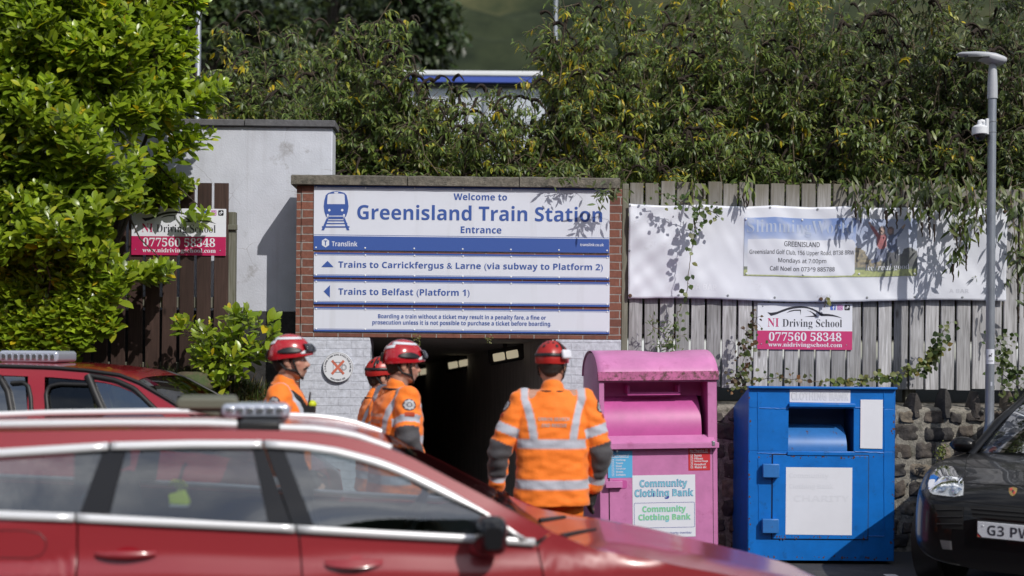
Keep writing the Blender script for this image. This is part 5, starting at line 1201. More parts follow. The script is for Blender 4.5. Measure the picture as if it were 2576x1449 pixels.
# mirror
mc = sv(2419, 1119, 1.25); mb = MB()
g = []
for i in range(9):
    t_ = i / 8; x = mc[0] - 0.098 + 0.196 * t_; hh = 0.068 * (1 - abs(2 * t_ - 1.12) ** 3.2) ** 0.5 if abs(2 * t_ - 1.12) < 1 else 0.012; row = []
    for j in range(17):
        a = 2 * pi * (j % 16) / 16; row.append((x, 1.25 + 0.075 * cos(a) * (hh / 0.07), mc[1] + hh * sin(a) * (0.9 if sin(a) < 0 else 1)))
    g.append(row)
mb.grid(g); mb.add(g[0][:16], [tuple(range(15, -1, -1))]); mb.add(g[-1][:16], [tuple(range(16))])
mb.tube([(mc[0] + 0.04, 1.27, mc[1] - 0.045), (mc[0] + 0.10, 1.30, mc[1] - 0.065), (mc[0] + 0.15, 1.34, mc[1] - 0.06)], [0.03, 0.026, 0.03], 10)
mb.build('wing_mirror', M_bpaint, suv, angle=50)
for s_, y in ((-1, 0.78), (1, 0.78), (-1, 3.65), (1, 3.65)):
    mt = Matrix.Translation((s_ * 0.79, y, 0.36)) @ Matrix.Rotation(R(90), 4, 'Y')
    mb = MB(); mb.lathe([(0.20, -0.13), (0.33, -0.13), (0.358, -0.09), (0.36, 0), (0.358, 0.09), (0.33, 0.13), (0.20, 0.13)], 36, mat=mt); wh = mb.build('wheel', M_tyre, suv, angle=40)
    mb = MB(); mb.lathe([(0.02, 0.10 * s_), (0.12, 0.11 * s_), (0.21, 0.125 * s_), (0.215, 0.10 * s_), (0.21, 0.0)], 30, mat=mt); mb.build('rim', M_rim, wh)
    mb = MB(); mb.lathe([(0.30, -0.10), (0.40, -0.10), (0.405, 0.10 + 0.0), (0.30, 0.10)], 30, mat=mt); mb.build('wheel_arch', M_bplast, suv)
# ================================================================== THE TWO RED CARS
M_red = mat('red_car_paint', (0.28, 0.022, 0.030), 0.35, coat=0.8, crough=0.14, spec=0.6)
M_red2 = mat('deep_red_car_paint', (0.30, 0.006, 0.016), 0.32, coat=1.0, crough=0.08)
M_glass = mat_glass('tinted_glass', (0.58, 0.65, 0.66), 0.16)
M_glass2 = mat_glass('clear_glass', (0.25, 0.30, 0.30), 0.05, 1.4, 0.12)
M_glass3 = mat_glass('smoked_glass', (0.30, 0.34, 0.35), 0.22)
M_trim = mat('bright_trim', (0.88, 0.88, 0.90), 0.34, metal=0.45)
M_rail = mat('satin_rail', (0.88, 0.88, 0.90), 0.36, metal=0.4)
M_gloss = mat('gloss_black', (0.010, 0.010, 0.012), 0.15)
M_cabin = mat('cabin_cloth', (0.03, 0.031, 0.034), 0.9); M_dash = mat('dashboard', (0.018, 0.018, 0.02), 0.6)

def interp(pts, n):
    xs = np.array([p[0] for p in pts]); zs = np.array([p[1] for p in pts]); d = np.concatenate([[0], np.cumsum(np.hypot(np.diff(xs), np.diff(zs)))]); t = np.linspace(0, d[-1], n + 1)
    return list(zip(np.interp(t, d, xs), np.interp(t, d, zs)))
class Car:
    def __init__(s, name, label, YC, hw, X0, zb, lean, Xf, Xr, yaw=0.0, group=None):
        s.YC, s.hw, s.X0, s.zb, s.lean, s.Xf, s.Xr = YC, hw, X0, zb, lean, Xf, Xr
        s.pl = Plane(0, YC, yaw, Xo=X0)
        s.root = empty(name, label, 'car', (X0, YC, 0), yaw, group=group)
    def pw(s, X):
        a = max(0, (X - (s.Xf - 1.55)) / 1.55) ** 2.5; b = max(0, (s.Xr + 1.2 - X) / 1.2) ** 2.5
        return s.hw * (1 - 0.17 * min(a, 1) - 0.12 * min(b, 1))
    def S(s, X, z):
        zb = s.zb; zc = zb - 0.19
        if z >= zb: off = 0.045 + (z - zb) * s.lean + 0.10 * max(0, z - zb - 0.25) ** 2
        elif z >= zc: off = 0.036 + 0.009 * (z - zc) / (zb - zc)
        elif z >= zc - 0.03: off = 0.036 * (z - zc + 0.03) / 0.03
        else: off = 0.06 * max(0, (zc - 0.03 - z) / (zc - 0.03)) ** 2
        return s.pw(X) - off
    def L(s, px, py):
        X, z = 0.0, 1.0
        for _ in range(8):
            u, z = s.pl.uv(px, py, -s.S(X, z)); X = u + s.X0
        return X, z
    def LP(s, pts): return [s.L(*p) for p in pts]
    def pt(s, X, z, side, off=0.0): return (X - s.X0, side * (s.S(X, z) + off), z)
    def strip(s, name, m_, bot, top, n=16, k=4, off=0.0, sides=(-1, 1), label=None, solid=0.0, parent=None):
        """a panel between two edges given in metres, on each side of the car"""
        out = []
        b, t = interp(bot, n), interp(top, n)
        for side in sides:
            mb = MB(); g = [[s.pt(b[i][0] + (t[i][0] - b[i][0]) * j / k, b[i][1] + (t[i][1] - b[i][1]) * j / k, side, off) for j in range(k + 1)] for i in range(n + 1)]
            mb.grid(g, flip=side > 0)
            o = mb.build(name, m_, parent or s.root, angle=60, solid=solid); out.append(o)
            if label: o['label'] = label
        return out
    def bead(s, name, m_, pts, r, off=0.0, sides=(-1, 1), flat=1.0, n=8, solidend=True):
        for side in sides:
            mb = MB(); q = interp(pts, max(8, len(pts) * 4)); mb.tube([s.pt(a, b, side, off) for a, b in q], r, n, flat=flat); mb.build(name, m_, s.root, angle=60)
    def wheels(s, X1, X2, r=0.33):
        for X in (X1, X2):
            for side in (-1, 1):
                mt = Matrix.Translation((X - s.X0, side * (s.hw - 0.13), r)) @ Matrix.Rotation(R(90), 4, 'X')
                mb = MB(); mb.lathe([(r * .62, -0.11), (r * .93, -0.11), (r, -0.07), (r, 0.07), (r * .93, 0.11), (r * .62, 0.11)], 36, mat=mt); wh = mb.build('wheel', M_tyre, s.root, angle=40)
                mb = MB(); q = -side; mb.lathe([(0.02, 0.07 * q), (r * .3, 0.08 * q), (r * .6, 0.10 * q), (r * .63, 0.09 * q), (r * .63, 0.0)], 30, mat=mt); mb.build('rim', M_rim, wh)
def arch(X, r, z0, n=9): return [(X - r * cos(pi * i / n), z0 + r * 0.98 * sin(pi * i / n)) for i in range(n + 1)]

# ---------------------------------------------------------------- the near estate car
c = Car('estate_car', 'glossy red estate car with chrome window trim and roof rails in the foreground', 6.78, 0.85, -1.1, 0.985, 0.40, 1.86, -3.3, R(8))
RE = c.LP([(-560, 1100), (-300, 1090), (0, 1086), (300, 1082), (600, 1082), (700, 1084), (780, 1088), (843, 1094), (900, 1105), (958, 1122), (1010, 1138), (1072, 1171), (1130, 1202), (1187, 1231), (1245, 1262), (1302, 1293), (1360, 1323), (1390, 1338)])
WT = c.LP([(-520, 1180), (-300, 1143), (0, 1130), (280, 1113), (480, 1108), (671, 1108), (757, 1113), (843, 1126), (900, 1140), (958, 1156), (1015, 1179), (1072, 1205), (1130, 1234), (1204, 1277), (1262, 1313), (1302, 1341), (1342, 1364)])
WTi = c.LP([(-500, 1200), (-300, 1163), (0, 1150), (280, 1132), (480, 1127), (671, 1127), (757, 1132), (843, 1144), (900, 1159), (958, 1176), (1015, 1198), (1072, 1227), (1130, 1254), (1200, 1284), (1245, 1308), (1273, 1334), (1308, 1361)])
def cut(curve, xa, xb):
    """piece of a curve between two x positions (metres)"""
    xs = [p[0] for p in curve]; zs = [p[1] for p in curve]; mid = [p for p in curve if xa < p[0] < xb]
    return [(xa, float(np.interp(xa, xs, zs)))] + mid + [(xb, float(np.interp(xb, xs, zs)))]
BL = c.LP([(-560, 1262), (0, 1296), (200, 1303), (740, 1330), (958, 1343), (1150, 1353), (1345, 1364)])      # belt line
BLt = [(a, b + 0.019) for a, b in BL]; BLb = [(a, b - 0.017) for a, b in BL]
x_at = lambda px, py: c.L(px, py)[0]
# chrome strips round the windows, in three lengths as on the doors
for a, b in ((x_at(-500, 1190), x_at(274, 1120)), (x_at(280, 1120), x_at(660, 1120)), (x_at(666, 1120), x_at(1330, 1358))):
    c.strip('window_trim', M_trim, cut(WTi, a, min(b, WTi[-1][0])), cut(WT, a, b), 20, 2, 0.010, solid=0.01)
for a, b in ((BL[0][0], x_at(188, 1305)), (x_at(193, 1305), x_at(742, 1325)), (x_at(747, 1325), BL[-1][0])):
    c.strip('belt_trim', M_trim, cut(BLb, a, b), cut(BLt, a, b), 16, 2, 0.009, solid=0.01)
# cant rail and windscreen pillar
c.strip('cant_rail', M_red, WT, RE, 34, 3, 0.0)
# glass and pillars
def pane(name, m_, bl, br, tl, tr, off, n=10, k=5):
    b = cut(BLt, x_at(*bl), x_at(*br)); t = cut(WTi, x_at(*tl), x_at(*tr)); return c.strip(name, m_, b, t, n, k, off)
pane('rear_quarter_glass', M_glass, (-540, 1280), (203, 1290), (-480, 1195), (262, 1135), -0.012)
pane('rear_door_glass', M_glass, (270, 1295), (678, 1310), (312, 1130), (638, 1130), -0.012)
pane('front_door_glass', M_glass, (784, 1316), (1240, 1345), (708, 1136), (1200, 1284), -0.012, 16)
pane('pillar_cover', M_gloss, (200, 1290), (274, 1295), (258, 1135), (316, 1130), -0.004)
pane('pillar_cover', M_gloss, (674, 1310), (733, 1312), (634, 1130), (664, 1130), -0.004)
pane('pillar_cover', M_gloss, (737, 1312), (790, 1316), (668, 1130), (714, 1136), -0.004)
pane('window_corner', M_gloss, (1242, 1348), (1305, 1356), (1205, 1290), (1302, 1358), -0.006, 6, 3)
# lower body: panels with shut lines between
zs = 0.27
def low(a, b): return cut(BLb, a, b)
xa, xb, xc, xd = x_at(195, 1310), x_at(752, 1335), x_at(1352, 1370), c.Xf
ar_r, ar_f = -2.42, 0.98
def seam(px_list): return px_list
g_ = 0.004
c.strip('rear_wing', M_red, [(-3.12, zs + 0.15), (ar_r - 0.36, zs + 0.03)] + arch(ar_r, 0.36, 0.33) + [(ar_r + 0.36, zs + 0.03), (xa + 0.012 - g_, zs)], [(-3.12, 0.98)] + low(-2.98, xa - g_), 44, 12)
c.strip('rear_door', M_red, [(xa + 0.012 + g_, zs), (xb + 0.06 - g_, zs)], low(xa + g_, xb - g_), 18, 14)
c.strip('front_door', M_red, [(xb + 0.06 + g_, zs), (xc + 0.10 - g_, zs)], low(xb + g_, xc - g_), 18, 14)
silh = []
for px_, py_ in ((1404, 1336), (1470, 1330), (1560, 1336), (1700, 1362), (1850, 1398), (1960, 1424), (2060, 1452)):
    u_, z_ = c.pl.uv(px_, py_, 0.0); silh.append((u_ + c.X0, z_ - 0.004))
silh += [(silh[-1][0] + 0.16, silh[-1][1] - 0.10), (1.84, silh[-1][1] - 0.26)] if silh[-1][0] < 1.6 else [(1.84, silh[-1][1] - 0.2)]
print('SILH', silh)   # bonnet centre line
zc_ = lambda X: float(np.interp(X, [p[0] for p in silh], [p[1] for p in silh]))
zw0 = RE[-1][1] - 0.012
def ze_(X):
    k = min(1, max(0, (X - RE[-1][0]) / 0.7)); return (zw0 + 0.012 - 0.05 * k) * (1 - k) ** 2.4 + (zc_(X) - 0.03) * (1 - (1 - k) ** 2.4)
wing_top = [(xc + g_, BLb[-1][1])] + [(X, ze_(X)) for X in (RE[-1][0], 0.3, 0.4, 0.5, 0.6, 0.72, 0.85, 1.0, 1.15, 1.45, 1.70, 1.84) if X > xc + 0.02]

c.strip('front_wing', M_red, [(xc + 0.10 + g_, zs), (ar_f - 0.35, zs + 0.03)] + arch(ar_f, 0.35, 0.33) + [(ar_f + 0.35, zs + 0.02), (1.84, zs + 0.06)], wing_top, 44, 12)
c.strip('inner_shell', M_black, [(-3.1, 0.3), (1.8, 0.3)], [(-3.0, 0.95), (0.15, 0.86), (0.9, 0.72), (1.8, 0.42)], 20, 4, -0.03)
c.strip('sill', M_bplast, [(-2.05, 0.17), (0.62, 0.17)], [(-2.05, zs - 0.003), (0.62, zs - 0.003)], 10, 2, -0.005)
# roof, windscreen, bonnet
def across(X, z, dz, bulge, n=12, k=0.0):
    w_ = c.S(X, z) - k
    return [(X - c.X0 + bulge * (1 - (2 * i / n - 1) ** 2), w_ * (2 * i / n - 1), z + dz * (1 - (2 * i / n - 1) ** 4)) for i in range(n + 1)]
re = interp(RE, 60); ir = min(range(61), key=lambda i: abs(re[i][0] - x_at(985, 1130)))
mb = MB(); mb.grid([across(a, b, 0.012, 0.0) for a, b in re[:ir + 1]]); mb.build('roof', M_red, c.root, angle=180)
mb = MB(); ws = re[ir:]; mb.grid([across(a, b, 0.010 - 0.055 * (i / (len(ws) - 1)) ** 1.5, 0.02 + 0.03 * i / (len(ws) - 1), 12, 0.004) for i, (a, b) in enumerate(ws)]); mb.build('windscreen', M_glass2, c.root, angle=180)
mb = MB(); g = []
_bx = [RE[-1][0] + 0.01] + [float(v) for v in np.linspace(RE[-1][0] + 0.06, silh[-1][0], 22)]
for X in _bx:
    z = zc_(X); row = []
    for i in range(17):
        t_ = -1 + i / 8; w_ = c.S(X, ze_(X)); y = w_ * t_
        row.append((X - c.X0 + (0.06 * (1 - t_ * t_) if X < 0.3 else 0), y, z + (ze_(X) - z) * abs(t_) ** 5 + 0.006 * (1 - abs(abs(t_) - 0.6) * 4 if abs(abs(t_) - 0.6) < 0.25 else 0)))
    g.append(row)
mb.grid(g); mb.build('bonnet', M_red, c.root, angle=180)
mb = MB(); g = [[(1.84 - c.X0 + 0.04 * (1 - t_ * t_), c.pw(1.84) * t_, z) for t_ in np.linspace(-1, 1, 9)] for z in (0.43, 0.36, 0.24, 0.18)]; mb.grid(g); mb.build('front_bumper', M_red, c.root, angle=180)
mb = MB(); g = [[(x - c.X0 - 0.05 * (1 - t_ * t_), w_ * t_, z) for t_ in np.linspace(-1, 1, 9)] for x, w_, z in ((RE[0][0], c.S(*RE[0]), RE[0][1]), (-3.08, .80, 1.0), (-3.14, .82, 0.8), (-3.17, .84, .55), (-3.1, .82, .25))]; mb.grid(g, flip=True); mb.build('tailgate', M_red, c.root, angle=180)
mb = MB(); mb.tube([(0.18 - c.X0, -0.62, 0.872), (0.30 - c.X0, -0.45, 0.866), (0.42 - c.X0, -0.30, 0.86)], [0.014, 0.012, 0.008], 8); mb.build('wiper', M_bplast, c.root)
mb = MB(); mb.tube([(0.18 - c.X0, 0.05, 0.862), (0.34 - c.X0, 0.15, 0.868)], [0.014, 0.01], 8); mb.build('wiper', M_bplast, c.root)
# roof rails in two lengths each side, with the roof bar between
for side in (-1, 1):
    for pts in ([(-470, 1092), (-300, 1078), (0, 1069), (300, 1065), (520, 1066), (596, 1069)], [(704, 1077), (785, 1080), (843, 1087), (900, 1099), (957, 1119), (984, 1129)]):
        q = interp(c.LP(pts), 26); mb = MB(); mb.tube([(a - c.X0, side * (c.S(a, b) - 0.02), b) for a, b in q], 0.021, 10, flat=0.9); mb.build('roof_rail', M_rail, c.root, angle=60)
mb = MB(); q0 = c.L(597, 1074)[0] - c.X0; q1 = c.L(703, 1076)[0] - c.X0; zr_ = c.L(650, 1072)[1]
mb.box(q0, q1, -c.S(-1, 1.42) + 0.0, c.S(-1, 1.42), zr_ - 0.03, zr_ + 0.018); mb.build('roof_bar', M_bplast, c.root, bevel=0.01)
# light bar: a flat khaki module with a clear lens module at the front
M_khaki = mat('khaki_cover', (0.115, 0.12, 0.09), 0.5); M_lbl = mat('light_bar_lens', (0.42, 0.46, 0.55), 0.18, spec=0.8, metal=0.3)
YB = 6.62; lb = empty('light_bar', 'blurred emergency light bar with khaki cover on the near estate car roof', 'light bar', P(650, 1046, YB), R(12), group='emergency light bars')
kk = YB / F; X_ = lambda px: (px - 650) * kk; Z_ = lambda py: -(py - 1046) * kk
mb = MB(); mb.box(X_(596), X_(704), -0.10, 0.10, Z_(1078), Z_(1049)); mb.build('bracket', M_bplast, lb, bevel=0.008)
mb = MB(); mb.prism(rrect(X_(452), X_(600), Z_(1027), Z_(998), 0.028), -0.16, 0.34); mb.prism([(X_(478), Z_(1030)), (X_(560), Z_(1048)), (X_(600), Z_(1048)), (X_(600), Z_(1028))], -0.14, 0.30); mb.build('cover', M_khaki, lb, bevel=0.012)
mb = MB(); mb.prism(rrect(X_(560), X_(726), Z_(1047), Z_(1012), 0.03), -0.18, 0.10); mb.build('lens', M_lbl, lb, bevel=0.02, seg=3)
M_led = mat('light_module_chrome', (0.75, 0.78, 0.85), 0.15, metal=0.9)
for px in (580, 604, 628, 652, 676, 700):
    mb = MB(); mb.box(X_(px - 9), X_(px + 9), -0.188, -0.179, Z_(1035), Z_(1021)); mb.build('lamp_module', M_led, lb, bevel=0.003)
# handles, mirror, fuel flap
for px, py in ((317, 1393), (890, 1414)):
    X, z = c.L(px, py)
    for side in (-1, 1):
        mb = MB(); f = lambda dx, dz, o: (X + dx - c.X0, side * (c.S(X + dx, z + dz) + o), z + dz)
        g = []
        for i in range(13):
            t_ = i / 12; dx = -0.135 + 0.27 * t_; o_ = 0.006 + 0.036 * sin(pi * t_) ** 0.6; hh = 0.012 + 0.007 * sin(pi * t_)
            g.append([f(dx, hh * sin(2 * pi * (j % 10) / 10), o_ + 0.010 * cos(2 * pi * (j % 10) / 10)) for j in range(11)])
        mb.grid(g, flip=side < 0); mb.build('door_handle', M_red, c.root, angle=60)
        mb = MB(); rr2 = [f(0.055 * cos(a) + 0.01, 0.028 * sin(a) + 0.004, 0.003) for a in np.linspace(0, 2 * pi, 20)[:-1]]; mb.add(rr2, [tuple(range(19)) if side > 0 else tuple(range(18, -1, -1))]); mb.build('handle_recess', M_red2, c.root)
for side in (-1, 1):
    Xm, zm = c.L(1222, 1338); Sm = c.S(Xm, zm); mb = MB(); g = []
    for i in range(9):
        t_ = i / 8; y = side * (Sm + 0.03 + 0.20 * t_); q = sin(pi * (0.16 + 0.74 * t_)) ** 0.5
        g.append([(Xm - c.X0 + 0.01 + 0.078 * q * np.sign(cos(a)) * abs(cos(a)) ** 0.6, y, zm + 0.0 + 0.094 * q * np.sign(sin(a)) * abs(sin(a)) ** 0.6) for a in [2 * pi * (j % 16) / 16 for j in range(17)]])
    mb.grid(g, flip=side > 0); mb.add(g[0][:16], [tuple(range(16))]); mb.add(g[-1][:16], [tuple(range(15, -1, -1))]); mb.build('wing_mirror', M_gloss, c.root, angle=50)
    mb = MB(); mb.tube([(Xm - c.X0 - 0.07, side * (Sm - 0.02), zm - 0.085), (Xm - c.X0 - 0.02, side * (Sm + 0.06), zm - 0.08), (Xm - c.X0 + 0.0, side * (Sm + 0.12), zm - 0.06)], [0.03, 0.032, 0.035], 10); mb.build('mirror_foot', M_red, c.root)
fl = [c.L(px, py) for px, py in [(-130, 1334), (60, 1334), (100, 1342), (116, 1360), (116, 1378), (104, 1396), (80, 1404), (-130, 1402)]]
mb = MB(); q = []
for a, b in zip(fl, fl[1:] + fl[:1]): q += [(a[0] + (b[0] - a[0]) * t_ / 5, a[1] + (b[1] - a[1]) * t_ / 5) for t_ in range(5)]
mb.tube([c.pt(a, b, -1, 0.0006) for a, b in q + q[:1]], 0.0022, 6); mb.build('fuel_flap_gap', M_black, c.root)
c.wheels(ar_f, ar_r)
# cabin
mb = MB(); mb.box(-2.9 - c.X0, 0.1 - c.X0, -0.74, 0.74, 0.40, 0.44); mb.box(-2.75 - c.X0, -2.7 - c.X0, -0.7, 0.7, 0.44, 0.98); mb.build('cabin_floor', M_cabin, c.root)
mb = MB(); mb.prism([(-0.42 - c.X0, 0.60), (-0.40 - c.X0, 0.86), (-0.22 - c.X0, 0.90), (0.16 - c.X0, 0.84), (0.16 - c.X0, 0.55)], -0.74, 0.74); mb.build('dashboard', M_dash, c.root, bevel=0.03)
for X, ys_ in ((-0.98, (-0.38, 0.38)), (-1.95, (-0.42, 0.0, 0.42))):
    for y in ys_:
        mb = MB(); mb.prism([(X - c.X0 - 0.12, 0.55), (X - c.X0 + 0.46, 0.62), (X - c.X0 + 0.46, 0.50), (X - c.X0 - 0.12, 0.44)], y - 0.22, y + 0.22)
        mb.prism([(X - c.X0 - 0.14, 0.5), (X - c.X0 + 0.0, 0.55), (X - c.X0 - 0.10, 1.10), (X - c.X0 - 0.20, 1.10)], y - 0.2, y + 0.2); st = mb.build('seat', M_cabin, c.root, bevel=0.035, seg=3)
        mb = MB(); mb.box(X - c.X0 - 0.23, X - c.X0 - 0.13, y - 0.12, y + 0.12, 1.13, 1.29); mb.box(X - c.X0 - 0.185, X - c.X0 - 0.17, y - 0.05, y + 0.05, 1.08, 1.14); mb.build('headrest', M_cabin, st, bevel=0.03, seg=3)
mb = MB(); mt = Matrix.Translation((-0.56 - c.X0, -0.38, 0.90)) @ Matrix.Rotation(R(-65), 4, 'Y')
ci = [mt @ Vector((0.18 * cos(2 * pi * i / 28), 0.18 * sin(2 * pi * i / 28), 0)) for i in range(29)]; mb.tube(ci, 0.016, 8, cap=False); mb.tube([ci[0], ci[14]], 0.014, 6); mb.tube([mt @ Vector((0, 0, 0)), ci[7]], 0.014, 6); mb.build('steering_wheel', M_dash, c.root)
mb = MB(); mb.box(-0.56 - c.X0, -0.53 - c.X0, -0.12, 0.12, 1.21, 1.27); mb.build('rear_view_mirror', M_dash, c.root, bevel=0.01)
# hi-vis vest hung over the far rear seat
M_hv = mat('hi_vis_yellow', (0.62, 0.78, 0.03), 0.6); M_hvs = mat('reflective_grey', (0.50, 0.52, 0.56), 0.4)
YV = 6.28; vest = empty('hi_vis_vest', 'folded fluorescent yellow vest with grey hem seen through the rear door window', 'vest', P(450, 1240, YV))
kv = YV / F; mb = MB(); pts = [(-22, 27), (-24, 15), (-14, 20), (0, 12), (-4, 2), (-24, -2), (-22, -26), (28, -28), (17, 20), (8, 30), (-10, 32)]
mb.prism([(a * kv, b * kv * 1.05) for a, b in pts], -0.03, 0.03); mb.build('cloth', M_hv, vest, bevel=0.015)
mb = MB(); mb.prism([(-20 * kv, -34 * kv), (26 * kv, -34 * kv), (27 * kv, -29.5 * kv), (-21 * kv, -27.5 * kv)], -0.035, 0.032); mb.build('reflective_hem', M_hvs, vest, bevel=0.004)
mb = MB(); mb.tube([(0.0, 0.0, 0.05), (0.0, 0.08, 0.12), (0.0, 0.14, 0.13)], 0.008, 6); mb.build('hanger_loop', M_black, vest)

# ---------------------------------------------------------------- the far red car
f2 = Car('red_rescue_car', 'taller red car with light bar parked behind the estate car at the left', 9.86, 0.86, -3.4, 1.12, 0.30, -1.35, -5.7)
c = f2
RE2 = c.LP([(-480, 935), (-250, 925), (0, 921), (130, 925), (220, 932), (300, 943), (350, 962), (420, 1003), (500, 1052), (590, 1108)])
zt2 = lambda k: [(a, b - k) for a, b in RE2]
WT2 = c.LP([(-470, 962), (-250, 948), (0, 944), (130, 949), (215, 956), (285, 966), (330, 985), (392, 1030), (455, 1080), (530, 1122)])
BL2 = [(WT2[0][0], 1.13), (-3.0, 1.12), (WT2[-1][0] - 0.02, 1.10)]
x2 = lambda px, py: c.L(px, py)[0]
c.strip('cant_rail', M_red2, WT2, RE2, 30, 3)
def pane2(name, m_, xbl, xbr, xtl, xtr, off): c.strip(name, m_, cut(BL2, xbl, xbr), cut(WT2, xtl, xtr), 10, 5, off)
pane2('rear_quarter_glass', M_glass3, x2(-420, 1000), x2(-120, 1000), x2(-400, 1000), x2(-110, 1000), -0.012)
pane2('rear_door_glass', M_glass3, x2(-60, 1000), x2(84, 1030), x2(-50, 1000), x2(58, 965), -0.012)
pane2('rear_pillar', M_red2, x2(82, 1000), x2(122, 1034), x2(64, 1000), x2(110, 968), 0.002)
pane2('middle_window', M_glass2, x2(128, 1034), x2(262, 1034), x2(118, 972), x2(222, 960), -0.014)
pane2('front_door_glass', M_glass3, x2(280, 1034), WT2[-1][0] - 0.06, x2(238, 960), WT2[-1][0] - 0.05, -0.010)
def rub(pts, r=0.018): c.bead('window_seal', M_bplast, c.LP(pts), r, 0.002)
rub([(28, 964), (58, 962), (72, 972), (78, 1000), (80, 1040)], 0.016); rub([(122, 1045), (116, 990), (124, 972), (150, 966), (222, 968)], 0.016)
rub([(222, 945), (240, 990), (262, 1040)], 0.030); rub([(225, 945), (292, 957), (338, 978), (395, 1034)], 0.020); rub([(-60, 955), (0, 950), (20, 985), (30, 1040)], 0.024)
c.bead('drip_rail', M_bplast, RE2, 0.014, 0.004)
c.strip('body_side', M_red2, [(-5.6, 0.35)] + [(-5.3, 0.3)] + arch(-4.85, 0.35, 0.33) + [(-4.4, 0.28), (-2.6, 0.28)] + arch(-2.15, 0.35, 0.33) + [(-1.75, 0.3), (-1.42, 0.35)], [(-5.6, 1.1), (BL2[0][0], 1.128), (-3.0, 1.118), (-2.25, 1.05), (-1.9, 1.0), (-1.42, 0.8)], 50, 12)
def across2(X, z, dz, bulge, n=10): w_ = c.S(X, z); return [(X - c.X0 + bulge * (1 - (2 * i / n - 1) ** 2), w_ * (2 * i / n - 1), z + dz * (1 - (2 * i / n - 1) ** 4)) for i in range(n + 1)]
r2 = interp(RE2, 50); ir = min(range(51), key=lambda i: abs(r2[i][0] - x2(352, 963)))
mb = MB(); mb.grid([across2(a, b, 0.03, 0.0) for a, b in r2[:ir + 1]]); mb.build('roof', M_red2, c.root, angle=180)
mb = MB(); mb.grid([across2(a, b, 0.03 - 0.06 * i / (50 - ir), 0.05 + 0.12 * i / (50 - ir)) for i, (a, b) in enumerate(r2[ir:])]); mb.build('windscreen', M_glass2, c.root, angle=180)
mb = MB(); mb.grid([[(X - c.X0, c.S(X, z - 0.02) * t_, z + 0.02 - 0.03 * t_ ** 4) for t_ in np.linspace(-1, 1, 9)] for X, z in ((-2.3, 1.06), (-1.9, 1.01), (-1.6, 0.93), (-1.42, 0.8), (-1.38, 0.55), (-1.4, 0.25))]); mb.build('bonnet', M_red2, c.root, angle=180)
mb = MB(); mb.grid([[(x - c.X0, c.S(x, 1.1) * t_, z) for t_ in np.linspace(-1, 1, 7)] for x, z in ((RE2[0][0], RE2[0][1]), (-5.6, 1.1), (-5.66, 0.7), (-5.6, 0.3))], flip=True); mb.build('tailgate', M_red2, c.root, angle=180)
mb = MB(); mb.box(-5.4 - c.X0, -2.2 - c.X0, -0.7, 0.7, 0.45, 0.5); mb.box(-2.45 - c.X0, -2.15 - c.X0, -0.7, 0.7, 0.5, 1.06); mb.build('cabin_floor', M_cabin, c.root)
for X in (-3.25, -4.1):
    for y in (-0.37, 0.37):
        mb = MB(); mb.prism([(X - c.X0 - 0.16, 0.5), (X - c.X0 + 0.4, 0.6), (X - c.X0 + 0.4, 0.72), (X - c.X0, 0.7), (X - c.X0 - 0.12, 1.28), (X - c.X0 - 0.24, 1.28)], y - 0.2, y + 0.2); st = mb.build('seat', M_cabin, c.root, bevel=0.03)
        mb = MB(); mb.box(X - c.X0 - 0.27, X - c.X0 - 0.16, y - 0.12, y + 0.12, 1.29, 1.46); mb.build('headrest', M_cabin, st, bevel=0.03)
c.wheels(-2.15, -4.85)
YB = 9.7; lb2 = empty('light_bar', 'clear light bar on the roof of the far red car in front of the laurel', 'light bar', P(95, 899, YB), group='emergency light bars')
kk = YB / F; X_ = lambda px: (px - 95) * kk; Z_ = lambda py: -(py - 899) * kk
mb = MB(); mb.prism([(X_(40), Z_(925)), (X_(150), Z_(925)), (X_(150), Z_(911)), (X_(34), Z_(909))], -0.15, 0.15); mb.build('bracket', M_bplast, lb2, bevel=0.006)
mb = MB(); mb.prism(rrect(X_(22), X_(169), Z_(911), Z_(882), 0.03), -0.20, 0.22); mb.build('lens', M_lbl, lb2, bevel=0.018, seg=3)
for px in range(36, 164, 15):
    mb = MB(); mb.box(X_(px - 5), X_(px + 5), -0.208, -0.199, Z_(904), Z_(890)); mb.build('lamp_module', M_led, lb2, bevel=0.003)
# ================================================================== THE FOUR RESCUERS
M_skin = mat('skin', None, 0.55, attr=True, bump=0.1, bsc=120)
M_jacket = mat('hi_vis_jacket', None, 0.75, attr=True, nz=0.05, nsc=30, bump=0.25, bsc=90, sheen=0.2)
M_trous = mat('hi_vis_trousers', None, 0.8, attr=True, nz=0.06, nsc=30, bump=0.25, bsc=80)
M_hair = mat('dark_hair', (0.018, 0.013, 0.010), 0.6, nz=0.5, nsc=60, bump=0.8, bsc=160)
M_hred = mat('helmet_red', (0.42, 0.010, 0.018), 0.22, coat=0.8); M_hred2 = mat('helmet_red_matt', (0.40, 0.018, 0.015), 0.35)
M_hstripe = mat('helmet_stripe', (0.66, 0.68, 0.74), 0.35); M_hblk = mat('helmet_black', (0.014, 0.014, 0.016), 0.35)
M_visor = mat('smoked_visor', (0.03, 0.032, 0.04), 0.08, spec=0.8); M_webb = mat('black_webbing', (0.012, 0.012, 0.013), 0.8)
M_glove = mat('black_glove', (0.022, 0.022, 0.024), 0.75, bump=0.5, bsc=90); M_boot = mat('black_boot', (0.014, 0.014, 0.014), 0.5)
M_eye = mat('eye_white', (0.6, 0.58, 0.55), 0.2); M_iris = mat('iris', (0.03, 0.03, 0.03), 0.1)
M_badge_d = mat('badge_dark', (0.03, 0.028, 0.035), 0.7); M_badge_l = mat('badge_silver', (0.42, 0.42, 0.45), 0.6); M_badge_r = mat('badge_red', (0.45, 0.06, 0.02), 0.7)
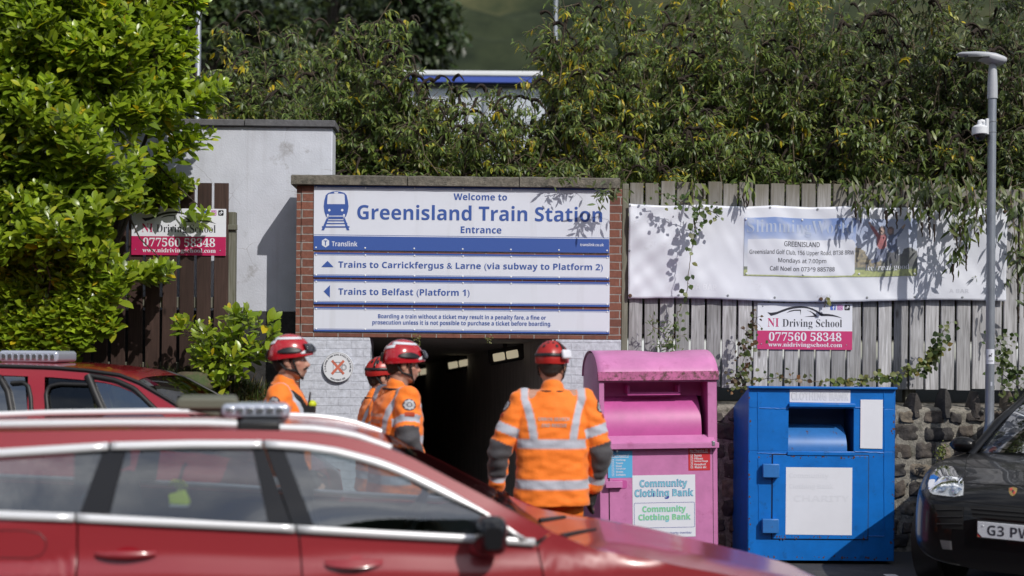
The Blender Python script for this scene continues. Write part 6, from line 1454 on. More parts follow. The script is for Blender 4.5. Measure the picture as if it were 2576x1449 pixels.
M_backtxt = mat('reflective_letter', (0.52, 0.42, 0.36), 0.5); M_radio = mat('radio_black', (0.012, 0.012, 0.013), 0.5); M_yel = mat('radio_yellow', (0.55, 0.62, 0.02), 0.5)
ORANGE = np.array([0.92, 0.205, 0.012]); SILV = np.array([0.44, 0.46, 0.53]); GREYP = np.array([0.055, 0.053, 0.060])

def seg_t(co, a, b):
    a, b = np.array(a), np.array(b); d = b - a; t = (co - a) @ d / (d @ d); r = np.linalg.norm(co - a - t[:, None] * d, axis=1); return t, r

def hand(mb, w_, pd, thumb, size=1.0, curl=0.6):
    """palm, four bent fingers of different length and a thumb; w_ wrist, pd palm direction, thumb side"""
    w_, pd, th = Vector(w_), Vector(pd).normalized(), Vector(thumb).normalized(); th = (th - pd * th.dot(pd)).normalized(); inn = pd.cross(th).normalized()
    pc = w_ + pd * 0.055 * size
    mb.limb([w_, w_ + pd * 0.03 * size, w_ + pd * 0.085 * size], [0.027 * size, 0.032 * size, 0.034 * size], 10)
    for i, ln in enumerate((0.070, 0.080, 0.075, 0.060)):
        b = w_ + pd * 0.088 * size + th * (0.030 - 0.020 * i) * size; p = [b]; d = pd.copy()
        for k, f in enumerate((0.45, 0.32, 0.25)):
            d = (d + inn * curl * (0.35 + 0.25 * k)).normalized(); p.append(p[-1] + d * ln * f * size)
        mb.limb(p, [0.0105 * size, 0.0098 * size, 0.009 * size, 0.0078 * size], 8)
    b = w_ + pd * 0.03 * size + th * 0.028 * size; mb.limb([b, b + (th * 0.7 + pd * 0.7 + inn * 0.25) * 0.036 * size, b + (th * 0.75 + pd * 1.35 + inn * 0.6) * 0.045 * size], [0.0135 * size, 0.0115 * size, 0.009 * size], 8)

def person(label, X, Y, face, sc,  armL, armR, helm, head_yaw=0.0, head_tilt=0.0, moustache=False, back_text=False, radio=False, lamp=True, lean=0.0, wide=1.0, seed=0, legs=0.0):
    """face: heading in degrees, 0 looks away from the camera, -90 looks to the right. arms: (elbow, wrist, hand direction) in body frame, +y forward, +x right"""
    r = random.Random(seed)
    root = empty('person', label, 'person', (X, Y, 0), R(face), 'rescuers in orange jackets'); root.scale = (sc, sc, sc)
    shR, shL = Vector((0.185 * wide, -0.01 + lean, 1.455)), Vector((-0.185 * wide, -0.01 + lean, 1.455))
    # ---- body: one continuous skin
    mb = MB()
    HC = Vector((0, 0.035 + lean * 1.3, 1.665)); HM = Matrix.Translation(HC) @ Matrix.Rotation(R(head_yaw), 4, 'Z') @ Matrix.Rotation(R(head_tilt), 4, 'X') @ Matrix.Scale(1.07, 4)
    hp = lambda x, y, z: HM @ Vector((x, y, z))
    rot = HM.to_3x3().to_4x4()
    mb.ball(hp(0, -0.012, 0.030), (0.076, 0.096, 0.092), 20, 14, mat=rot)
    mb.ball(hp(0, 0.022, -0.03), (0.063, 0.070, 0.085), 18, 12, mat=rot)
    mb.ball(hp(0, 0.045, -0.082), (0.042, 0.042, 0.036), 14, 10, mat=rot)           # chin, jaw
    mb.limb([hp(-0.052, -0.01, -0.055), hp(-0.030, 0.055, -0.088)], [0.022, 0.022], 8); mb.limb([hp(0.052, -0.01, -0.055), hp(0.030, 0.055, -0.088)], [0.022, 0.022], 8)
    mb.limb([hp(-0.035, 0.074, 0.018), hp(0.035, 0.074, 0.018)], [0.014, 0.014], 8)  # brow
    mb.limb([hp(0, 0.083, 0.010), hp(0, 0.101, -0.020), hp(0, 0.110, -0.034)], [0.009, 0.010, 0.0125], 8)   # nose
    for s_ in (-1, 1):
        mb.ball(hp(s_ * 0.010, 0.099, -0.038), 0.009, 8, 6); mb.ball(hp(s_ * 0.046, 0.050, -0.022), (0.020, 0.024, 0.022), 10, 8)
        mb.ball(hp(s_ * 0.076, -0.012, -0.008), (0.010, 0.020, 0.031), 12, 8, mat=rot); mb.ball(hp(s_ * 0.071, -0.004, -0.03), (0.009, 0.011, 0.012), 8, 6)
    mb.limb([hp(-0.021, 0.088, -0.060), hp(0, 0.095, -0.059), hp(0.021, 0.088, -0.060)], [0.0055, 0.0075, 0.0055], 8)
    mb.limb([hp(-0.018, 0.086, -0.071), hp(0, 0.092, -0.072), hp(0.018, 0.086, -0.071)], [0.0055, 0.0075, 0.0055], 8)
    mb.limb([(0, -0.005 + lean, 1.44), (0, 0.012 + lean, 1.54), tuple(hp(0, -0.012, -0.04))], [0.068, 0.060, 0.062], 16)
    mb.limb([(0, lean * .2, 0.95), (0, 0.005 + lean * .4, 1.10), (0, 0.0 + lean * .8, 1.28), (0, -0.005 + lean, 1.42)], [0.125, 0.118, 0.135, 0.09], 18)
    mb.limb([tuple(shL), tuple(shR)], [0.06, 0.06], 12); mb.limb([(-0.09, 0, 0.94), (0.09, 0, 0.94)], [0.105, 0.105], 14)
    for sh, (el, wr, hd) in ((shL, armL), (shR, armR)):
        mb.limb([sh, el, wr], [0.052, 0.040, 0.028], 12)
    for s_, (el, wr, hd) in ((-1, armL), (1, armR)): hand(mb, wr, hd, Vector((0.0, 1.0, 0.1)) + Vector((-s_ * 0.35, 0, 0)), 1.0, 0.55 * (1 if s_ > 0 else -1))
    feet = []
    for s_ in (-1, 1):
        st = s_ * legs; kn = (s_ * 0.105, 0.03 + st * 0.5, 0.50); an = (s_ * 0.115, -0.02 + st, 0.10)
        mb.limb([(s_ * 0.095, 0, 0.92), kn, an], [0.090, 0.060, 0.042], 14); mb.limb([(s_ * 0.115, -0.03 + st, 0.06), (s_ * 0.125, 0.14 + st, 0.04)], [0.042, 0.036], 10); feet.append((kn, an, st))
    me = voxel(mb, 0.0075, 2, 0.5); co = coords(me)
    base = np.array([0.46, 0.245, 0.175]); cols = np.tile(base, (len(co), 1)).astype(np.float32)
    inv = np.array(HM.inverted()); loc = co @ inv[:3, :3].T + inv[:3, 3]
    lips = np.exp(-(((loc[:, 2] + 0.066) / 0.008) ** 2)) * (loc[:, 1] > 0.075) * (np.abs(loc[:, 0]) < 0.026); cols = mixc(cols, (0.36, 0.13, 0.11), lips * 0.6)
    flush = np.exp(-(((loc[:, 0].__abs__() - 0.045) / 0.022) ** 2) - ((loc[:, 2] + 0.03) / 0.03) ** 2) * (loc[:, 1] > 0.02) + np.exp(-(np.linalg.norm(loc - np.array([0, .108, -.036]), axis=1) / 0.018) ** 2)
    cols = mixc(cols, (0.47, 0.19, 0.14), np.clip(flush, 0, 1) * 0.55)
    stub = sstep(-0.045, -0.075, -loc[:, 2] * -1) * (loc[:, 1] > -0.01) * (loc[:, 2] > -0.14); cols = mixc(cols, (0.20, 0.125, 0.10), stub * 0.55)
    me.materials.append(M_skin); o = link_mesh('body', me, root); set_col(me, cols)
    for s_ in (-1, 1):
        mb = MB(); mb.ball(hp(s_ * 0.030, 0.0755, 0.000), 0.0115, 10, 8); e = mb.build('eye', M_eye, root); mb = MB(); mb.ball(hp(s_ * 0.030, 0.0835, 0.000), (0.0052, 0.004, 0.0052), 8, 6); mb.build('iris', M_iris, e)
        mb = MB(); mb.limb([hp(s_ * 0.014, 0.087, 0.024), hp(s_ * 0.030, 0.087, 0.029), hp(s_ * 0.046, 0.078, 0.023)], [0.0035, 0.0042, 0.003], 6); mb.build('eyebrow', M_hair, root)
    if moustache:
        mb = MB(); mb.limb([hp(-0.027, 0.086, -0.058), hp(-0.012, 0.099, -0.050), hp(0, 0.102, -0.049), hp(0.012, 0.099, -0.050), hp(0.027, 0.086, -0.058)], [0.005, 0.0075, 0.007, 0.0075, 0.005], 8); mb.build('moustache', M_hair, root)
    # hair below the helmet edge
    mb = MB(); mb.ball(hp(0, -0.030, 0.020), (0.0815, 0.088, 0.085), 18, 12, mat=rot); mb.ball(hp(0, -0.062, -0.028), (0.056, 0.040, 0.042), 14, 10, mat=rot)
    for s_ in (-1, 1): mb.limb([hp(s_ * 0.074, 0.012, 0.03), hp(s_ * 0.073, 0.014, -0.012)], [0.010, 0.006], 8)
    hm = voxel(mb, 0.007, 1); hm.materials.append(M_hair); link_mesh('hair', hm, root)
    # ---- trousers
    mb = MB(); mb.limb([(-0.085, 0, 0.93), (0.085, 0, 0.93)], [0.128, 0.128], 16); mb.limb([(0, 0, 0.9), (0, 0, 1.05)], [0.15, 0.15], 16)
    for s_, (kn, an, st) in zip((-1, 1), feet): mb.limb([(s_ * 0.105, 0, 0.88), kn, (an[0], an[1], 0.16)], [0.118, 0.092, 0.078], 16); mb.tube([(an[0], an[1], 0.17), (an[0], an[1], 0.07)], [0.079, 0.085], 16)
    tm = voxel(mb, 0.011, 3); co = coords(tm); nn = normals(tm); n1 = vnoise(co, 7, seed); n2 = vnoise(co * np.array([1, 1, .5]), 16, seed + 5)
    tm.vertices.foreach_set('co', (co + nn * (0.010 * n1 + 0.005 * n2)[:, None]).astype(np.float32).ravel())
    cols = np.tile(ORANGE, (len(co), 1)).astype(np.float32)
    for z_ in (0.34, 0.26): k = sstep(0.032, 0.026, np.abs(co[:, 2] - z_)); cols = mixc(cols, SILV, k)
    tm.materials.append(M_trous); link_mesh('trousers', tm, root); set_col(tm, cols)
    for s_, (kn, an, st) in zip((-1, 1), feet):
        mb = MB(); mb.limb([(an[0], an[1] - 0.02, 0.20), (an[0], an[1] - 0.02, 0.08)], [0.062, 0.056], 12); mb.limb([(an[0], an[1] - 0.045, 0.052), (an[0] + s_ * 0.005, an[1] + 0.06, 0.048), (an[0] + s_ * 0.012, an[1] + 0.155, 0.042)], [0.050, 0.050, 0.042], 12)
        bm_ = voxel(mb, 0.009, 2); b_ = coords(bm_); b_[:, 2] = np.maximum(b_[:, 2], 0.0); bm_.vertices.foreach_set('co', b_.ravel()); bm_.materials.append(M_boot); link_mesh('boot', bm_, root)
    # ---- gloves
    for s_, (el, wr, hd) in ((-1, armL), (1, armR)):
        mb = MB(); hand(mb, wr, hd, Vector((0.0, 1.0, 0.1)) + Vector((-s_ * 0.35, 0, 0)), 1.14, 0.55 * (1 if s_ > 0 else -1)); mb.limb([Vector(wr) - Vector(hd).normalized() * 0.05, wr], [0.036, 0.036], 10)
        gm = voxel(mb, 0.006, 1); gm.materials.append(M_glove); link_mesh('glove', gm, root)
    # ---- jacket
    mb = MB(); rings = [(0.76, 0.232, 0.172), (0.80, 0.230, 0.170), (0.92, 0.222, 0.165), (1.05, 0.218, 0.158), (1.18, 0.226, 0.160), (1.30, 0.226, 0.156), (1.40, 0.206, 0.138), (1.46, 0.166, 0.108), (1.50, 0.110, 0.086), (1.515, 0.06, 0.05)]
    g = []
    for z, a, b in rings:
        y0 = lean * (z - 0.9) / 0.55 if z > 0.9 else 0; row = []
        for j in range(29):
            t_ = 2 * pi * (j % 28) / 28; p_ = 0.75; row.append((a * wide * abs(cos(t_)) ** p_ * (1 if cos(t_) > 0 else -1), y0 + b * abs(sin(t_)) ** p_ * (1 if sin(t_) > 0 else -1), z))
        g.append(row)
    mb.grid(g, flip=True); mb.add(g[0][:28], [tuple(range(27, -1, -1))]); mb.add(g[-1][:28], [tuple(range(28))])
    for sh, (el, wr, hd) in ((shL, armL), (shR, armR)):
        el, wr = Vector(el), Vector(wr); mid = sh.lerp(el, 0.5)
        mb.limb([sh + Vector((0, 0, -0.012)), mid, el, el.lerp(wr, 0.5), el.lerp(wr, 0.93)], [0.086, 0.084, 0.077, 0.069, 0.060], 16)
    mb.limb([(0, -0.012 + lean, 1.465), (0, -0.004 + lean, 1.512)], [0.090, 0.078], 20)           # collar
    jm = voxel(mb, 0.0085, 3); co = coords(jm); nn = normals(jm)
    n1 = vnoise(co * np.array([1, 1, .6]), 6, seed + 2); n2 = vnoise(co * np.array([1, 1, 1.8]), 13, seed + 9); arm_k = sstep(0.19, 0.27, np.abs(co[:, 0]))
    co2 = co + nn * (0.013 * n1 + 0.008 * n2 + 0.004 * arm_k * np.sin(co[:, 2] * 75 + n1 * 5))[:, None]
    top = sstep(1.49, 1.53, co[:, 2]); jm.vertices.foreach_set('co', co2.astype(np.float32).ravel()); jm.update()
    cols = np.tile(ORANGE, (len(co), 1)).astype(np.float32); e_ = 0.003
    def band(lo, hi, v): return sstep(lo - e_, lo + e_, v) * (1 - sstep(hi - e_, hi + e_, v))
    sleeve = np.zeros(len(co)); parts_ = []
    for s_, sh, (el, wr, hd) in ((-1, shL, armL), (1, shR, armR)):
        el, wr = np.array(el), np.array(wr); tu, ru = seg_t(co, sh, el); tf, rf = seg_t(co, el, wr)
        near_u = (ru < 0.105) & (tu > 0.10) & (tu < 1.02); near_f = (rf < 0.095) & (tf > -0.02)
        tors = (np.abs(co[:, 0]) < 0.195 * wide) & (tu < 0.35)
        parts_.append((s_, tu, ru, tf, rf, near_u & ~tors, near_f))
        sleeve = np.maximum(sleeve, (near_u & ~tors) | near_f)
    torso = 1 - sleeve
    k = torso * np.maximum(band(1.135, 1.195, co[:, 2]), band(0.872, 0.932, co[:, 2])); cols = mixc(cols, SILV, k)
    bx = 0.125 + 0.075 * np.clip((co[:, 2] - 1.19) / 0.28, 0, 1) ** 2.2 * (co[:, 1] < lean) + 0.0
    bx = 0.118 + 0.052 * np.clip((co[:, 2] - 1.19) / 0.26, 0, 1) ** 1.5
    k = torso * band(1.16, 1.53, co[:, 2]) * band(-0.026, 0.026, np.abs(co[:, 0]) - bx * wide); cols = mixc(cols, SILV, k)
    for s_, tu, ru, tf, rf, nu_, nf_ in parts_:
        cols = mixc(cols, SILV, nu_ * band(0.50, 0.66, tu) * (tf < 0.2)); cols = mixc(cols, SILV, nf_ * band(0.58, 0.78, tf) * (tu > 0.9))
        el = np.array((armL if s_ < 0 else armR)[0]); outer = ((co[:, 0] - el[0]) * s_ * 0.8 - (co[:, 1] - el[1]) * 0.8) > -0.035
        Lu = np.linalg.norm(el - np.array(shR if s_ > 0 else shL)); Lf = np.linalg.norm(np.array((armL if s_ < 0 else armR)[1]) - el); kk_ = ((1 - np.clip(tu, 0, 1)) * Lu < 0.07) & (np.clip(tf, 0, 1) * Lf < 0.155) & (np.minimum(ru, rf) < 0.12) & outer & (np.abs(co[:, 0]) > 0.2 * wide); cols = mixc(cols, GREYP, kk_.astype(np.float32))
    # darker seam, zip and collar edge
    cols = mixc(cols, (0.02, 0.02, 0.02), torso * band(-0.008, 0.008, co[:, 0]) * (co[:, 1] > 0.05) * (co[:, 2] < 1.5) * 0.9)
    jm.materials.append(M_jacket); jo = link_mesh('jacket', jm, root); set_col(jm, cols)
    bv = BVHTree.FromPolygons([v.co.copy() for v in jm.vertices], [tuple(p.vertices) for p in jm.polygons])
    def stick(p, d, off=0.004):
        l_, n_, _, _ = bv.ray_cast(Vector(p), Vector(d)); return (l_ + n_ * off) if l_ else Vector(p) + Vector(d) * 0.3
    mb = MB(); rc = [(0.092 * cos(a), -0.008 + lean + 0.089 * sin(a), 1.497 - 0.006 * sin(a)) for a in np.linspace(0, 2 * pi, 25)]; mb.tube(rc, 0.0075, 8, cap=False); mb.build('collar_cord', M_webb, jo)
    if back_text:
        for s_, xa_, xb_, za_, zb_ in (('URBAN SEARCH', -0.10, 0.10, 1.315, 1.338), ('AND RESCUE', -0.082, 0.082, 1.275, 1.298)):
            co_, fs_, _ = text_shape(s_, 'bold', 0.01); mb = MB(); mb.add([stick((xa_ + p[0] * (xb_ - xa_), -0.5, za_ + p[1] * (zb_ - za_)), (0, 1, 0), 0.004) for p in co_], fs_); mb.build('lettering', M_backtxt, jo)
    for s_, sh, (el, wr, hd) in ((-1, shL, armL), (1, shR, armR)):                      # sleeve badges
        el = Vector(el); cdir = (el - sh).normalized(); o_ = Vector((s_, -0.25, 0)).normalized(); o_ = (o_ - cdir * o_.dot(cdir)).normalized(); side = cdir.cross(o_).normalized(); cb = sh + cdir * 0.085
        def bpt(x, z, off): return stick(cb + o_ * 0.4 + side * x - cdir * z, -o_, off)
        def bdisc(r_, off, m_, name, par, wob=0.0, n=28):
            mb = MB(); c0 = bpt(0, 0, off); ring1 = [bpt(r_ * 0.5 * cos(2 * pi * i / n), r_ * 0.5 * sin(2 * pi * i / n), off) for i in range(n)]
            ring_ = [bpt(r_ * (1 + wob * cos(8 * 2 * pi * i / n)) * cos(2 * pi * i / n), r_ * (1 + wob * cos(8 * 2 * pi * i / n)) * sin(2 * pi * i / n), off) for i in range(n)]
            mb.add([c0] + ring1 + ring_, [(0, i + 1, (i + 1) % n + 1) for i in range(n)] + [(i + 1, i + 1 + n, (i + 1) % n + 1 + n, (i + 1) % n + 1) for i in range(n)]); return mb.build(name, m_, par)
        bd = bdisc(0.042, 0.004, M_badge_d, 'badge', jo); bdisc(0.034, 0.0055, M_badge_l, 'badge_star', bd, 0.10, 48); bdisc(0.017, 0.007, M_badge_d, 'badge_ring', bd); bdisc(0.012, 0.0085, M_badge_l, 'badge_centre', bd)
        mb = MB(); g = [[bpt(x, z, 0.0035) for z in (-0.076, -0.065, -0.052)] for x in np.linspace(-0.032, 0.032, 5)]; mb.grid(g, flip=s_ < 0); mb.build('badge_tab', M_badge_r, jo)
    if radio:
        rp = Vector((0.10, 0.165 + lean * 0.8, 1.33)); mb = MB(); mb.box(rp.x - 0.035, rp.x + 0.035, rp.y - 0.03, rp.y + 0.04, rp.z - 0.10, rp.z + 0.045); mb.limb([rp + Vector((0.02, 0, 0.04)), rp + Vector((0.02, 0.01, 0.13))], [0.009, 0.006], 8); ro = mb.build('radio', M_radio, jo, bevel=0.012)
        mb = MB(); mb.ball(rp + Vector((0.0, 0.02, 0.055)), (0.036, 0.03, 0.026), 12, 8); mb.build('radio_cover', M_yel, ro)
        mb = MB(); mb.limb([(0.13, 0.06 + lean, 1.46), (0.145, 0.11 + lean, 1.42), (0.12, 0.14 + lean, 1.37)], [0.017, 0.020, 0.016], 10); mb.build('microphone', M_webb, jo)
    # ---- helmet
    kind = helm; E_ = (0.107, 0.130, 0.116) if kind == 'full' else (0.104, 0.122, 0.114); ho = hp(0, -0.004, 0.045)
    def hs(ph, th, off=0.0):
        """ph round the head (0 = front), th from the crown down in degrees"""
        a, t_ = R(ph), R(th); x, y, z = sin(t_) * sin(a), sin(t_) * cos(a), cos(t_)
        if kind == 'full': fl = 1 + 0.09 * max(0, (th - 82) / 30); peak = 0.012 * max(0, cos(a)) ** 3 * max(0, (th - 70) / 30)
        else: fl = 1 + 0.03 * max(0, (th - 85) / 25); peak = 0.02 * max(0, cos(a)) ** 3 * max(0, (th - 75) / 30)
        ridge = 0.004 * cos(3 * a) * sin(t_) if kind == 'full' else 0.003 * cos(a * 6) * sin(t_) ** 2
        v = Vector((x * (E_[0] + off + ridge) * fl, y * (E_[1] + off + ridge) * fl + peak, z * (E_[2] + off)))
        return HM @ (Vector((0, -0.004, 0.045)) + v)
    thm = lambda ph: (103 if kind == 'full' else 99) + (9 * max(0, -cos(R(ph))) + 3 * abs(sin(R(ph))) - 7 * max(0, cos(R(ph))) ** 2)
    mb = MB(); g = [[hs(ph, thm(ph) * t_) for ph in range(0, 361, 10)] for t_ in np.linspace(0.02, 1, 18)]; g += [[hs(ph, thm(ph), -0.010) for ph in range(0, 361, 10)]]
    mb.grid(g, flip=False); hel = mb.build('helmet', M_hred if kind == 'full' else M_hred2, root, angle=70)
    md = hel.modifiers.new('solid', 'SOLIDIFY'); md.thickness = 0.006; md.offset = -1
    def hpatch(name, m_, ph0, ph1, f0, f1, off=0.002, n=12, k=5, shape=None):
        mb = MB(); g = []
        for i in range(n + 1):
            u_ = i / n; a0, a1 = f0, f1
            if shape: a0, a1 = shape(u_, f0, f1)
            g.append([hs(ph0 + (ph1 - ph0) * u_, a0 + (a1 - a0) * j / k, off) for j in range(k + 1)])
        mb.grid(g); return mb.build(name, m_, hel, angle=70, solid=0.001)
    if kind == 'full':
        for s_ in (-1, 1):
            hpatch('reflective_stripe', M_hstripe, s_ * 25, s_ * 150, 38, 47, shape=lambda u_, a, b: (a - 4 * u_, b - 1 * u_))
            hpatch('reflective_stripe', M_hstripe, s_ * 6, s_ * 52, 78, 92, shape=lambda u_, a, b: (a + 13 * u_ ** 2, b + 3 * u_))
            hpatch('vent_insert', M_hblk, s_ * 48, s_ * 112, 74, 92, 0.006, shape=lambda u_, a, b: (a + 9 * abs(2 * u_ - 1) ** 2, b - 5 * abs(2 * u_ - 1) ** 3))
            hpatch('reflective_stripe', M_hstripe, s_ * 128, s_ * 168, 56, 66, shape=lambda u_, a, b: (a - 10 * (1 - u_), b - 6 * (1 - u_)))
        hpatch('rear_clamp', M_hblk, 162, 198, 78, 104, 0.010)
        mb = MB(); g = []
        for i in range(13):
            ph = -40 + 80 * i / 12; g.append([hs(ph, th_, o_) for th_, o_ in ((66, 0.006), (70, 0.018), (80, 0.022), (88, 0.018), (91, 0.006))])
        mb.grid(g); mb.build('visor', M_visor, hel, angle=60, solid=0.003)
    else:
        for s_ in (-1, 1):
            for ph, f0, f1, w2 in ((s_ * 150, 42, 58, 7), (s_ * 118, 40, 62, 6), (s_ * 70, 44, 66, 6), (s_ * 165, 30, 40, 8)): hpatch('vent', M_hblk, ph - w2, ph + w2, f0, f1, 0.002, 6, 4, shape=lambda u_, a, b: (a + 6 * abs(2 * u_ - 1), b - 6 * abs(2 * u_ - 1)))
        hpatch('lamp_band', M_hblk, 0, 360, 76, 86, 0.004, 48, 3)
        hpatch('lamp_strap', M_hblk, 178, 186, 20, 80, 0.005, 4, 10) if False else None
        if not lamp: hel['label'] = 'plain red helmet without a lamp battery'
        bc = hs(128 + (0 if lamp else 110), 80, 0.020); nrm = (bc - (HM @ Vector((0, 0, 0.05)))).normalized()
        mq = Matrix.Translation(bc) @ nrm.to_track_quat('Z', 'Y').to_matrix().to_4x4()
        mb = MB(); mb.box(-0.036, 0.036, -0.030, 0.030, -0.014, 0.016, mat=mq); mb.build('battery_box', M_stw, hel, bevel=0.012, seg=3)
        mb = MB(); g = [[hs(128 + d_, th_, 0.006) for d_ in (-4, 0, 4)] for th_ in range(15, 80, 6)]; mb.grid(g); mb.build('lamp_strap', M_hblk, hel, solid=0.002)
        lc = hs(0, 76, 0.018); ln = (lc - (HM @ Vector((0, 0, 0.05)))).normalized(); mq = Matrix.Translation(lc) @ ln.to_track_quat('Z', 'Y').to_matrix().to_4x4()
        mb = MB(); mb.box(-0.03, 0.03, -0.022, 0.022, -0.014, 0.02, mat=mq); mb.build('head_lamp', M_hblk, hel, bevel=0.008)
    mb = MB()
    for s_ in (-1, 1):
        mb.tube([hp(s_ * 0.086, 0.030, 0.020), hp(s_ * 0.079, 0.034, -0.02), hp(s_ * 0.064, 0.048, -0.068), hp(s_ * 0.030, 0.066, -0.108), hp(0, 0.070, -0.118)], 0.0058, 7, flat=1.3)
        mb.tube([hp(s_ * 0.080, -0.062, 0.002), hp(s_ * 0.078, -0.02, -0.050), hp(s_ * 0.066, 0.044, -0.066)], 0.0055, 7, flat=1.3)
    mb.build('chin_strap', M_webb, hel)
    return root

V = Vector
down = V((0.0, 0.10, -1))
hang = lambda s_: (V((s_ * 0.27, -0.03, 1.17)), V((s_ * 0.275, 0.07, 0.93)), V((s_ * -0.1, 0.2, -1)))
# the man facing right at the left, with a moustache
p_ = P(722, 900, 8.55)
person('person with moustache in orange jacket and red helmet facing right, radio on chest', p_.x, 8.55, -88, 1.035, (V((-0.28, 0.0, 1.17)), V((-0.2, 0.22, 1.12)), V((0.6, 0.8, 0))), (V((0.275, -0.02, 1.17)), V((0.26, 0.16, 0.97)), V((-0.1, 0.6, -0.8))), 'full', head_yaw=-2, head_tilt=3, moustache=True, radio=True, seed=3, lean=-0.01)
# the man seen half from behind at the subway mouth
p_ = P(1008, 900, 8.75)
person('person in orange jacket and striped red helmet seen half from behind, nearest the subway mouth', p_.x - 0.03, 8.75, -62, 1.02, (V((-0.27, 0.02, 1.17)), V((-0.25, 0.08, 0.94)), V((0.2, 0.3, -0.9))), (V((0.285, -0.03, 1.18)), V((0.25, 0.09, 0.95)), V((-0.3, 0.5, -0.8))), 'full', head_yaw=-10, head_tilt=-2, back_text=True, seed=5, lean=0.01)
p_ = P(950, 930, 9.7)
person('person in orange jacket and plain red helmet, mostly hidden behind another helmeted person', p_.x, 9.7, -75, 0.955, hang(-1), hang(1), 'climb', head_yaw=5, seed=8, lamp=False)
# the man with his back to us
p_ = P(1389, 1000, 8.5)
person('person seen from behind in orange jacket with grey elbow patches, standing before the subway', p_.x, 8.5, 3, 1.02, (V((-0.345, -0.02, 1.10)), V((-0.355, 0.06, 0.87)), V((0.35, 0.3, -1))), (V((0.325, -0.03, 1.09)), V((0.285, 0.07, 0.86)), V((-0.2, 0.3, -1))), 'climb', head_yaw=-12, head_tilt=-4, back_text=True, seed=12, legs=0.03, wide=1.08)
# ================================================================== PLANTS
def leaf_mesh(name, pos, ax, up, ln, wd, cols, m_, parent=None, prof=(0.85, 1.0), droop=0.15, fold=0.18, curl=None):
    """many leaves as one part: each a small folded, bent blade with its own colour. all arguments are arrays"""
    N = len(pos); K = len(prof) + 1
    ax = ax / np.maximum(np.linalg.norm(ax, axis=1, keepdims=True), 1e-6)
    side = np.cross(ax, up); side /= np.maximum(np.linalg.norm(side, axis=1, keepdims=True), 1e-6); nrm = np.cross(side, ax)
    dr = np.broadcast_to(np.asarray(droop, np.float32), (N,))
    rows = [pos[:, None, :]]
    for k, w_ in enumerate(prof):
        t = (k + 1) / K; c_ = pos + ax * (ln * t)[:, None] - nrm * (dr * t * t * ln)[:, None]; h = (wd * w_ * 0.5)[:, None]
        rows.append(np.stack([c_ - side * h + nrm * h * fold, c_, c_ + side * h + nrm * h * fold], 1))
    rows.append((pos + ax * ln[:, None] - nrm * (dr * ln)[:, None])[:, None, :])
    V_ = np.concatenate(rows, 1); nv = V_.shape[1]
    fs = [(0, 2, 1), (0, 3, 2)]
    for k in range(len(prof) - 1):
        a, b = 1 + 3 * k, 4 + 3 * k; fs += [(a, a + 1, b + 1), (a, b + 1, b), (a + 1, a + 2, b + 2), (a + 1, b + 2, b + 1)]
    a = 1 + 3 * (len(prof) - 1); fs += [(a, a + 1, nv - 1), (a + 1, a + 2, nv - 1)]
    fs = np.array(fs, np.int32); nf = len(fs)
    allf = (fs[None] + (np.arange(N) * nv)[:, None, None]).reshape(-1)
    me = bpy.data.meshes.new(name); me.vertices.add(N * nv); me.vertices.foreach_set('co', V_.astype(np.float32).ravel())
    me.loops.add(len(allf)); me.loops.foreach_set('vertex_index', allf.astype(np.int32))
    me.polygons.add(N * nf); me.polygons.foreach_set('loop_start', np.arange(0, len(allf), 3, dtype=np.int32))
    me.polygons.foreach_set('use_smooth', np.ones(N * nf, bool)); me.materials.append(m_); me.update(calc_edges=True)
    set_col(me, np.repeat(cols, nv, axis=0))
    return link_mesh(name, me, parent)
def unit(v): return v / np.maximum(np.linalg.norm(v, axis=-1, keepdims=True), 1e-6)
def rvec(n, g): return unit(g.normal(size=(n, 3)))
def pick(cols, w_, n, g, jit=0.18):
    c_ = np.array(cols, np.float32)[g.choice(len(cols), n, p=np.array(w_) / sum(w_))]
    return c_ * (1 + jit * g.normal(size=(n, 1))).clip(0.5, 1.6) * (1 + 0.06 * g.normal(size=(n, 3)))
M_laurel = mat_leaf('laurel_leaf', 0.30, 0.36, spec=0.5)
M_budd = mat_leaf('buddleia_leaf', 0.42, 0.36, back=(0.17, 0.20, 0.15, 0.75))
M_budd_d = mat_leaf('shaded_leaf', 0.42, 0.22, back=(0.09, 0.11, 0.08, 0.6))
M_vine = mat_leaf('vine_leaf', 0.45, 0.3)
M_bark = mat('bark', (0.055, 0.043, 0.033), 0.9, nz=0.4, nsc=30, bump=0.8, bsc=60)
M_twig = mat('twig', (0.13, 0.10, 0.065), 0.85, nz=0.35, nsc=20)
M_spike = mat('seed_head', (0.026, 0.017, 0.011), 0.95, nz=0.5, nsc=60, bump=1.0, bsc=120)

def inside(poly, px, py):
    r = np.zeros(len(px), bool); n = len(poly); j = n - 1
    for i in range(n):
        xi, yi = poly[i]; xj, yj = poly[j]
        k = ((yi > py) != (yj > py)) & (px < (xj - xi) * (py - yi) / (yj - yi + 1e-9) + xi); r ^= k; j = i
    return r

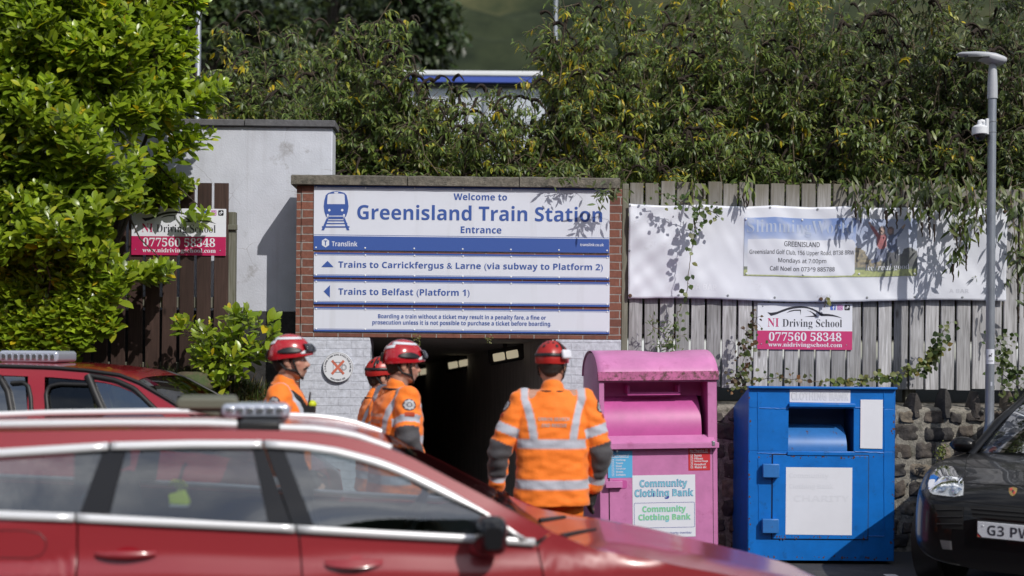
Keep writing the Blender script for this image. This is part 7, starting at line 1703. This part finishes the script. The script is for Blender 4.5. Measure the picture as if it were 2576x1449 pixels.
# ------------------------------------------------------------------ cherry laurel
def laurel(root, tips, dirs, g, size=0.128, nl=(7, 12), yellow=0.07):
    """whorls of glossy leaves round each shoot tip"""
    P_, A_, U_, L_2, W_2, C_ = [], [], [], [], [], []
    for t_, d_ in zip(tips, dirs):
        n = g.integers(*nl); a1 = np.cross(d_, [0.3, 0.2, 1.0]); a1 /= np.linalg.norm(a1); a2 = np.cross(d_, a1); ph = g.random() * 6.28; tone = g.normal() * 0.14; big = g.choice([0.72, 0.9, 1.05, 1.2])
        for i in range(n):
            f = i / n; a = ph + i * 2.4; o = a1 * cos(a) + a2 * sin(a); sp = 0.45 + 1.1 * f
            ax = d_ * (1.0 - 0.35 * f) + o * sp + np.array([0, 0, 0.12 - 0.25 * f]) + g.normal(size=3) * 0.12; ax /= np.linalg.norm(ax)
            P_.append(t_ - d_ * (0.15 * f * size / 0.12)); A_.append(ax); u_ = d_ * 0.7 + np.array([0.2, -0.55, 0.6]) - ax * 0.1 + g.normal(size=3) * 0.15; U_.append(u_)
            s_ = size * big * (0.55 + 0.5 * f ** 0.5) * g.uniform(0.75, 1.25); L_2.append(s_); W_2.append(s_ * g.uniform(0.40, 0.50))
            r_ = g.random()
            if r_ < yellow * 0.35: c_ = (0.50, 0.38, 0.02)
            elif r_ < yellow: c_ = (0.34, 0.36, 0.03)
            elif f < 0.25: c_ = (0.24, 0.33, 0.022)
            else: c_ = (0.135, 0.205, 0.016) if r_ < 0.55 else (0.20, 0.265, 0.02)
            C_.append(np.array(c_) * 1.12 * (1 + tone + g.normal() * 0.12))
    P_, A_, U_, L_2, W_2, C_ = map(lambda q: np.array(q, np.float32), (P_, A_, U_, L_2, W_2, C_))
    return leaf_mesh('foliage', P_, A_, U_, L_2, W_2, C_.clip(0.005, 1), M_laurel, root, prof=(0.46, 0.86, 1.0, 0.78), droop=g.uniform(0.03, 0.32, len(P_)), fold=0.20)
def branches(root, base, tips, g, r0=0.03, hubs=9, name='branches'):
    mb = MB(); tips = np.array(tips); base = np.array(base)
    idx = g.choice(len(tips), min(hubs, len(tips)), replace=False); hub = base + (tips[idx] - base) * g.uniform(0.55, 0.8, (len(idx), 1)); hub[:, 1] += 0.1
    for h in hub:
        m1 = base * 0.6 + h * 0.4 + g.normal(size=3) * 0.06; m2 = base * 0.25 + h * 0.75 + g.normal(size=3) * 0.05; mb.tube([base + g.normal(size=3) * np.array([.06, .05, 0]), m1, m2, h], [r0, r0 * 0.75, r0 * 0.55, r0 * 0.4], 7)
    for t_ in tips:
        h = hub[np.argmin(np.linalg.norm(hub - t_, axis=1))]; m_ = h * 0.45 + t_ * 0.55 + g.normal(size=3) * 0.04 + np.array([0, 0, -0.03]); mb.tube([h, m_, t_], [r0 * 0.3, r0 * 0.2, 0.004], 5)
    return mb.build(name, M_bark, root, angle=60)
g = np.random.default_rng(5)
poly = [(-260, -160), (540, -160), (525, 0), (472, 60), (505, 130), (462, 172), (500, 215), (565, 205), (550, 228), (490, 255), (425, 280), (470, 305), (500, 315), (470, 350), (415, 375), (360, 395), (355, 420), (440, 440), (405, 465), (450, 480), (430, 505), (380, 505), (310, 520), (275, 545), (280, 575), (272, 600), (285, 622), (280, 640), (350, 672), (415, 668), (385, 692), (300, 720), (265, 760), (290, 795), (255, 825), (205, 840), (190, 870), (165, 905), (110, 900), (60, 915), (-260, 915)]
tips, dirs = [], []
cand = np.stack([g.uniform(-260, 605, 9000), g.uniform(-160, 930, 9000)], 1); cand = cand[inside(poly, cand[:, 0], cand[:, 1])]
for px, py in cand[:3900]:
    edge = np.clip((560 - px) / 400, 0, 1); lump = noise.noise(Vector((px * 0.006, py * 0.008, 3)))
    hole = noise.noise(Vector((px * 0.010 + 7, py * 0.013, 9)))
    if hole > 0.30 and 120 < px < 430 and 250 < py < 620 and g.random() < 0.75: continue
    if (px - 330) ** 2 / 120 ** 2 + (py - 345) ** 2 / 60 ** 2 < 1 and g.random() < 0.8: continue
    Y = 11.15 - 0.75 * edge - 0.35 * lump + g.uniform(-0.1, 0.55) * (0.4 + 0.6 * edge)
    if px > 330: Y += 0.5 * min(1, (px - 330) / 90)
    if px > 350 and py > 390: Y = 11.6
    Y = min(Y, 11.62)
    if py > 640: Y = max(Y, 10.7 - 0.0)
    p = P(px, py, Y); tips.append(np.array(p)); dx = (px - 150) / 400
    d = np.array([0.35 * dx + g.normal() * 0.35, -0.62 + g.normal() * 0.25, 0.62 + g.normal() * 0.28])
    if px > 420: d = np.array([0.85, -0.25 + g.normal() * 0.25, 0.38 + g.normal() * 0.2])
    dirs.append(d / np.linalg.norm(d))
# the long side shoots reaching over the wall and the board
def spray(pxs, Y, n, sp=9):
    for _ in range(n):
        k = g.random() * (len(pxs) - 1); i = int(k); f = k - i; x = pxs[i][0] * (1 - f) + pxs[i + 1][0] * f; y = pxs[i][1] * (1 - f) + pxs[i + 1][1] * f
        p = P(x + g.normal() * sp, y + g.normal() * sp * 0.7, Y + g.normal() * 0.08); dd = Vector((pxs[-1][0] - pxs[0][0], 0, -(pxs[-1][1] - pxs[0][1]))).normalized()
        tips.append(np.array(p)); d = np.array(dd) * 0.8 + np.array([0, -0.35, 0.45]) + g.normal(size=3) * 0.25; dirs.append(d / np.linalg.norm(d))
spray([(440, 275), (520, 240), (598, 203)], 11.3, 16, 8); spray([(400, 380), (470, 350), (540, 318)], 11.5, 22, 10); spray([(380, 462), (450, 458), (505, 466)], 11.64, 9, 6)
spray([(440, 536), (480, 532), (545, 540)], 11.66, 3, 2); spray([(340, 690), (400, 675), (445, 662)], 11.3, 12, 7)
base = P(120, 900, 11.45); base.z = 1.2
lr = empty('laurel_bush', 'large glossy yellow-green laurel bush covering the left side above the far red car', 'bush', (base.x, base.y, 1.2))
off = np.array(lr.location); tl = np.array(tips) - off
laurel(lr, tl, np.array(dirs), g)
branches(lr, (0.0, 0, 0.0), tl[g.choice(len(tl), 420, replace=False)], g, 0.035, 26)

def small_laurel(label, poly, Y0, Y1, n, base_px, seed, size=0.12):
    g = np.random.default_rng(seed); xs = [p[0] for p in poly]; ys = [p[1] for p in poly]; tp, dr = [], []
    cx, cy = np.mean(xs), np.mean(ys)
    while len(tp) < n:
        px, py = g.uniform(min(xs), max(xs)), g.uniform(min(ys), max(ys))
        if not inside(poly, np.array([px]), np.array([py]))[0]: continue
        Y = g.uniform(Y0, Y1); p = P(px, py, Y); tp.append(np.array(p)); d = np.array([(px - cx) / 160 + g.normal() * 0.3, -0.5 + g.normal() * 0.25, 0.75 - (py - cy) / 260 + g.normal() * 0.2]); dr.append(d / np.linalg.norm(d))
    b = P(*base_px, (Y0 + Y1) / 2 + 0.1); root = empty('laurel_bush', label, 'bush', b); tl = np.array(tp) - np.array(b)
    laurel(root, tl, np.array(dr), g, size, (6, 10), 0.08); branches(root, (0, 0, -0.06), tl, g, 0.012, 6); return root
small_laurel('small laurel bush on the bank between the brown fence and the brick pier', [(432, 808), (470, 775), (505, 800), (545, 810), (590, 768), (640, 790), (698, 778), (700, 830), (680, 880), (650, 905), (610, 900), (610, 950), (560, 985), (525, 960), (490, 955), (480, 905), (490, 880), (455, 850)], 10.9, 11.5, 105, (570, 985), 31)
small_laurel('tiny laurel seedling on the bank under the small laurel bush', [(418, 968), (440, 950), (468, 962), (470, 985), (440, 1000), (420, 990)], 10.85, 11.05, 8, (442, 1003), 33, 0.09)

# ------------------------------------------------------------------ buddleia thicket on the embankment
GREENS = [(0.10, 0.155, 0.036), (0.155, 0.22, 0.046), (0.066, 0.105, 0.028), (0.22, 0.27, 0.062)]
def buddleia(label, px, Y, top_py, half_px, n_stem, seed, yel=0.04, dark=1.0, dens=1.0, hang=None, m_=None, z0=None, size=1.0, spikes=70):
    g = np.random.default_rng(seed); b = Vector((Xat(px, Y), Y, z0 if z0 is not None else 2.3 + 0.18 * (Y - 12.6)))
    ztop = Zat(top_py, Y); hw = half_px / F * Y; root = empty('buddleia_bush', label, 'bush', b, group='bushes behind the fences')
    P_, A_, U_, L2, W2, C2, D2 = [], [], [], [], [], [], []; st = MB(); sk = MB()
    for i in range(n_stem):
        a = g.uniform(-1, 1); dep = g.uniform(-0.55, 0.6); H = (ztop - b.z) * (1 - 0.55 * abs(a) ** 2.2) * g.uniform(0.45, 1.03)
        tip = np.array([a * hw * 1.05, dep, H]); mid = tip * np.array([0.45, 0.5, 0.62]) + g.normal(size=3) * 0.2; p0 = np.array([a * 0.25 * hw + g.normal() * 0.06, dep * 0.3, 0.0])
        over = np.array([np.sign(a) * 0.18 + g.normal() * 0.15, -0.12 + g.normal() * 0.12, -0.05]); pts = []
        for t_ in np.linspace(0, 1, 9):
            q = (1 - t_) ** 2 * p0 + 2 * t_ * (1 - t_) * mid + t_ * t_ * tip + over * max(0, t_ - 0.6) ** 2 * 3; pts.append(q)
        pts = np.array(pts) + np.array([[0.05 * noise.noise(Vector((seed + i, k_ * 0.9, 1))), 0.05 * noise.noise(Vector((seed + i, k_ * 0.9, 7))), 0] for k_ in range(9)]) * 2; st.tube(pts, np.linspace(0.013, 0.003, 9) * g.uniform(0.7, 1.2), 5)
        for k in range(int(22 * dens)):
            t_ = g.uniform(0.12, 1.0); x = t_ * 8; j = min(int(x), 7); q = pts[j] + (pts[j + 1] - pts[j]) * (x - j)
            d = rvec(1, g)[0] * np.array([1, 1, 0.5]) + np.array([0, -0.25, 0.35]); d /= np.linalg.norm(d); ln = g.uniform(0.12, 0.38) * (1.2 - 0.4 * t_) * size
            e = q + d * ln + np.array([0, 0, -0.22 * ln]); m2 = q + d * ln * 0.55 + np.array([0, 0, 0.04]); st.tube([q, m2, e], [0.0045, 0.0032, 0.002], 4, cap=False)
            yb = g.random() < yel * 2.2
            nl = g.integers(5, 9)
            for r_ in range(nl):
                f = (r_ + 0.5) / nl; s_ = q * (1 - f) + e * f + np.array([0, 0, 0.04 * 4 * f * (1 - f)])
                for sgn in (-1, 1):
                    o = np.cross(d, rvec(1, g)[0]); o /= np.linalg.norm(o) + 1e-6
                    ax = d * 0.5 + o * 0.7 * sgn + np.array([0, -0.1, -0.45]) + g.normal(size=3) * 0.2
                    L_3 = g.uniform(0.06, 0.128) * (1 - 0.35 * f) * size; P_.append(s_); A_.append(ax); U_.append(np.array([0, -0.45, 1.0]) + g.normal(size=3) * 0.35); L2.append(L_3); W2.append(L_3 * g.uniform(0.24, 0.37)); D2.append(g.uniform(0.15, 0.8))
                    if yb and g.random() < 0.6 or g.random() < yel * 0.35: c_ = np.array([(0.50, 0.40, 0.02), (0.36, 0.37, 0.05), (0.46, 0.33, 0.02)][g.integers(3)])
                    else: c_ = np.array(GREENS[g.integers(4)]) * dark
                    C2.append(c_ * (1 + 0.2 * g.normal()))
        if g.random() < spikes / n_stem * 0.9:
            for _ in range(g.integers(1, 4)):
                q = pts[-1] if g.random() < 0.5 else pts[g.integers(5, 9)]; ln = g.uniform(0.11, 0.24) * size; d = rvec(1, g)[0] * np.array([1, 0.8, 0.4]) + np.array([0, -0.1, 0.15]); d /= np.linalg.norm(d)
                pp, rr3 = [], []
                for u_ in np.linspace(0, 1, 9): pp.append(q + d * ln * u_ + np.array([0, 0, 0.03 * sin(u_ * 3) - ln * 0.75 * u_ * u_]) + g.normal(size=3) * 0.002); rr3.append(0.0175 * (1 - 0.8 * u_ ** 1.5) * g.uniform(0.7, 1.25) * size + 0.002)
                sk.tube(pp, rr3, 6)
    if hang:
        for hx, hy, tx, ty, Yh in hang:                                   # arching sprays that hang over the fence
            a_, c_ = np.array(P(hx, hy, Yh + 0.25)), np.array(P(tx, ty, Yh)); m_a = (a_ + c_) / 2 + np.array([0, -0.05, 0.10]); pts = np.array([(1 - t_) ** 2 * a_ + 2 * t_ * (1 - t_) * m_a + t_ * t_ * c_ for t_ in np.linspace(0, 1, 9)]) - np.array(b); st.tube(pts, np.linspace(0.006, 0.002, 9), 5)
            L_ = np.linalg.norm(c_ - a_)
            for _ in range(int(20 * L_ / 0.5)):
                t_ = g.uniform(0.1, 1); q = pts[int(t_ * 8)]; P_.append(q + g.normal(size=3) * 0.035); A_.append(np.array([g.normal() * 0.7, -0.25 + g.normal() * 0.3, -0.75])); U_.append(np.array([g.normal() * 0.4, -0.8, 0.6])); l3 = g.uniform(0.08, 0.145); L2.append(l3); W2.append(l3 * g.uniform(0.22, 0.3)); D2.append(g.uniform(0, 0.35)); C2.append(np.array(GREENS[g.integers(4)]) * (1.0 if dark > 0.95 else 0.6 if dark > 0.7 else dark) * (1 + 0.2 * g.normal()))  # hanging leaves of the darker bushes have shade put into their colour
            for _ in range(3):
                q = pts[g.integers(4, 9)] + g.normal(size=3) * 0.03; ln = g.uniform(0.10, 0.17); pp = [q + np.array([g.normal() * 0.004, -0.02 * u_, -ln * u_]) for u_ in np.linspace(0, 1, 7)]; sk.tube(pp, [0.010 * (1 - 0.7 * u_) * g.uniform(0.8, 1.2) + 0.002 for u_ in np.linspace(0, 1, 7)], 6)
    f32 = lambda q: np.array(q, np.float32)
    leaf_mesh('foliage', f32(P_), f32(A_), f32(U_), f32(L2), f32(W2), f32(C2).clip(0.004, 1), m_ or M_budd, root, prof=(0.9, 0.85), droop=f32(D2), fold=0.2)
    st.build('stems', M_twig, root, angle=60)
    if sk.v: tag(sk.build('seed_heads', M_spike, root, angle=60), kind='stuff')
    return root
B_ = buddleia
B_('tall straggly buddleia with yellowing tips beside the laurel', 560, 13.4, 10, 110, 26, 41, yel=0.16, size=1.0)
B_('dark green buddleia above the left end of the rendered wall', 690, 13.6, 70, 150, 42, 42, yel=0.02, dark=0.85)
B_('big buddleia full of brown seed heads above the rendered wall coping', 900, 13.3, 15, 210, 70, 43, yel=0.03, spikes=110)
B_('leaning buddleia left of the gap in front of the shelter', 1050, 13.0, 115, 170, 62, 44, yel=0.03, spikes=80)
B_('low buddleia right behind the brick wall coping, below the gap', 1150, 12.75, 255, 190, 62, 45, yel=0.05, size=0.85)
B_('low buddleia in front of the shelter, right of the gap', 1290, 12.9, 215, 120, 44, 46, yel=0.06, size=0.9)
B_('tall yellow-flecked buddleia at the right side of the gap', 1420, 13.3, 20, 130, 54, 47, yel=0.15, spikes=90)
B_('pale green buddleia behind the right half of the brick wall', 1600, 13.2, -40, 170, 66, 48, yel=0.09, spikes=90)
B_('low bushy buddleia just over the right end of the coping', 1500, 12.7, 300, 190, 46, 49, yel=0.05, size=0.85)
B_('broad buddleia with bare trunk behind the left part of the grey fence', 1840, 13.2, -60, 190, 66, 50, yel=0.04, spikes=80, hang=[(1740, 450, 1745, 530, 11.75), (1880, 440, 1870, 500, 11.8)])
B_('low leafy buddleia leaning on the grey fence top', 1780, 12.65, 290, 190, 46, 51, yel=0.04, size=0.9)
B_('bushy buddleia behind the middle of the grey fence', 2060, 13.1, -60, 190, 70, 52, yel=0.03, dark=0.85, spikes=70)
B_('buddleia with sprays hanging over the white banner', 2200, 12.7, 250, 200, 56, 53, yel=0.02, dark=0.9, hang=[(2130, 450, 2168, 545, 11.72), (2180, 445, 2190, 515, 11.75), (2250, 445, 2255, 520, 11.7), (2360, 445, 2375, 530, 11.7), (2420, 445, 2440, 560, 11.65), (2465, 450, 2480, 560, 11.7), (2290, 445, 2330, 540, 11.7), (2390, 445, 2405, 520, 11.7),  (2215, 440, 2225, 535, 11.7), (2270, 450, 2285, 545, 11.58), (2310, 450, 2315, 565, 11.6), (2340, 450, 2350, 560, 11.6), (2380, 440, 2400, 600, 11.6), (2400, 470, 2430, 640, 11.6), (2450, 480, 2455, 590, 11.6), (2420, 600, 2395, 690, 11.65)])
B_('dark dense buddleia behind the street lamp', 2330, 13.0, -80, 220, 78, 54, yel=0.015, dark=0.6, m_=M_budd_d)  # darker plants at the right, with shade also put into the leaf colour
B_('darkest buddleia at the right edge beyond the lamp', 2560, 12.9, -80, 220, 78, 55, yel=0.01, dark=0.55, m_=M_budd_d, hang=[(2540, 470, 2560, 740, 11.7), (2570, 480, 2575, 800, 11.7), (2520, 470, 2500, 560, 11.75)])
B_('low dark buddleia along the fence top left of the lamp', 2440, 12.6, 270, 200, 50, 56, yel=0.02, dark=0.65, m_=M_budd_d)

B_('tall back-row buddleia above the pale green one, reaching the top of view', 1700, 15.2, -120, 190, 60, 57, yel=0.05, z0=2.75, spikes=50)
B_('tall back-row buddleia above the broad one with the bare trunk', 1960, 15.4, -130, 200, 64, 58, yel=0.04, z0=2.75, spikes=50)
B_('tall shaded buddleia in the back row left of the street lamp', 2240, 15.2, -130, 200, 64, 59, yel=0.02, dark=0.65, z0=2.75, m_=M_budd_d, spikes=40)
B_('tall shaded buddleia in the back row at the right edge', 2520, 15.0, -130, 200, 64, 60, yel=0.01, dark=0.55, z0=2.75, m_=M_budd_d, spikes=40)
B_('back-row buddleia between the laurel and the dark trees', 760, 15.5, 60, 200, 54, 66, yel=0.03, z0=2.75, dark=0.8, spikes=40)
B_('dense bush filling the back row between the pale green buddleia and the gap', 1530, 15.0, -20, 150, 50, 67, yel=0.05, z0=2.75, dark=0.8, spikes=40)
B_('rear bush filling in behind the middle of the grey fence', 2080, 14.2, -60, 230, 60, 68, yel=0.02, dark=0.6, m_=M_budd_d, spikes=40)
# ------------------------------------------------------------------ trees farther back
def tree(label, px, Y, top_py, bot_py, half_px, n, seed, col, ls=0.22):
    g = np.random.default_rng(seed); zt, zb = Zat(top_py, Y), Zat(bot_py, Y); hw = half_px / F * Y; zc = (zt + zb) / 2; hh = (zt - zb) / 2
    root = empty('tree', label, 'tree', (Xat(px, Y), Y, 2.7), group='trees beyond the platform'); mb = MB(); nb = 34; cen = []
    for i in range(nb):
        d = rvec(1, g)[0]; cen.append(np.array([d[0] * hw * 0.75, d[1] * hw * 0.75, zc - 2.7 + d[2] * hh * 0.75]) * 1.0)
    mb.tube([(0, 0, 0), (0.1, 0, zb - 2.7), (0.05, 0.1, zc - 2.7), (0, 0, zt - 3.5)], [0.28, 0.22, 0.14, 0.04], 10)
    for c_ in cen: mb.tube([(0.05, 0, max(0.5, zb - 2.7 + 0.3 * hh)), c_ * 0.5 + np.array([0, 0, (zb - 2.7) * 0.5]), c_], [0.09, 0.05, 0.015], 6)
    mb.build('trunk', M_bark, root)
    cen = np.array(cen); idx = g.integers(0, nb, n); rad = g.uniform(0.28, 0.42, nb)[idx] * hw
    P_ = cen[idx] + rvec(n, g) * (rad * g.random(n) ** 0.4)[:, None]; A_ = rvec(n, g) + np.array([0, -0.2, -0.4]); U_ = rvec(n, g) * 0.6 + np.array([0, -0.3, 1.0]); L3 = g.uniform(0.7, 1.3, n) * ls
    leaf_mesh('crown', P_.astype(np.float32), A_, U_, L3, L3 * 0.5, pick([col, tuple(np.array(col) * 0.6), tuple(np.array(col) * 1.5)], (3, 2, 1), n, g).clip(0.003, 1), M_budd_d, root, prof=(0.9, 0.8), droop=0.2)
tree('dark leafy tree behind the buddleias, left one', 620, 27, -60, 300, 150, 5200, 61, (0.030, 0.050, 0.018))
tree('dark leafy tree behind the tallest buddleia above the rendered wall', 830, 29, -120, 280, 150, 5200, 62, (0.026, 0.044, 0.016))
tree('dark leafy tree next to the hill gap', 1040, 28, -60, 260, 120, 4200, 63, (0.034, 0.056, 0.020))
tree('pale green tree behind the laurel', 470, 25, -80, 330, 120, 4000, 64, (0.05, 0.075, 0.025))

# ------------------------------------------------------------------ climbers and weeds on the fence and the stone wall
def vine(name, label, cat, path, Y, n, seed, cols, size=0.055, spread=7, m_=None, width=0.85, stem=0.0035, berries=0):
    g = np.random.default_rng(seed); pts = np.array([P(x, y, Y) for x, y in path]); b = pts[-1].copy(); root = empty(name, label, cat, b); rel = pts - b
    t = np.linspace(0, 1, len(path)); tt = np.linspace(0, 1, len(path) * 4); fine = np.stack([np.interp(tt, t, rel[:, k]) for k in range(3)], 1) + g.normal(size=(len(tt), 3)) * 0.006
    mb = MB(); mb.tube(fine, stem, 5); k_ = Y / F
    u = g.random(n); q = np.stack([np.interp(u, tt, fine[:, k]) for k in range(3)], 1) + np.stack([g.normal(size=n) * spread * k_, -np.abs(g.normal(size=n)) * 0.02 - 0.01, g.normal(size=n) * spread * k_], 1)
    for i in range(0, n, 3):
        s_ = fine[np.argmin(np.linalg.norm(fine - q[i], axis=1))]; mb.tube([s_, (s_ + q[i]) / 2 + g.normal(size=3) * 0.008, q[i]], 0.0016, 4)
    mb.build('stem', M_twig, root, angle=60)
    A_ = np.stack([g.normal(size=n) * 0.8, -0.3 + g.normal(size=n) * 0.3, -0.6 + g.normal(size=n) * 0.5], 1); U_ = np.stack([g.normal(size=n) * 0.4, -np.ones(n), 0.5 + g.normal(size=n) * 0.3], 1); L3 = g.uniform(0.6, 1.25, n) * size
    leaf_mesh('foliage', q.astype(np.float32), A_, U_, L3, L3 * width, pick(cols, [3, 2, 1][:len(cols)], n, g).clip(0.004, 1), m_ or M_vine, root, prof=(0.95, 0.8), droop=0.15)
    if berries:
        mb = MB()
        for i in range(berries): mb.ball(q[i % n] + g.normal(size=3) * 0.02, 0.008, 6, 5)
        tag(mb.build('berries', M_spike, root), kind='stuff')
IVY = [(0.075, 0.115, 0.03), (0.045, 0.08, 0.022), (0.13, 0.15, 0.04)]
vine('climbing_vine', 'thin ivy strand hanging down the left part of the white banner', 'vine', [(1762, 520), (1752, 560), (1742, 600), (1738, 640), (1733, 690), (1728, 745)], 11.72, 34, 71, IVY, 0.06, 7)
vine('climbing_vine', 'leafy bramble tangle along the banner top edge near its left end', 'vine', [(1650, 480), (1690, 500), (1740, 520), (1790, 530), (1810, 545)], 11.74, 46, 72, IVY, 0.05, 13, berries=8)
vine('climbing_vine', 'ivy strand continuing down the fence below the banner', 'vine', [(1716, 762), (1704, 790), (1706, 815), (1694, 840), (1690, 880)], 11.8, 24, 73, IVY, 0.055, 8)
vine('weed', 'feathery green weed on the fence above the pink clothing bank', 'plant', [(1640, 820), (1665, 835), (1680, 850), (1672, 890)], 11.78, 90, 74, [(0.09, 0.13, 0.03), (0.06, 0.10, 0.025)], 0.05, 20, width=0.25)
vine('bramble', 'rusty brown bramble climbing the fence between the two clothing banks', 'plant', [(1905, 800), (1880, 850), (1872, 890), (1868, 930), (1850, 970)], 11.74, 110, 75, [(0.07, 0.10, 0.025), (0.10, 0.055, 0.025), (0.05, 0.03, 0.02)], 0.045, 14, berries=10)
vine('climbing_vine', 'single small ivy sprig on the corner of the faded driving board', 'vine', [(2080, 745), (2076, 760), (2074, 772)], 11.92, 5, 76, [(0.15, 0.15, 0.04)], 0.05, 3)
vine('creeper', 'trailing creeper along the fence foot above the blue clothing bank', 'plant', [(2100, 962), (2150, 955), (2200, 950), (2260, 945), (2310, 925), (2340, 900), (2370, 872)], 11.70, 150, 77, [(0.13, 0.155, 0.04), (0.085, 0.125, 0.03), (0.19, 0.16, 0.04)], 0.055, 10)
vine('creeper', 'sparse reddish creeper along the fence foot left of the blue bank lid', 'plant', [(1830, 965), (1900, 958), (1960, 950), (2020, 958), (2080, 962)], 11.72, 60, 78, [(0.12, 0.12, 0.04), (0.15, 0.08, 0.03), (0.07, 0.10, 0.025)], 0.045, 11)
vine('climbing_vine', 'ivy hanging on the grey fence near the street lamp', 'vine', [(2385, 820), (2362, 850), (2350, 885), (2330, 915), (2300, 940)], 11.72, 50, 79, IVY, 0.055, 10)
vine('creeper', 'dark creeper tangle on the wall top right of the street lamp', 'plant', [(2510, 850), (2530, 900), (2520, 940), (2560, 970), (2600, 990)], 11.5, 130, 80, [(0.05, 0.08, 0.02), (0.08, 0.11, 0.03)], 0.055, 20)
vine('fern', 'small yellow-green fern tuft growing from the stone wall', 'plant', [(2368, 1128), (2364, 1140), (2358, 1152)], 11.45, 60, 81, [(0.13, 0.16, 0.03), (0.09, 0.12, 0.025)], 0.03, 8, width=0.5)
vine('weed', 'tiny fern on the lintel edge left of the lamps', 'plant', [(1046, 846), (1050, 853), (1056, 860)], 11.68, 26, 82, [(0.14, 0.16, 0.03)], 0.02, 6, width=0.5)
vine('weed', 'tiny fern on the lintel edge right of the other one', 'plant', [(1226, 846), (1230, 852), (1236, 856)], 11.68, 16, 83, [(0.14, 0.16, 0.03)], 0.02, 5, width=0.5)
vine('hanging_spray', 'leafy buddleia spray dangling over the top right corner of the station sign', 'plant', [(1560, 470), (1535, 480), (1515, 492), (1500, 505)], 11.6, 46, 84, [(0.07, 0.10, 0.03), (0.12, 0.14, 0.05)], 0.075, 12, width=0.28)
vine('hanging_spray', 'leafy spray lying over the coping near its right end', 'plant', [(1480, 440), (1440, 445), (1400, 452)], 11.68, 30, 85, [(0.08, 0.11, 0.03), (0.12, 0.15, 0.04)], 0.07, 9, width=0.3)

# ------------------------------------------------------------------ grass and litter on the bank
g = np.random.default_rng(91); n = 5200
px = g.uniform(330, 752, n); t_ = g.random(n); Y = 11.93 - 1.0 * t_; x = (px - CX) / F * 11.6
zt = 1.56 - 0.28 * sstep(480, 760, px); z = zt * (1 - t_ ** 2.2)
pos = np.stack([x, Y, z], 1).astype(np.float32); L3 = g.uniform(0.05, 0.17, n)
ax = np.stack([g.normal(size=n) * 0.5, -0.45 + g.normal(size=n) * 0.3, 0.8 + 0 * x], 1)
cc_ = pick([(0.055, 0.085, 0.02), (0.10, 0.11, 0.035), (0.16, 0.13, 0.06), (0.04, 0.06, 0.018)], (3, 2, 1.5, 2), n, g).clip(0.004, 1)
tag(leaf_mesh('grass', pos, ax, rvec(n, g), L3, L3 * 0.07 + 0.003, cc_, M_vine, None, prof=(0.9, 0.6), droop=0.5), kind='stuff')
n = 700; px = g.uniform(380, 750, n); t_ = g.random(n); Y = 11.93 - 1.0 * t_; x = (px - CX) / F * 11.6; z = (1.56 - 0.28 * sstep(480, 760, px)) * (1 - t_ ** 2.2) + 0.03
L3 = g.uniform(0.03, 0.07, n)
tag(leaf_mesh('fallen_leaves', np.stack([x, Y, z], 1).astype(np.float32), rvec(n, g), np.stack([g.normal(size=n) * 0.5, -0.6 + 0 * x, 1 + 0 * x], 1), L3, L3 * 0.6, pick([(0.16, 0.055, 0.02), (0.10, 0.05, 0.025), (0.20, 0.12, 0.04)], (3, 2, 1), n, g).clip(0.004, 1), M_vine, None, droop=0.2), kind='stuff')
mb = MB(); c_ = P(478, 970, 10.95)
for i in range(1):
    gg = []
    for a in range(9):
        row = []
        for j in range(13):
            th, ph = pi * a / 8, 2 * pi * (j % 12) / 12; d = Vector((sin(th) * cos(ph), sin(th) * sin(ph), cos(th))); q = 1 + 0.3 * noise.noise(d * 1.7); row.append((0.24 * d.x * q, 0.15 * d.y * q, 0.12 * d.z * q))
        gg.append(row)
    mb.grid(gg, flip=True)
o = mb.build('boulder', M_earth, None, angle=70); o.location = c_; tag(o, 'brown boulder at the foot of the brown fence', 'rock')
